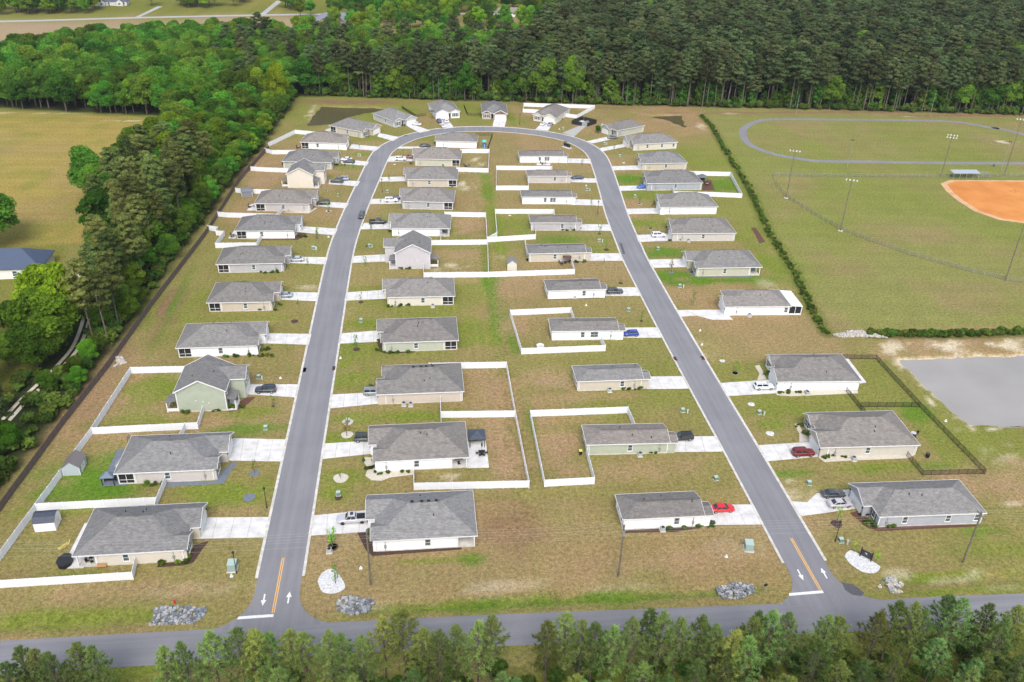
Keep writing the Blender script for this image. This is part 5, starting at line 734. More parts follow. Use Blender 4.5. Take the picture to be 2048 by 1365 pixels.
def build_cars():
    for (k, (x, y), kind, cn, rz) in CAR:
        if k[0] == 'L': rz += 180
        if k[0] == 'R': rz += 180
        L, w, r, body, cabin, wins, tyre, rim, det = car_meshes(kind); c = tuple(q*rng.uniform(.94, 1.04) for q in CARCOL[cn]); kn = {'suv': 'SUV', 'hatch': 'hatchback', 'pickup': 'pickup truck'}.get(kind, kind)
        where = 'driving up the left street' if k == 'ROAD' else 'parked on the driveway of '+ref(k)
        z = .05 if k != 'ROAD' else .035
        t = thing({'suv': 'parked_suv', 'hatch': 'parked_hatchback', 'pickup': 'pickup_truck'}.get(kind, 'parked_car') if k != 'ROAD' else 'moving_suv', f'{CNAME.get(cn, cn)} {kn} {where}', 'truck' if kind == 'pickup' else 'car', (x, y+(.85 if abs(math.sin(math.radians(rz))) < .5 else .3), z), math.radians(rz+rng.uniform(-2, 2)), 'vehicles in the neighbourhood')
        part('body', body, t, color=c); cb = part('cabin', cabin, t, color=c)
        for nm, me in wins: part(nm, me, cb)
        for sx in (-.31, .31):
            for sy in (-1, 1):
                tw = part('wheel', tyre, t, (sx*L, sy*(w-.11), r)); part('rim', rim, tw)
        for nm, me, cc in det: part(nm, me, t, color=c if cc else None)
build_cars()
# ---------------------------------------------------------------- yard things
def uniq(label, used={}):
    used[label] = used.get(label, 0)+1; return label
def tile_label(base, x, y, k): return f'{base} {ref(k)}'
def build_yard():
    # sheds
    def shed(key, label, wall, roof, hh, style):
        P = SHED[key]; a, b, c = [np.array(p) for p in P]; w_ = np.linalg.norm(b-a); d = max(2.2, min(4., np.linalg.norm(c-b))); ang = math.atan2(*(b-a)[::-1]); t = thing('garden_shed', label, 'shed', (*a, 0), ang)
        part('wall', MB().box((0, 0, 0), (w_, d, hh)).mesh('wall', M['any']), t, color=wall)
        o = .15
        if style == 'gambrel':                       # profile across x or y
            ax = 'y'; pr_ = [(-o, hh-.02), (.22*d, hh+.75), (d/2, hh+1.05), (.78*d, hh+.75), (d+o, hh-.02)]
            mk = lambda u, s_, z: (s_, u, z)
            for i in range(4):
                q0, q1 = pr_[i], pr_[i+1]; part('roof', MB().slab([(-o, q0[0], q0[1]), (w_+o, q0[0], q0[1]), (w_+o, q1[0], q1[1]), (-o, q1[0], q1[1])], .07).mesh('roof', M['any']), t, color=roof)
            g = MB()
            for xx in (.0, w_-.03): g.solid([(xx, 0, hh), (xx, d, hh), (xx, .78*d, hh+.68), (xx, d/2, hh+.98), (xx, .22*d, hh+.68), (xx+.03, 0, hh), (xx+.03, d, hh), (xx+.03, .78*d, hh+.68), (xx+.03, d/2, hh+.98), (xx+.03, .22*d, hh+.68)], [(0,1,2,3,4), (9,8,7,6,5), (0,5,6,1), (1,6,7,2), (2,7,8,3), (3,8,9,4), (4,9,5,0)])
            part('gable_wall', g.mesh('gable_wall', M['any']), t, color=wall)
        else:                                        # gable towards the viewer
            pr_ = [(-o, hh-.05), (w_/2, hh+w_*.42), (w_+o, hh-.05)]
            for i in range(2):
                q0, q1 = pr_[i], pr_[i+1]; part('roof', MB().slab([(q0[0], -o, q0[1]), (q1[0], -o, q1[1]), (q1[0], d+o, q1[1]), (q0[0], d+o, q0[1])], .07).mesh('roof', M['any']), t, color=roof)
            g = MB()
            for yy in (0, d-.03): g.solid([(0, yy, hh), (w_, yy, hh), (w_/2, yy, hh+w_*.4), (0, yy+.03, hh), (w_, yy+.03, hh), (w_/2, yy+.03, hh+w_*.4)], [(0,1,2), (5,4,3), (0,3,4,1), (1,4,5,2), (2,5,3,0)])
            part('gable_wall', g.mesh('gable_wall', M['any']), t, color=wall)
        dr = part('door', MB().box((w_-.0, d*.25, .05), (w_+.05, d*.75, min(2., hh-.1))).mesh('door', M['trim']), t); part('handle', MB().box((w_+.05, d*.5, 1.), (w_+.08, d*.53, 1.2)).mesh('handle', M['dark']), dr)
        for q in (.0, 1.): part('corner_board', MB().box((q*w_-.05, -.03, 0), (q*w_+.05, .06, hh)).mesh('corner_board', M['trim']), t)
    shed('L1', 'white barn shed with dark navy roof in first outer left yard', (.8, .81, .82), (.035, .045, .07), 2.1, 'gambrel')
    shed('L2', 'blue-grey barn shed in green yard of second outer left house', (.38, .43, .46), (.16, .14, .14), 2.0, 'gable')
    shed('L8', 'small grey shed by fence corner of eighth outer left house', (.2, .21, .24), (.14, .15, .17), 2.0, 'gambrel')
    shed('J6', 'small cream playhouse shed inside fence of sixth inner right house', (.62, .6, .52), (.2, .2, .21), 2.3, 'gable')
    # little resin storage box
    t = thing('storage_box', 'white resin shed in fence corner of fourth inner right house', 'shed', (27.6, 188.2, 0), .05); part('body', MB().box((0, 0, 0), (1.7, 1.1, 1.0)).mesh('body', M['vinyl']), t); part('lid', MB().slab([(-.06, -.06, 1.02), (.85, -.06, 1.35), (.85, 1.16, 1.35), (-.06, 1.16, 1.02)], .05).slab([(.85, -.06, 1.35), (1.76, -.06, 1.02), (1.76, 1.16, 1.02), (.85, 1.16, 1.35)], .05).mesh('lid', M['vinyl']), t)
    # gazebos
    def gazebo(name, label, x, y, wx, wy, h, col, solid_top=True, ang=0.):
        t = thing(name, label, 'gazebo', (x, y, 0), ang)
        for sx in (0, 1):
            for sy in (0, 1): part('post', MB().box((-.07, -.07, 0), (.07, .07, h)).mesh('post', M['dark']), t, (.15+sx*(wx-.3), .15+sy*(wy-.3), 0))
        c = (wx/2, wy/2, h+.85); mb = MB(); P = [(-.1, -.1, h), (wx+.1, -.1, h), (wx+.1, wy+.1, h), (-.1, wy+.1, h)]
        for i in range(4):
            a, b = np.array(P[i]), np.array(P[(i+1) % 4]); cc = np.array(c); m0, m1 = a+(cc-a)*.68, b+(cc-b)*.68
            part('roof_panel', MB().slab([tuple(a), tuple(b), tuple(m1), tuple(m0)], .06).mesh('roof_panel', M['any']), t, color=col); 
        part('roof_cap', MB().solid([(wx*.28, wy*.28, h+.62), (wx*.72, wy*.28, h+.62), (wx*.72, wy*.72, h+.62), (wx*.28, wy*.72, h+.62), (wx/2, wy/2, h+1.05)], [(0,1,4),(1,2,4),(2,3,4),(3,0,4),(3,2,1,0)]).mesh('roof_cap', M['any']), t, color=col)
        part('curtain', MB().box((.1, wy-.12, .2), (wx-.1, wy-.08, h)).mesh('curtain', M['dark']), t); return t
    gazebo('gazebo', 'navy hardtop gazebo on the white patio of second inner left house', GAZEBO[0][0]-.15, GAZEBO[0][1], 3.4, 3.6, 2.25, (.045, .06, .09))
    gazebo('gazebo', 'grey canopy gazebo over the red deck of eighth outer right house', 106.6, 313.5, 3.4, 3.2, 2.2, (.12, .13, .16))
    gazebo('grill_gazebo', 'small blue-grey canopy behind porch of second outer left house', -64.6, 139.9, 2.5, 1.6, 2., (.11, .15, .2))
    # tables, chairs
    def chair(t, x, y, a, col): 
        me = MESHC.setdefault('chair', MB().box((-.24, -.24, .4), (.24, .24, .47)).box((-.24, .2, .47), (.24, .26, .95)).box((-.24, -.24, 0), (-.19, -.19, .4)).box((.19, -.24, 0), (.24, -.19, .4)).box((-.24, .19, 0), (-.19, .24, .4)).box((.19, .19, 0), (.24, .24, .4)).mesh('patio_chair', M['dark']))
        o = part('patio_chair', me, None, (x, y, .06), a); tag(o, t, 'chair', 'patio chairs')
    t = thing('patio_table', 'dark patio table by the gazebo of second inner left house', 'table', (10.5, 145.3, .06)); part('table_top', MB().box((-.7, -.5, .7), (.7, .5, .75)).mesh('table_top', M['dark']), t); part('leg', MB().cyl((0, 0), .08, 0, .7, 8).cyl((0, 0), .4, 0, .04, 10).mesh('leg', M['dark']), t)
    t = thing('closed_parasol', 'folded dark parasol standing beside the patio table', 'parasol', (10.6, 146.3, .06)); part('pole', MB().cyl((0, 0), .03, 0, 2.6, 6).mesh('pole', M['dark']), t); part('canopy', MB().tube([(0, 0, 1.2), (0, 0, 1.6), (0, 0, 2.55)], [.1, .2, .04], 8).mesh('canopy', M['dark']), t)
    for (x, y, a) in ((9.5, 145.3, 1.57), (11.5, 145.3, -1.57), (10.1, 144.5, 3.14), (10.9, 144.5, 3.14)): chair('dark chair round the patio table of second inner left house', x, y, a, 0)
    for i, (k, (x, y)) in enumerate(PATIOSET):
        c = ((.5, .5, .52), (.12, .12, .13), (.3, .22, .16))[i % 3]; t = thing('garden_table', f'small round garden table behind {ref(k)}', 'table', (x, y, .05), 0, 'garden tables'); part('table_top', MESHC.setdefault('gt', MB().cyl((0, 0), .6, .68, .73, 12).mesh('table_top', M['any'])), t, color=c); part('leg', MESHC.setdefault('gl', MB().cyl((0, 0), .06, 0, .68, 8).cyl((0, 0), .3, 0, .04, 10).mesh('leg', M['dark'])), t)
        for a in (.3, 2.3, 4.4): chair(f'dark garden chair round the table behind {ref(k)}', x+1.05*math.cos(a), y+1.05*math.sin(a), a-1.57, 0)
    chair('lone dark chair on porch of second inner left house', 5.6, 141.9, .4, 0)
    for (x, y, a) in ((-60.6, 118.6, .8), (-59.7, 118.4, 2.2), (-60.2, 119.4, 0)): chair('grey chair on open porch of first outer left house', x, y, a, 0)
    t = thing('wooden_bench', 'small tan wooden bench against wall of first outer left house', 'bench', (-57.7, 117.2, 0)); part('seat', MB().box((-.8, -.25, .4), (.8, .25, .48)).mesh('seat', M['any']), t, color=(.42, .24, .1)); part('backrest', MB().box((-.8, .2, .48), (.8, .26, .85)).mesh('backrest', M['any']), t, color=(.42, .24, .1)); [part('leg', MB().box((-.05, -.22, 0), (.05, .22, .4)).mesh('leg', M['any']), t, (q, 0, 0), color=(.42, .24, .1)) for q in (-.7, .7)]
    t = thing('covered_hot_tub', 'black covered hot tub behind first outer left house', 'hot tub', (-64.3, 118.7, .06), .05); P = [(1.25*math.cos(q), 1.6*math.sin(q)) for q in np.linspace(.3, .3+2*math.pi, 9)[:-1]]; part('tub', MB().prism(P, 0, .75).mesh('tub', M['black']), t); part('cover', MB().prism([(x*1.06, y*1.06) for x, y in P], .72, .92).mesh('cover', M['dark']), t)
    t = thing('swing_frame', 'toppled yellow metal frame on lawn behind first outer left house', 'frame', (-66.5, 122.3, .1), .9)
    for a, b in (((0,0,0),(1.8,0,0)), ((0,.5,0),(1.8,.5,0)), ((0,0,0),(0,.5,0)), ((1.8,0,0),(1.8,.5,0)), ((1.8,0,0),(2.2,.2,.6)), ((0,.2,0),(1.8,.3,.1))): part('tube', MB().tube([a, b], .045, 6).mesh('tube', M['any']), t, color=(.75, .62, .15))
    t = thing('charcoal_grill', 'black grill box at patio corner of first outer left house', 'grill', (-61.6, 130.2, .06)); part('body', MB().box((-.6, -.35, .3), (.6, .35, .85)).mesh('body', M['black']), t); part('lid', MB().tube([(-.58, 0, .85), (.58, 0, .85)], .33, 10).mesh('lid', M['black']), t); [part('leg', MB().box((-.04, -.3, 0), (.04, .3, .3)).mesh('leg', M['black']), t, (q, 0, 0)) for q in (-.5, .5)]
    t = thing('pergola_frame', 'brown timber swing frame behind second outer left house', 'frame', (-63.2, 153.4, 0))
    for x in (0, 2.3): [part('post', MB().box((-.06, -.06, 0), (.06, .06, 2.1)).mesh('post', M['wood']), t, (x, y, 0)) for y in (0, .9)]
    part('beam', MB().box((-.2, -.08, 2.1), (2.5, .08, 2.25)).mesh('beam', M['pole']), t); part('seat', MB().box((.3, .1, .5), (2.0, .7, .6)).mesh('seat', M['wood']), t)
    t = thing('outdoor_sofa', 'grey outdoor sofa on slate patio of second outer left house', 'sofa', (-63.1, 146.5, .06), 1.45); part('base', MB().box((-1.2, -.45, .1), (1.2, .45, .42)).mesh('base', M['steel']), t); part('backrest', MB().box((-1.2, .25, .42), (1.2, .45, .85)).mesh('backrest', M['steel']), t); [part('cushion', MB().box((-.38, -.4, .42), (.38, .24, .56)).mesh('cushion', M['vinyl']), t, (q, 0, 0)) for q in (-.8, 0, .8)]
    t = thing('play_tower', 'turquoise canopied play tower in yard of eleventh inner left house', 'playset', (26.2, 362.5, 0))
    for x in (-.8, .8): [part('post', MB().box((-.06, -.06, 0), (.06, .06, 2.6)).mesh('post', M['any']), t, (x, y, 0), color=(.05, .3, .3)) for y in (-.8, .8)]
    part('deck', MB().box((-.9, -.9, 1.2), (.9, .9, 1.3)).mesh('deck', M['wood']), t); part('canopy', MB().solid([(-1,-1,2.5),(1,-1,2.5),(1,1,2.5),(-1,1,2.5),(0,0,3.3)], [(0,1,4),(1,2,4),(2,3,4),(3,0,4),(3,2,1,0)]).mesh('canopy', M['any']), t, color=(.05, .5, .48)); part('slide', MB().slab([(-.3, -2.6, .15), (.3, -2.6, .15), (.3, -.9, 1.35), (-.3, -.9, 1.35)], .08).mesh('slide', M['any']), t, color=(.1, .25, .6))
    t = thing('patio_umbrella', 'brown square patio umbrella beside sixth inner right house', 'parasol', (43.4, 241.0, 0)); part('pole', MB().cyl((0, 0), .04, 0, 2.5, 6).mesh('pole', M['dark']), t); part('canopy', MB().solid([(-1.3,-1.1,2.1),(1.3,-1.1,2.1),(1.3,1.1,2.1),(-1.3,1.1,2.1),(0,0,2.6)], [(0,1,4),(1,2,4),(2,3,4),(3,0,4),(3,2,1,0)]).mesh('canopy', M['any']), t, color=(.09, .04, .03))
    t = thing('mail_kiosk', 'row of black cluster mailboxes on pad inside loop', 'mailbox', (*MAILKIOSK[0], .05), -.95); part('pad', MB().box((-2.4, -1.1, -.1), (2.2, .9, .03)).mesh('pad', M['concrete']), t)
    for i in range(4): o = part('mailbox', MB().box((-.4, -.25, .5), (.4, .25, 1.55)).box((-.1, -.1, .03), (.1, .1, .5)).mesh('mailbox', M['black']), t, (-1.6+i*.95, 0, 0))
    for (x, y), c in zip(MISC['bin'], ((.5, .75, .08), (.06, .3, .1), (.1, .1, .11), (.05, .05, .05))):
        t = thing('wheelie_bin', f'wheeled rubbish bin standing behind {ref(near_house(x, y))}', 'bin', (x, y, 0)); part('body', MB().solid([(-.25,-.25,0),(.25,-.25,0),(.25,.25,0),(-.25,.25,0),(-.32,-.34,1.),(.32,-.34,1.),(.32,.34,1.),(-.32,.34,1.)], [(3,2,1,0),(4,5,6,7),(0,1,5,4),(1,2,6,5),(2,3,7,6),(3,0,4,7)]).mesh('body', M['black']), t); part('lid', MB().box((-.34, -.37, 1.), (.34, .37, 1.08)).mesh('lid', M['any']), t, color=c)
    for i, (x, y) in enumerate(AC[:-2]):
        k = near_house(x, y); t = thing('air_conditioner', f'grey outdoor air-conditioning unit beside wall of {ref(k)}', 'air conditioner', (x, y, 0), 0, 'outdoor air-conditioning units')
        me = MESHC.setdefault('ac', MB().box((-.42, -.42, .08), (.42, .42, .85)).mesh('casing', M['any'])); part('casing', me, t, color=(.4, .41, .42)); part('fan_grille', MESHC.setdefault('acf', MB().cyl((0, 0), .33, .85, .9, 14).mesh('fan_grille', M['dark'])), t); part('pad', MESHC.setdefault('acp', MB().box((-.55, -.55, -.05), (.55, .55, .08)).mesh('pad', M['concrete2'])), t)
    # utility boxes
    for i, (x, y) in enumerate(TRANSFORMER):
        big = i in (0, 5); k = near_house(x, y); s_ = 1.45 if big else .8; t = thing('transformer_box', f'{"large pale green" if big else "green"} utility transformer box near {ref(k)}', 'utility box', (x, y, 0), rng.uniform(-.3, .3), 'utility transformer boxes')
        part('cabinet', MESHC.setdefault('tb', MB().solid([(-.5,-.45,.06),(.5,-.45,.06),(.5,.45,.06),(-.5,.45,.06),(-.48,-.3,.85),(.48,-.3,.85),(.48,.42,.95),(-.48,.42,.95)], [(3,2,1,0),(4,5,6,7),(0,1,5,4),(1,2,6,5),(2,3,7,6),(3,0,4,7)]).mesh('cabinet', M['any'])), t, scale=(s_, s_*(1.3 if big else 1), s_*1.1), color=(.12, .2, .16) if not big else (.24, .33, .3)); part('lid', MESHC.setdefault('tl', MB().slab([(-.52, -.34, .9), (.52, -.34, .9), (.52, .46, 1.), (-.52, .46, 1.)], .06).mesh('lid', M['any'])), t, scale=(s_, s_*(1.3 if big else 1), s_*1.1), color=(.35, .46, .42)); part('pad', MESHC.setdefault('tp', MB().box((-.6, -.55, -.1), (.6, .55, .06)).mesh('pad', M['concrete2'])), t, scale=(s_, s_*(1.3 if big else 1), 1))
        if not big and i % 2: x2 = part('cable_pedestal', MESHC.setdefault('cpd', MB().box((-.13, -.13, 0), (.13, .13, .9)).box((-.15, -.15, .9), (.15, .15, 1.0)).mesh('cable_pedestal', M['any'])), None, (x+.9, y-.7, 0), color=(.42, .55, .48)); not big and i % 2 and tag(x2, f'pale green cable pedestal beside transformer near {ref(k)}', 'pedestal', 'cable pedestals')
    for (x, y) in PEDESTAL: o = part('meter_pedestal', MESHC.setdefault('mp', MB().box((-.28, -.22, -.05), (.28, .22, .12)).box((-.12, -.12, .12), (.12, .12, .5)).mesh('meter_pedestal', M['trim'])), None, (x, y, 0)); tag(o, f'small white meter box in the lawn near {ref(near_house(x, y))}', 'meter box', 'white meter boxes in the lawns')
    (x, y) = HYDRANT[0]; t = thing('fire_hydrant', 'red fire hydrant in the grass above left rock bed', 'hydrant', (x, y, 0)); part('barrel', MB().tube([(0, 0, 0), (0, 0, .08), (0, 0, .1), (0, 0, .6), (0, 0, .75), (0, 0, .85)], [.2, .2, .13, .13, .11, .03], 10).mesh('barrel', M['any']), t, color=(.55, .02, .02)); [part('nozzle', MB().tube([(0, -.1, .5), (0, -.24, .5)], .06, 8).mesh('nozzle', M['any']), t, (0, 0, 0), a, color=(.55, .02, .02)) for a in (0, 1.57, -1.57)]
    # street lamps
    for (x, y) in LAMP:
        k = near_house(x, y); t = thing('street_lamp', f'black street lamp post near {ref(k)}', 'street lamp', (x, y, 0), 0, 'black street lamps'); part('post', MESHC.setdefault('lp', MB().tube([(0, 0, 0), (0, 0, .5), (0, 0, .55), (0, 0, 4.5)], [.13, .12, .075, .06], 8).mesh('post', M['black'])), t); part('lantern', MESHC.setdefault('ll', MB().tube([(0, 0, 4.45), (0, 0, 4.6), (0, 0, 4.95), (0, 0, 5.1)], [.07, .16, .25, .05], 8).mesh('lantern', M['black'])), t)
    for (x, y), lab in zip(STREETSIGN[:2], ('black-backed sign on thin post beside right street mouth, left side', 'green street sign post beside right street mouth, right side')):
        t = thing('road_sign', lab, 'sign', (x, y, 0)); part('post', MB().box((-.03, -.03, 0), (.03, .03, 2.5)).mesh('post', M['steel']), t); P = [(.36*math.cos(q), .36*math.sin(q)) for q in np.linspace(math.pi/8, 2*math.pi+math.pi/8, 9)[:-1]]
        if lab[0] == 'b': mb = MB(); mb.solid([(p[0], -.05, 2.3+p[1]) for p in P]+[(p[0], -.035, 2.3+p[1]) for p in P], [tuple(range(8)), tuple(range(15, 7, -1))]+[((i+1) % 8, i, 8+i, 8+(i+1) % 8) for i in range(8)]); part('plate', mb.mesh('plate', M['dark']), t)
        else: [part('plate', MB().box((-.4, -.012, 2.5+q*.22), (.4, .012, 2.68+q*.22)).mesh('plate', M['any']), t, (0, 0, 0), q*1.57, color=(.03, .2, .1)) for q in (0, 1)]
    # entrance sign with pale marks
    a, b = [np.array(p) for p in SIGN]; d = np.linalg.norm(b-a); t = thing('entrance_sign', 'black framed entrance sign with small white marks over white stones', 'sign', (*a, 0), math.atan2(*(b-a)[::-1]))
    for q in (0, d): part('post', MB().box((-.09, -.09, 0), (.09, .09, 2.1)).box((-.12, -.12, 2.1), (.12, .12, 2.16)).mesh('post', M['black']), t, (q, 0, 0))
    bd = part('board', MB().box((.09, -.05, .55), (d-.09, .05, 1.8)).mesh('board', M['any']), t, color=(.02, .022, .04))
    for (x, w_, z0, z1) in ((d*.37, .06, 1.22, 1.5), (d*.5, .16, 1.2, 1.42)): part('lettering', MB().box((x-w_/2, -.062, z0), (x+w_/2, -.05, z1)).mesh('lettering', M['trim']), bd)
    part('lettering', MB().box((d*.3, -.058, 1.0), (d*.72, -.05, 1.04)).mesh('lettering', M['steel']), bd)
    # utility poles and wires
    tops = [(-78, 111.6)]+POLE+[(150, 104.5)]; hs = [11.8, 11.9, 11.8, 11.9, 11.8]
    for i, ((x, y), h) in enumerate(zip(tops, hs)):
        if i in (0, 4): pass
        lab = ('wooden utility pole beyond the left edge of the photo', 'brown wooden utility pole before the first inner left house', 'grey wooden utility pole before the first inner right house', 'tall wooden utility pole before the first outer right house', 'wooden utility pole beyond the right edge')[i]
        t = thing('utility_pole', lab, 'utility pole', (x, y, 0), 0, 'utility poles along the front road'); part('pole', MB().tube([(0, 0, -.5), (0, 0, h)], [.19, .13], 9).mesh('pole', M['pole']), t); part('crossarm', MB().box((-.06, -1.1, h-.75), (.06, 1.1, h-.63)).mesh('crossarm', M['pole']), t)
        for q in (-1., -.4, .4, 1.): part('insulator', MESHC.setdefault('ins', MB().cyl((0, 0), .05, 0, .22, 8).mesh('insulator', M['steel'])), t, (0, q, h-.63))
        if i == 2: part('transformer_can', MB().cyl((0, -.35), .24, h-2.1, h-1.2, 12).mesh('transformer_can', M['steel']), t)
    for wi, (q, dz) in enumerate(((-1., -.4), (-.4, -.4), (.4, -.4), (1., -.4), (.15, -2.6))):
        pts_ = []
        for (p0, h0), (p1, h1) in zip(zip(tops, hs), list(zip(tops, hs))[1:]):
            for s_ in np.linspace(0, 1, 9)[:-1]: pts_.append((p0[0]+(p1[0]-p0[0])*s_, p0[1]+(p1[1]-p0[1])*s_+q, h0+dz+(h1-h0)*s_-.8*4*s_*(1-s_)))
        o = part('overhead_wire', MB().tube(pts_, .0075, 4).mesh('overhead_wire', M['wire'])); tag(o, 'thin overhead wire strung between the front utility poles', 'wire', 'overhead wires')
    # ball field
    for i, ((x, y), h) in enumerate(FIELDLIGHT):
        lab = ('floodlight mast at outfield fence nearest the tall hedge', 'floodlight mast at middle of outfield fence', 'floodlight mast with two rows of lamps left of dugout', 'tall floodlight mast cut by right edge of photo', 'tall floodlight mast right of dugout and bleachers', 'pale lamp mast before forest at right', 'slim lamp post with dark heads beside running track', 'slim lamp post with dark heads behind bleachers', 'thin lamp mast before forest, left part of field')[i]
        t = thing('floodlight_mast', lab, 'floodlight', (x, y, 0), -.5, 'field lights'); big = i < 5
        part('pole', MB().tube([(0, 0, 0), (0, 0, h)], [.2 if big else .1, .11 if big else .06], 8).mesh('pole', M['pole'] if big else M['steel']), t)
        rows = (0, -1.) if i == 2 else (0,)
        for rz_ in rows:
            part('crossarm', MB().box((-2., -.05, h-.1+rz_), (2., .05, h+.05+rz_)).mesh('crossarm', M['steel']), t) if big else None
            for q in ((-1.7, -.6, .6, 1.7) if big else (-.35, .35)): part('lamp_head', MESHC.setdefault(('lh', big), MB().tube([(0, -.35, -.1), (0, -.05, .05), (0, .2, .15)], [.26, .24, .1] if big else [.2, .2, .1], 10).mesh('lamp_head', M['vinyl'] if big else M['dark'])), t, (q, -.1, h+.1+rz_))
        part('base', MB().cyl((0, 0), .8, -.1, .06, 12).mesh('base', M['concrete2']), t) if i in (0, 1) else None
    a, b, c, bn, hp = DUGOUT; t = thing('dugout', 'long blue-roofed dugout beside the orange infield', 'dugout', (*a, 0), math.atan2(b[1]-a[1], b[0]-a[0])); L = math.hypot(b[0]-a[0], b[1]-a[1])
    part('roof', MB().slab([(-.3, -.5, 2.35), (L, -.5, 2.35), (L, 3, 2.75), (-.3, 3, 2.75)], .12).mesh('roof', M['any']), t, color=(.33, .38, .44)); [part('post', MB().box((-.06, -.06, 0), (.06, .06, 2.3)).mesh('post', M['steel']), t, (q*L, y, 0)) for q in (0, .25, .5, .75, .98) for y in (-.3, 2.8)]; part('bench', MB().box((.2, 1.8, .4), (L*.75, 2.2, .5)).mesh('bench', M['wood']), t); part('back_wall', MB().box((0, 2.75, 0), (L, 2.8, 1.1)).mesh('back_wall', M['chain']), t)
    t = thing('bleachers', 'silver aluminium bleachers at the end of the blue dugout', 'bleachers', (b[0]+.6, b[1]+1.5, 0), math.atan2(b[1]-a[1], b[0]-a[0])); [part('seat_plank', MB().box((0, i*.65, .35+i*.28), (5.6, i*.65+.28, .4+i*.28)).mesh('seat_plank', M['steel']), t) for i in range(5)]; [part('leg', MB().bar((q, 0, .1), (q, 2.9, 1.45), .06, .06).box((q-.03, 2.7, 0), (q+.03, 2.8, 1.45)).mesh('leg', M['steel']), t) for q in (.3, 2.8, 5.3)]
    t = thing('litter_barrel', 'dark litter barrel beside the track near bleachers', 'bin', (*bn, 0)); part('barrel', MB().cyl((0, 0), .32, 0, .9, 12).mesh('barrel', M['any']), t, color=(.04, .09, .14))
    for (x, y) in (hp,):
        o = MB(); 
        for (u, v) in ((-1.6, -.9), (.6, .1)): 
            for e0, e1 in (((u, v), (u+1.6, v+.0)), ((u+1.6, v), (u+1.6, v+2)), ((u+1.6, v+2), (u, v+2)), ((u, v+2), (u, v))): o.bar((x+e0[0], y+e0[1], .03), (x+e1[0], y+e1[1], .03), .12, .012)
        tag(part('batters_box', o.mesh('batters_box', M['redmulch'])), kind='structure')
build_yard()
# ---------------------------------------------------------------- rock beds: heaps of broken stone, uncountable
def build_rocks():
    for i, p in enumerate(RIPRAP):
        xs = [q[0] for q in p]; ys = [q[1] for q in p]; mb = MB(); n = 0; A = np.array(p); r = random.Random(i); tries = 0; area = (max(xs)-min(xs))*(max(ys)-min(ys)); want = int(area*14)
        while tries < want:
            tries += 1; x = r.uniform(min(xs), max(xs)); y = r.uniform(min(ys), max(ys))
            if not inside(np.array([x]), np.array([y]), p)[0]: continue
            s_ = r.uniform(.1, .28); z = r.uniform(-.05, .12); mb.mat(r.choice((0, 0, 1, 2))); v = [(x+s_*r.uniform(.6, 1.1)*a, y+s_*r.uniform(.6, 1.1)*b, z+s_*r.uniform(.5, .9)*c) for a in (-1, 1) for b in (-1, 1) for c in (-1, 1)]
            mb.solid(v, [(0,1,3,2),(4,6,7,5),(0,4,5,1),(2,3,7,6),(0,2,6,4),(1,5,7,3)])
        pal = [M['rock'], M['greystone'], M['gravel']] if i < 4 else [M['gravel'], M['palestone'], M['palestone']]
        if i == 3: pal = [M['gravel'], M['palestone'], M['gravel']]
        tag(part('rock_bed', mb.mesh('rock_bed', pal)), ('blue-grey broken rocks in the ditch left of left street mouth', 'dark grey broken rocks right of the left street mouth', 'grey broken rocks left of the right street mouth', 'pale rocks curving by the right street mouth', 'pale rocks where the two hedged ditches meet', 'white rocks at the drain by the brown fence')[i], 'rocks', None, 'stuff')
build_rocks()

# ---------------------------------------------------------------- trees
def quads_mesh(name, C, U, V, tint, m, tri=False):
    """C centres, U, V half-edge vectors -> one small face each"""
    n = len(C); P = np.stack([C-U-V, C+U-V, C+U+V, C-U+V], 1) if not tri else np.stack([C-U, C+U, C+V], 1); k = P.shape[1]
    me = bpy.data.meshes.new(name); me.vertices.add(n*k); me.vertices.foreach_set('co', P.reshape(-1).astype(np.float32)); me.loops.add(n*k); me.loops.foreach_set('vertex_index', np.arange(n*k, dtype=np.int32)); me.polygons.add(n); me.polygons.foreach_set('loop_start', np.arange(0, n*k, k, dtype=np.int32))
    me.update(calc_edges=True); at = me.attributes.new('tint', 'FLOAT', 'FACE'); at.data.foreach_set('value', np.clip(tint, 0, 1).astype(np.float32)); me.materials.append(m); return me
def unit(v): return v/np.maximum(np.linalg.norm(v, axis=-1, keepdims=True), 1e-6)
def lobes_crown(name, R, lobes, per, size, m, flat=1., aspect=1.2, jit=.75):
    """lobes: (centre, radius); leaf-cluster faces over each lobe's outer shell"""
    Cs, Us, Vs, Ts = [], [], [], []
    for (c, r) in lobes:
        n = int(per*r*r); d = unit(R.normal(size=(n, 3))); d[:, 2] = np.where(d[:, 2] < -.35, -d[:, 2], d[:, 2]); rad = r*R.uniform(.55, 1.08, (n, 1)); p = np.array(c)+d*rad*np.array([1, 1, flat])
        nn = unit(d*np.array([1, 1, 1.3])+R.normal(size=(n, 3))*jit); t = unit(np.cross(nn, R.normal(size=(n, 3)))); b = np.cross(nn, t); s = size*R.uniform(.55, 1.25, (n, 1))
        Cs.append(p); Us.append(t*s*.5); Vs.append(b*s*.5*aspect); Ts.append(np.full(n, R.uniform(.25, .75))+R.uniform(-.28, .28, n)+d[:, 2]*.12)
    return quads_mesh(name, np.concatenate(Cs), np.concatenate(Us), np.concatenate(Vs), np.concatenate(Ts), m)
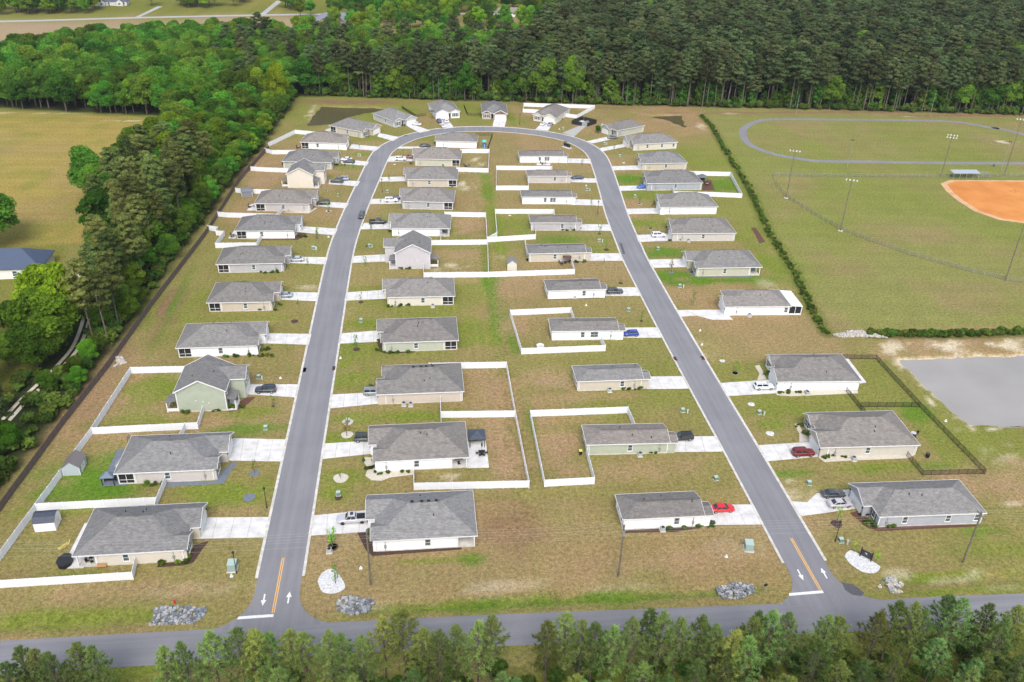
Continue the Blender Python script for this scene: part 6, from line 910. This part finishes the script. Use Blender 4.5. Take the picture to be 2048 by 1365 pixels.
def broadleaf(seed, h, r, low=.2, per=100, size=.42, nl=28):
    R = np.random.RandomState(seed); lob = []
    for i in range(nl):
        t = (i+.5)/nl; z = h*(low+.12+(1-low-.2)*t); prof = math.sin(math.pi*min(1, (t*.82+.16)))**.7; a = i*2.4+R.uniform(-.5, .5); rr = r*prof*R.uniform(.45, .85)*(1 if i % 4 else .25)
        lob.append(((rr*math.cos(a), rr*math.sin(a), z), r*R.uniform(.2, .46)))
    cr = lobes_crown('crown', R, lob, per, size, M['leaf'], flat=.85)
    mb = MB(); mb.tube([(0, 0, -.3), (.05, 0, h*.3), (.1, .08, h*.6), (0, 0, h*.9)], [h*.018+.06, h*.014+.03, h*.009, .03], 7)
    for (c, rr) in lob[::4]: mb.tube([(0, 0, max(.5, c[2]*.55)), (c[0]*.55, c[1]*.55, c[2]*.82), c], [h*.007, h*.005, .03], 5, False)
    return mb.mesh('trunk', M['bark']), cr, h
def pine(seed, h, r, low=.52, per=64, size=.5, nl=28, lean=0.):
    R = np.random.RandomState(seed); lob = []; br = []
    for i in range(nl):
        t = (i+.5)/nl; z = h*(low+(.98-low)*t); prof = (1-t)**.55*.9+.16 if t > .3 else .62+t; a = i*2.4+R.uniform(-.6, .6); rr = r*prof*R.uniform(.5, 1.); c = (rr*math.cos(a), rr*math.sin(a), z); lob.append((c, r*R.uniform(.26, .42)*(1.1-.35*t))); br.append((c, z-rr*.35))
    cr = lobes_crown('crown', R, lob, per, size, M['needle'], flat=.55, aspect=.8, jit=.6)
    mb = MB(); mb.tube([(0, 0, -.3), (lean*.3, 0, h*.35), (lean*.7, .05, h*.7), (lean, 0, h*.97)], [.24, .2, .13, .03], 7)
    for (c, zb) in br[::2]: mb.tube([(0, 0, zb), c], [.06, .02], 4, False)
    return mb.mesh('trunk', M['palebark']), cr, h
def young_pine(seed, h, r, low=.28):
    """open-grown pine: whorled branches that end in tufts of long needles"""
    R = np.random.RandomState(seed); mb = MB(); mb.tube([(0, 0, -.3), (R.uniform(-.2, .2), 0, h*.5), (R.uniform(-.15, .15), 0, h*.97)], [.17, .11, .03], 7); C, U, V, T = [], [], [], []
    nw = 17
    for i in range(nw):
        t = i/(nw-1); z = h*(low+(.97-low)*t); ln = r*(1-t**1.35)*(.62+.38*min(1, t*4))+.35
        for j in range(5):
            if t < .25 and R.rand() < .35: continue
            a = j*1.2566+i*.7+R.uniform(-.35, .35); l = ln*R.uniform(.6, 1.12); up = .25+.75*t; d = np.array([math.cos(a), math.sin(a), 0]); p0 = np.array([0, 0, z]); p1 = p0+d*l*.55+np.array([0, 0, l*.12*up]); p2 = p0+d*l+np.array([0, 0, l*.42*up]); mb.tube([tuple(p0), tuple(p1), tuple(p2)], [.045, .03, .012], 4, False)
            bt = R.uniform(.3, .75)
            for q in range(int(4+2.*l)):
                f = 1.04-.62*R.rand()**1.6; c = (p0*(1-f)**2+2*p1*f*(1-f)+p2*f*f)+R.normal(size=3)*.13*(.5+l*.15); ax = unit(d*.6+np.array([0, 0, .9])+R.normal(size=3)*.35)
                dr = unit(ax+R.normal(size=(9, 3))*.75); sd_ = unit(np.cross(dr, R.normal(size=(9, 3)))); C.append(np.repeat(c[None], 9, 0)); U.append(sd_*.06); V.append(dr*R.uniform(.3, .6, (9, 1))); T.append(bt+R.uniform(-.25, .25, 9)+.2*t)
    return mb.mesh('trunk', M['bark']), quads_mesh('crown', np.concatenate(C), np.concatenate(U), np.concatenate(V), np.concatenate(T), M['fgneedle'], True), h
def shrub_mesh(seed, r, h, per=260, size=.22):
    R = np.random.RandomState(seed); lob = [((R.uniform(-.4, .4)*r, R.uniform(-.4, .4)*r, h*R.uniform(.35, .7)), r*R.uniform(.45, .7)) for _ in range(6)]
    return lobes_crown('foliage', R, lob, per, size, M['shrubleaf'], flat=h/r*.6)
BL = [broadleaf(10+i, 17, 6.2+.4*(i % 3)) for i in range(5)]
BLT = [broadleaf(20+i, 16, 3.6, .08, 120, .4, 24) for i in range(3)]                       # slender understorey trees
PN = [pine(30+i, 25, 4.3+.3*(i % 3), .5+.04*(i % 3), lean=(-.8, .5, 0, .9, -.3)[i]) for i in range(5)]
YP = [young_pine(40+i, 14, (3.3, 2.8, 3.7, 3.0, 3.4)[i], (.3, .38, .26, .42, .34)[i]) for i in range(5)]
SH = [shrub_mesh(60+i, .55, .7) for i in range(4)]
BUSH = [shrub_mesh(70+i, 1.5, 1.9, 60, .42) for i in range(3)]
def tree(name, label, proto, x, y, h, wid=1., rz=None, group=None, tint=(1, 1, 1), cat='tree', z=0):
    t = thing(name, label, cat, (x, y, z), rng.uniform(0, 6.28) if rz is None else rz, group); s = h/proto[2]
    part('trunk', proto[0], t, scale=(s*max(.7, wid), s*max(.7, wid), s)); part('crown', proto[1], t, scale=(s*wid, s*wid, s), color=tint); return t
def scatter(poly, step, seed, jit=.42):
    r = np.random.RandomState(seed); xs = np.arange(float(min(p[0] for p in poly)), max(p[0] for p in poly), step); ys = np.arange(float(min(p[1] for p in poly)), max(p[1] for p in poly), step*.92); X, Y = np.meshgrid(xs, ys); X[1::2] += step/2
    X = (X+r.uniform(-jit, jit, X.shape)*step).ravel(); Y = (Y+r.uniform(-jit, jit, Y.shape)*step).ravel(); k = inside(X, Y, poly); return X[k], Y[k]
CAMR = np.array(co.matrix_world.to_3x3()).T
def inview(x, y, m=1.12, z=12.):                       # is this spot inside the photograph's field (with a margin for a step aside)?
    q = CAMR @ np.array([x, y, z-110.]); return q[2] < 0 and abs(q[0]/-q[2]) < m*1024/1720.2 and abs(q[1]/-q[2]) < m*700/1720.2
def instances(name, pts_, protos, label, cat):
    """one uncountable mass: proto crowns and trunks instanced on points by geometry nodes"""
    n = len(pts_); me = bpy.data.meshes.new(name); me.vertices.add(n); me.vertices.foreach_set('co', np.array([(p[0], p[1], p[2]) for p in pts_], np.float32).ravel())
    for nm, ty, vals in (('size', 'FLOAT_VECTOR', [v for p in pts_ for v in p[3]]), ('spin', 'FLOAT', [p[4] for p in pts_]), ('kind_id', 'INT', [p[5] for p in pts_])):
        a = me.attributes.new(nm, ty, 'POINT'); a.data.foreach_set('vector' if ty == 'FLOAT_VECTOR' else 'value', vals)
    o = part(name, me); tag(o, label, cat, None, 'stuff')
    ng = bpy.data.node_groups.new(name, 'GeometryNodeTree'); ng.interface.new_socket('Geometry', in_out='INPUT', socket_type='NodeSocketGeometry'); ng.interface.new_socket('Geometry', in_out='OUTPUT', socket_type='NodeSocketGeometry')
    gi = ng.nodes.new('NodeGroupInput'); go = ng.nodes.new('NodeGroupOutput'); jn = ng.nodes.new('GeometryNodeJoinGeometry')
    def attr(nm, ty): a = ng.nodes.new('GeometryNodeInputNamedAttribute'); a.data_type = ty; a.inputs[0].default_value = nm; return a.outputs[0]
    sz = attr('size', 'FLOAT_VECTOR'); sp = attr('spin', 'FLOAT'); kd = attr('kind_id', 'INT'); cx = ng.nodes.new('ShaderNodeCombineXYZ'); ng.links.new(sp, cx.inputs[2])
    for i, objs in enumerate(protos):
        cm = ng.nodes.new('FunctionNodeCompare'); cm.data_type = 'INT'; cm.operation = 'EQUAL'; ng.links.new(kd, cm.inputs['A'] if 'A' in cm.inputs and cm.inputs['A'].enabled else cm.inputs[2]); (cm.inputs[3]).default_value = i
        for ob in objs:
            oi = ng.nodes.new('GeometryNodeObjectInfo'); oi.inputs[0].default_value = ob; oi.transform_space = 'ORIGINAL'; oi.inputs['As Instance'].default_value = True
            ip = ng.nodes.new('GeometryNodeInstanceOnPoints'); ng.links.new(gi.outputs[0], ip.inputs['Points']); ng.links.new(cm.outputs[0], ip.inputs['Selection']); ng.links.new(oi.outputs['Geometry'], ip.inputs['Instance']); ng.links.new(cx.outputs[0], ip.inputs['Rotation']); ng.links.new(sz, ip.inputs['Scale']); ng.links.new(ip.outputs[0], jn.inputs[0])
    ng.links.new(jn.outputs[0], go.inputs[0]); md = o.modifiers.new('instances', 'NODES'); md.node_group = ng; return o
def build_trees():
    # --- young street trees, saplings
    used = {}
    for i, ((x, y), h) in enumerate(YOUNG):
        h *= .8
        k = near_house(x, y); used.setdefault(k, []).append(0); n = len(used[k]); R = np.random.RandomState(200+i)
        if i % 12 == 0 or ('yt', i % 6) not in MESHC:
            lob = [((R.uniform(-.3, .3), R.uniform(-.3, .3), .35+.6*j/6), R.uniform(.14, .24)) for j in range(7)]; MESHC[('yt', i % 6)] = (MB().tube([(0, 0, 0), (.01, 0, .5), (0, 0, .9)], [.02, .014, .005], 6).mesh('trunk', M['bark']), lobes_crown('crown', R, lob, 420, .08, M['leaf'], jit=.9))
        tr, cr = MESHC[('yt', i % 6)]; col = (1.5, 1.35, .9) if i not in (2, 28) else (2.4, .8, 1.4)
        col = tuple(q*R.uniform(.9, 1.5) for q in col) if i in (4, 6, 22, 25, 31, 47, 48) else col
        pos = ('', ' second one', ' third one', ' fourth one')[min(n-1, 3)] if n > 1 else ''
        t = thing('young_tree', f'{"purple-leaved" if i in (2, 28) else "thin"} young tree on the lawn before {ref(k)}'+(f',{pos} there' if pos else ''), 'tree', (x, y, 0), rng.uniform(0, 6), 'young street trees'); part('trunk', tr, t, scale=(h*.9, h*.9, h)); part('crown', cr, t, scale=(h*.42, h*.42, h), color=col)
    # a palm at the left house atop the loop
    t = thing('palm_tree', 'small palm tree beside the left house atop the loop', 'tree', (4.6, 407.5, 0)); part('trunk', MB().tube([(0, 0, 0), (.05, 0, 3.4)], [.16, .12], 8).mesh('trunk', M['bark']), t)
    for j in range(13): a = j*.4833*1.0; part('frond', MB().solid([(0, -.04, 0), (.7, -.16, .45), (1.5, -.04, .05), (1.5, .04, .05), (.7, .16, .45), (0, .04, 0)], [(0,1,4,5), (1,2,3,4)]).mesh('frond', M['shrubleaf']) if 'fr' not in MESHC else MESHC['fr'], t, (0, 0, 3.4), a)
    # --- shrubs in the planting beds
    r = random.Random(5)
    for i, (x, y, n, sp) in enumerate(SHRUB):
        k = near_house(x, y)
        for j in range(n):
            px_, py_ = x+r.uniform(-sp, sp)*.85, y+r.uniform(-.45, .45); s = r.uniform(.55, 1.1)
            o = part('garden_shrub', SH[(i+j) % 4], None, (px_, py_, 0), r.uniform(0, 6), (s, s, s*r.uniform(.8, 1.3)), r.choice(((1, 1, 1), (.8, .9, .8), (1.2, 1.15, .8), (.75, .85, .7), (1.5, 1.1, .5) if i in (3, 54, 7) else (1, 1, 1)))); tag(o, f'small garden shrub planted beside {ref(k)}', 'shrub', f'garden shrubs of {ref(k)}')
    tree('round_shrub', 'large round green shrub before the eleventh outer right house', BL[1], 79.6, 383.2, 3.4, 1.1, cat='shrub', tint=(.9, .9, .8))
    # --- foreground pines
    r = random.Random(11); fg = [(x, y, h) for ((x, y), h) in FGPINE]
    X, Y = scatter([(-95, 66), (125, 66), (125, 81.5), (-95, 83.5)], 5.0, 3)
    for x, y in zip(X, Y): fg.append((x, y, r.uniform(8.5, 14.)))
    SPOT = ((-58, 'in the bottom left corner'), (-44, 'below the first outer left house'), (-34, 'below the left rock bed'), (-22, 'below the left street mouth'), (-12, 'below the dark rock bed'), (0, 'below the first inner left house'), (14, 'below the bottom lawn, left half'), (28, 'below the bottom lawn, right half'), (40, 'below the first inner right house'), (56, 'below the grey rock bed'), (70, 'below the right street mouth'), (82, 'below the entrance sign'), (999, 'in the bottom right corner'))
    for i, (x, y, h) in enumerate(fg):
        sp = next(t for l, t in SPOT if x < l); row = 'at the roadside' if i < len(FGPINE) else 'second row' if y > 75 else 'at the very bottom'
        tree('young_pine', f'bushy young pine {row}, {sp}', YP[i % 5], x, y, h, r.uniform(.82, 1.08)*(14/h)**.6, group=f'young pines {row} {sp}', tint=r.choice(((.9, 1, .95), (.82, .95, .9), (.75, .92, .95), (1, 1, .85))))
    pts_ = []
    for x, y in zip(*scatter([(-95, 64), (125, 64), (125, 90), (-95, 91.5)], 2.1, 8)):
        if r.random() < .62: s = r.uniform(.5, 1.15); pts_.append((x, y, 0, (s, s, s*r.uniform(.7, 1.2)), r.uniform(0, 6), r.randrange(3)))
    def protos(lst, nm): return lst
    # hidden-free sources: bushes that stand at the wood's edge
    src = []
    for i in range(3): o = part('woodland_bush', BUSH[i], None, (-86.5+i*1.3, 128+i*9, 0), i, color=(1, 1.05, .8)); tag(o, ('leafy green bush at brown fence, nearest of three', 'leafy green bush at brown fence, middle of three', 'leafy green bush at brown fence, farthest of three')[i], 'bush'); src.append(o)
    instances('undergrowth', pts_, [[o] for o in src], 'green undergrowth between the foreground pines', 'undergrowth')
    # --- ditch brush (hedge rows along the ditch)
    pts_ = []
    for line, dens, hh in ((HEDGE, 3.0, .55), (HEDGE2, 5., .85)):
        for a, b in zip(line, line[1:]):
            d = math.hypot(b[0]-a[0], b[1]-a[1])
            for _ in range(int(d*dens)):
                t = r.random(); s = r.uniform(.35, .8)*hh; w_ = r.gauss(.5, .55); nx, ny = -(b[1]-a[1])/d, (b[0]-a[0])/d; pts_.append((a[0]+(b[0]-a[0])*t-nx*w_*0+nx*w_, a[1]+(b[1]-a[1])*t+ny*w_, -.7, (s, s, s*r.uniform(.9, 1.5)), r.uniform(0, 6), r.randrange(3)))
    instances('ditch_hedge', pts_, [[o] for o in src], 'overgrown green hedge filling the ditch beside the ball field', 'hedge')
    # --- woods
    r = random.Random(21); cand_p, cand_b = [], []            # (x, y, h, wid, proto index, tint)
    for x, y in zip(*scatter(FOREST_PINE, 6.3, 31, .5)):
        dec = r.random() < (.36 if x < 75 else .15+.25*max(0, math.sin(x*.021+1)*math.sin(y*.017)))
        if dec: cand_b.append((x, y, r.uniform(15, 23), r.uniform(.8, 1.05), r.randrange(5), r.choice(((1, 1, 1), (1.15, 1.1, .9)))))
        else: cand_p.append((x, y, r.choice((r.uniform(15, 22), r.uniform(21, 28), r.uniform(22, 30))), r.uniform(.85, 1.6), r.randrange(5), (1, 1, 1)))
    edge = [(-58, 454), (-33, 449), (3, 444), (87, 434), (140, 429), (224, 421), (304, 412), (420, 400)]
    for a, b in zip(edge, edge[1:]):                           # the wall of tall trunks at the wood's edge
        d = math.hypot(b[0]-a[0], b[1]-a[1])
        for i in range(int(d/2.6)):
            t = (i+r.random())/(d/2.6); x = a[0]+(b[0]-a[0])*t; y = a[1]+(b[1]-a[1])*t+r.uniform(-.5, 5)
            if r.random() < .7: cand_p.append((x, y, r.uniform(22, 28), r.uniform(.75, 1.), r.randrange(5), (1, 1, 1)))
            if r.random() < .75: cand_b.append((x+r.uniform(-1, 1), y+r.uniform(.5, 5), r.uniform(6, 15), r.uniform(.8, 1.2), 5+r.randrange(3), r.choice(((.85, .9, .8), (1.1, 1.15, .9), (.7, .75, .7)))))
    for x, y in zip(*scatter(FOREST_DEC, 6.6, 33)):
        if r.random() < .12 and x > -110: cand_p.append((x, y, r.uniform(20, 25), 1., r.randrange(5), (1, 1, 1)))
        else: cand_b.append((x, y, r.uniform(13, 20), r.uniform(.85, 1.15), r.randrange(5), r.choice(((1, 1, 1), (.8, .85, .8), (1.25, 1.15, .8), (.9, 1, .9)))))
    for x, y in zip(*scatter(BELT, 5.2, 35)):
        lo = y < 192
        if y < 330 and y > 190 and x < -79 and r.random() < .5: cand_p.append((x, y, r.uniform(18, 24), r.uniform(.9, 1.15), r.randrange(5), (1.5, 1.42, 1.05)))
        else: cand_b.append((x, y, (r.uniform(5, 9) if x > -90 else r.uniform(9, 14)) if lo else r.uniform(6, 10) if x > -82 else r.uniform(10, 17), r.uniform(.95, 1.2), r.randrange(5), r.choice(((1, 1, 1), (1.2, 1.15, .8), (.75, .8, .75)))))
    lane_d = lambda q: min(math.hypot(q[0]-a[0], q[1]-a[1]) for a in spline(LANE, 6))
    keep = lambda q: not (q[0] < -94 and 178 < q[1] < 262) and not (q[0] < -112 and q[1] < 300) and not (q[1] < 260 and q[0] < -80 and lane_d(q) < 3.2) and not (q[0] > -91 and 146 < q[1] < 174 and r.random() < .75)
    cand_p = [q for q in cand_p if keep(q)]; cand_b = [q for q in cand_b if keep(q)]
    dist = lambda q: math.hypot(q[0], q[1])
    def belt_spot(y): k = min((k for k in HOUSE if k[0] == 'L'), key=lambda k: abs(HOUSE[k][0][1]-y)); return 'level with '+ref(k) if y < 385 else 'beside the dark pond corner'
    def back_spot(x):
        for l, t in ((-190, 'behind far left of yellow field'), (-150, 'behind middle of yellow field'), (-105, 'behind right end of yellow field'), (-60, 'left of the dark pond'), (-15, 'behind the dark pond'), (22, 'behind left house atop the loop'), (50, 'behind middle house atop the loop'), (90, 'behind right house atop the loop'), (140, 'behind the small right pond'), (190, 'behind left end of running track'), (240, 'behind middle of running track')):
            if x < l: return t
        return 'behind right end of running track'
    cand_p = [q for q in cand_p if inview(q[0], q[1])]; cand_b = [q for q in cand_b if inview(q[0], q[1])]
    cand_p.sort(key=dist); cand_b.sort(key=dist); ALLB = BL+BLT; srcp, srcb = {}, {}
    for i, (x, y, h, wd, k, ti) in enumerate(cand_p[:300]):
        bl = belt_spot(y); bk = back_spot(x); lab = (f'tall pine in the left tree belt, {bl}', f'belt pines {bl}') if x < -60 and y < 400 else (f'tall dark pine at the forest edge, {bk}', f'edge pines {bk}')
        t = tree('pine_tree', lab[0], PN[k], x, y, h, wd, group=lab[1], tint=ti); srcp.setdefault(k, t)
    for i, (x, y, h, wd, k, ti) in enumerate(cand_b[:262]):
        bl = belt_spot(y); bk = back_spot(x); lab = (f'leafy tree in the left tree belt, {bl}', f'leafy belt trees {bl}') if x < -60 and y < 408 else (f'leafy green tree in the woods, {bk}', f'leafy woods {bk}')
        t = tree('leafy_tree', lab[0], ALLB[k], x, y, h, wd, group=lab[1], tint=ti); srcb.setdefault(k, t)
    def mass(name, rest, P, src_, label):
        kk = sorted(src_); pr_ = []; 
        for k in kk: pr_.append([c for c in src_[k].children])
        pts_ = []
        for (x, y, h, wd, k, ti) in rest:
            k2 = k if k in src_ else kk[0]; s = h/P[k2][2]; pts_.append((x, y, 0, (s*wd, s*wd, s), r.uniform(0, 6.28), kk.index(k2)))
        return instances(name, pts_, pr_, label, 'forest')
    for st in (srcp, srcb):
        pass
    mass('pine_forest', cand_p[300:], PN, srcp, 'dense dark pine forest filling the upper right background')
    mass('leafy_woods', cand_b[262:], ALLB, srcb, 'bright green leafy woods in the upper background')
    # forest-floor brush along the edge
    pts_ = []
    for a, b in zip(edge, edge[1:]):
        d = math.hypot(b[0]-a[0], b[1]-a[1])
        for i in range(int(d*1.6)): t = r.random(); s = r.uniform(.5, 1.5); pts_.append((a[0]+(b[0]-a[0])*t, a[1]+(b[1]-a[1])*t+r.uniform(-.5, 7), 0, (s, s, s*r.uniform(.8, 1.6)), r.uniform(0, 6), r.randrange(3)))
    for x, y in zip(*scatter(BELT, 2.6, 44)):
        if r.random() < .8 and not (y < 250 and lane_d((x, y)) < 2.4): s = r.uniform(.7, 1.5); pts_.append((x, y, 0, (s, s, s*r.uniform(.8, 1.3)), r.uniform(0, 6), r.randrange(3)))
    instances('forest_brush', pts_, [[o] for o in src], 'low green brush under the trees at the forest edges', 'undergrowth')
    # --- trees one can name
    tree('lime_tree', 'big lime-green tree before the blue-roofed house at left', BL[0], -92.5, 199, 21.5, .92, group=None, tint=(2.0, 1.65, .8))
    tree('oak_tree', 'broad round green tree at left edge beside the yellow field', BL[2], -133, 262, 19, 1.25, tint=(.85, .95, .8))
    tree('field_tree', 'dark green tree standing out at the corner of yellow field', BL[3], -116, 301, 19, 1.05, tint=(.6, .75, .75))
    for i, (x, y, h, ti) in enumerate(((-109, 290, 17, (.7, .8, .75)), (-107, 326, 19, (.75, .85, .75)), (-105, 345, 17, (1.1, 1.1, .8)), (-110, 312, 16, (1.2, 1.15, .8)))): tree('field_edge_tree', ('dark leafy tree at field edge, nearest of four', 'dark leafy tree at field edge, third of four', 'mid-green tree at field edge, farthest of four', 'light green tree at field edge, second of four')[i], BL[(i+1) % 5], x, y, h, 1., tint=ti)
    tree('lime_tree', 'bright yellow-green tree in middle of the left tree belt', BL[4], -92, 318, 20, .8, tint=(1.8, 1.6, .8))
    tree('lime_tree', 'yellow-green tree near the pond corner of the left belt', BL[1], -68.5, 425, 22, .6, tint=(2., 1.6, .7))
    for i, (x, y, h) in enumerate(((-86.8, 153, 17), (-90.5, 157.5, 18), (-102, 178, 12), (-112, 185, 13), (-106, 170, 12), (-104, 203, 10), (-109, 195, 12), (-100, 187, 9), (-99, 168, 12), (-113, 206, 9))): tree('bent_pine', 'tall thin-trunked pine beside the sandy lane at left' if i < 2 else 'dark tree beside the sandy lane at left edge', PN[i] if i < 2 else BL[i % 5], x, y, h, .95, group='trees by the sandy lane', tint=(1, 1, 1) if i < 2 else (.7, .75, .75))
    # --- far end: scattered trees and houses
    far_spot = lambda x: next(t for l, t in ((-250, 'left of the far grey house'), (-200, 'beside the far grey house'), (-140, 'beside the far white house'), (-85, 'right of the far white house'), (-35, 'by the large gabled far house'), (0, 'right of the large gabled far house'), (35, 'above left house of the loop'), (80, 'above middle house of the loop'), (999, 'above right house of the loop')) if x < l)
    far = [(-290, 705, 14), (-270, 715, 15), (-255, 700, 13), (-175, 745, 17), (-165, 742, 16), (-180, 752, 15), (-105, 735, 17), (-100, 745, 15), (-70, 735, 11), (-52, 722, 10), (-48, 745, 13), (-30, 705, 16), (-22, 668, 15), (-10, 690, 18), (2, 650, 16), (10, 700, 15), (20, 672, 17), (33, 720, 18), (40, 655, 14), (52, 690, 16), (62, 660, 15), (70, 730, 17), (85, 690, 15), (95, 740, 18), (105, 760, 17), (60, 770, 16), (30, 780, 18), (0, 760, 17), (-60, 650, 13), (-45, 660, 12), (120, 790, 18), (-310, 712, 16), (-325, 706, 15), (-5, 720, 13), (75, 640, 14), (88, 655, 15), (-85, 800, 15), (-140, 800, 16), (45, 745, 16)]
    for x, y in zip(*scatter([(-92, 590), (19, 580), (62, 590), (112, 660), (128, 830), (60, 900), (-80, 900), (-70, 735), (-92, 690)], 17, 71)):
        if not (-82 < x < -38 and 628 < y < 682) and abs(y-712) > 6 and not (50 < x < 92 and 690 < y < 722): far.append((x, y, r.uniform(9, 16)))
    for x, y in ((-300, 690), (-292, 700), (-283, 693), (-310, 698), (-274, 703), (-268, 695), (-172, 735), (-166, 728), (-178, 729), (-160, 738), (-184, 738), (-98, 722), (-93, 730), (-103, 733))+tuple((-305+(q*37 % 62), 688+(q*53 % 40)) for q in range(22))+tuple((-208+(q*29 % 30), 738+(q*41 % 26)) for q in range(10))+tuple((-146+(q*17 % 16), 740+(q*23 % 24)) for q in range(7)): far.append((x, y, r.uniform(12, 16)))
    for i, (x, y, h) in enumerate(far): tree('garden_tree', f'rounded tree near the top edge, {far_spot(x)}', BL[i % 5], x, y, h, r.uniform(.9, 1.2), group=f'far trees {far_spot(x)}', tint=r.choice(((1, 1, 1), (1.5, 1.4, .8), (.6, .7, .7), (1.2, 1.15, .9))))
    def far_house(label, x, y, L, W, rz, wall, roof, gables):
        t = thing('far_house', label, 'house', (x, y, 0), rz); h = 3.; part('wall', MB().box((-L/2, -W/2, 0), (L/2, W/2, h)).mesh('wall', M['siding']), t, color=wall); mb = MB(); slopes(mb, -L/2-.5, L/2+.5, 0, W/2+.5, h+.2, .6, 1, 1); part('roof', mb.mesh('roof', M['any']), t, color=roof)
        for gx in gables:
            gw, pj = 5., 2.; y0 = -W/2-pj; part('gable_wall', MB().prism([(gx-gw/2, y0), (gx+gw/2, y0), (gx+gw/2, -W/2+.1), (gx-gw/2, -W/2+.1)], 0, h).solid([(gx-gw/2, y0+.02, h), (gx+gw/2, y0+.02, h), (gx, y0+.02, h+gw/2*.7)], [(0, 1, 2)]).mesh('gable_wall', M['siding']), t, color=wall)
            part('gable_roof', MB().slab([(gx-gw/2-.3, y0-.3, h+.1), (gx, y0-.3, h+.3+gw/2*.7), (gx, 0, h+.3+gw/2*.7), (gx-gw/2-.3, -W/2+1, h+.1)][::-1], .2).slab([(gx+gw/2+.3, y0-.3, h+.1), (gx+gw/2+.3, -W/2+1, h+.1), (gx, 0, h+.3+gw/2*.7), (gx, y0-.3, h+.3+gw/2*.7)][::-1], .2).mesh('gable_roof', M['any']), t, color=roof); window(t, gx, y0, .8, 0, 1.6, 1.5)
        for q in np.linspace(-L/2+2, L/2-2, 5): window(t, q, -W/2, .9, 0, 1.2, 1.5)
        part('front_door', MB().box((-.5, -W/2-.06, 0), (.5, -W/2+.02, 2.2)).mesh('front_door', M['dark']), t); return t
    far_house('far grey house with slate blue roof beyond the far road', -240, 742, 26, 12, .1, (.55, .55, .55), (.07, .09, .12), (-5, 8))
    far_house('far white house with tall windows at the top edge', -150, 795, 22, 11, .1, (.6, .6, .62), (.1, .11, .14), ())
    far_house('large far house with grey gabled roofs among leafy trees', -60, 664, 30, 14, .05, (.35, .24, .19), (.17, .18, .22), (-9, 3, 11))
    far_house('low far house with white trim behind trees, top centre', 70, 705, 26, 10, -.05, (.72, .72, .72), (.22, .19, .17), ())
    far_house('blue-roofed white house with front porch at left edge', -123, 243, 24, 12, .05, (.72, .7, .66), (.05, .075, .13), ())
    t = thing('metal_barn', 'white metal-roofed barn half hidden in the left trees', 'barn', (-93, 262, 0), .3); part('wall', MB().box((-4, -3, 0), (4, 3, 3)).mesh('wall', M['any']), t, color=(.05, .03, .025)); part('roof', MB().slab([(-4.4, -3.4, 3), (4.4, -3.4, 3), (4.4, 0, 4.4), (-4.4, 0, 4.4)], .1).slab([(4.4, 3.4, 3), (-4.4, 3.4, 3), (-4.4, 0, 4.4), (4.4, 0, 4.4)], .1).mesh('roof', M['vinyl']), t)
build_trees()

def build_haze():
    m = bpy.data.materials.new('haze'); m.use_nodes = True; nt = m.node_tree; nt.nodes.remove(nt.nodes['Principled BSDF']); v = N(nt, 'ShaderNodeVolumePrincipled')
    v.inputs['Color'].default_value = (.86, .92, 1, 1); v.inputs['Density'].default_value = .00006; v.inputs['Anisotropy'].default_value = .2
    nt.links.new(v.outputs[0], nt.nodes['Material Output'].inputs['Volume'])
    tag(part('haze', MB().box((-1900, -600, -4), (2100, 2400, 116)).mesh('haze', m)), 'thin pale summer haze over the whole neighbourhood', 'haze', None, 'stuff')
build_haze()
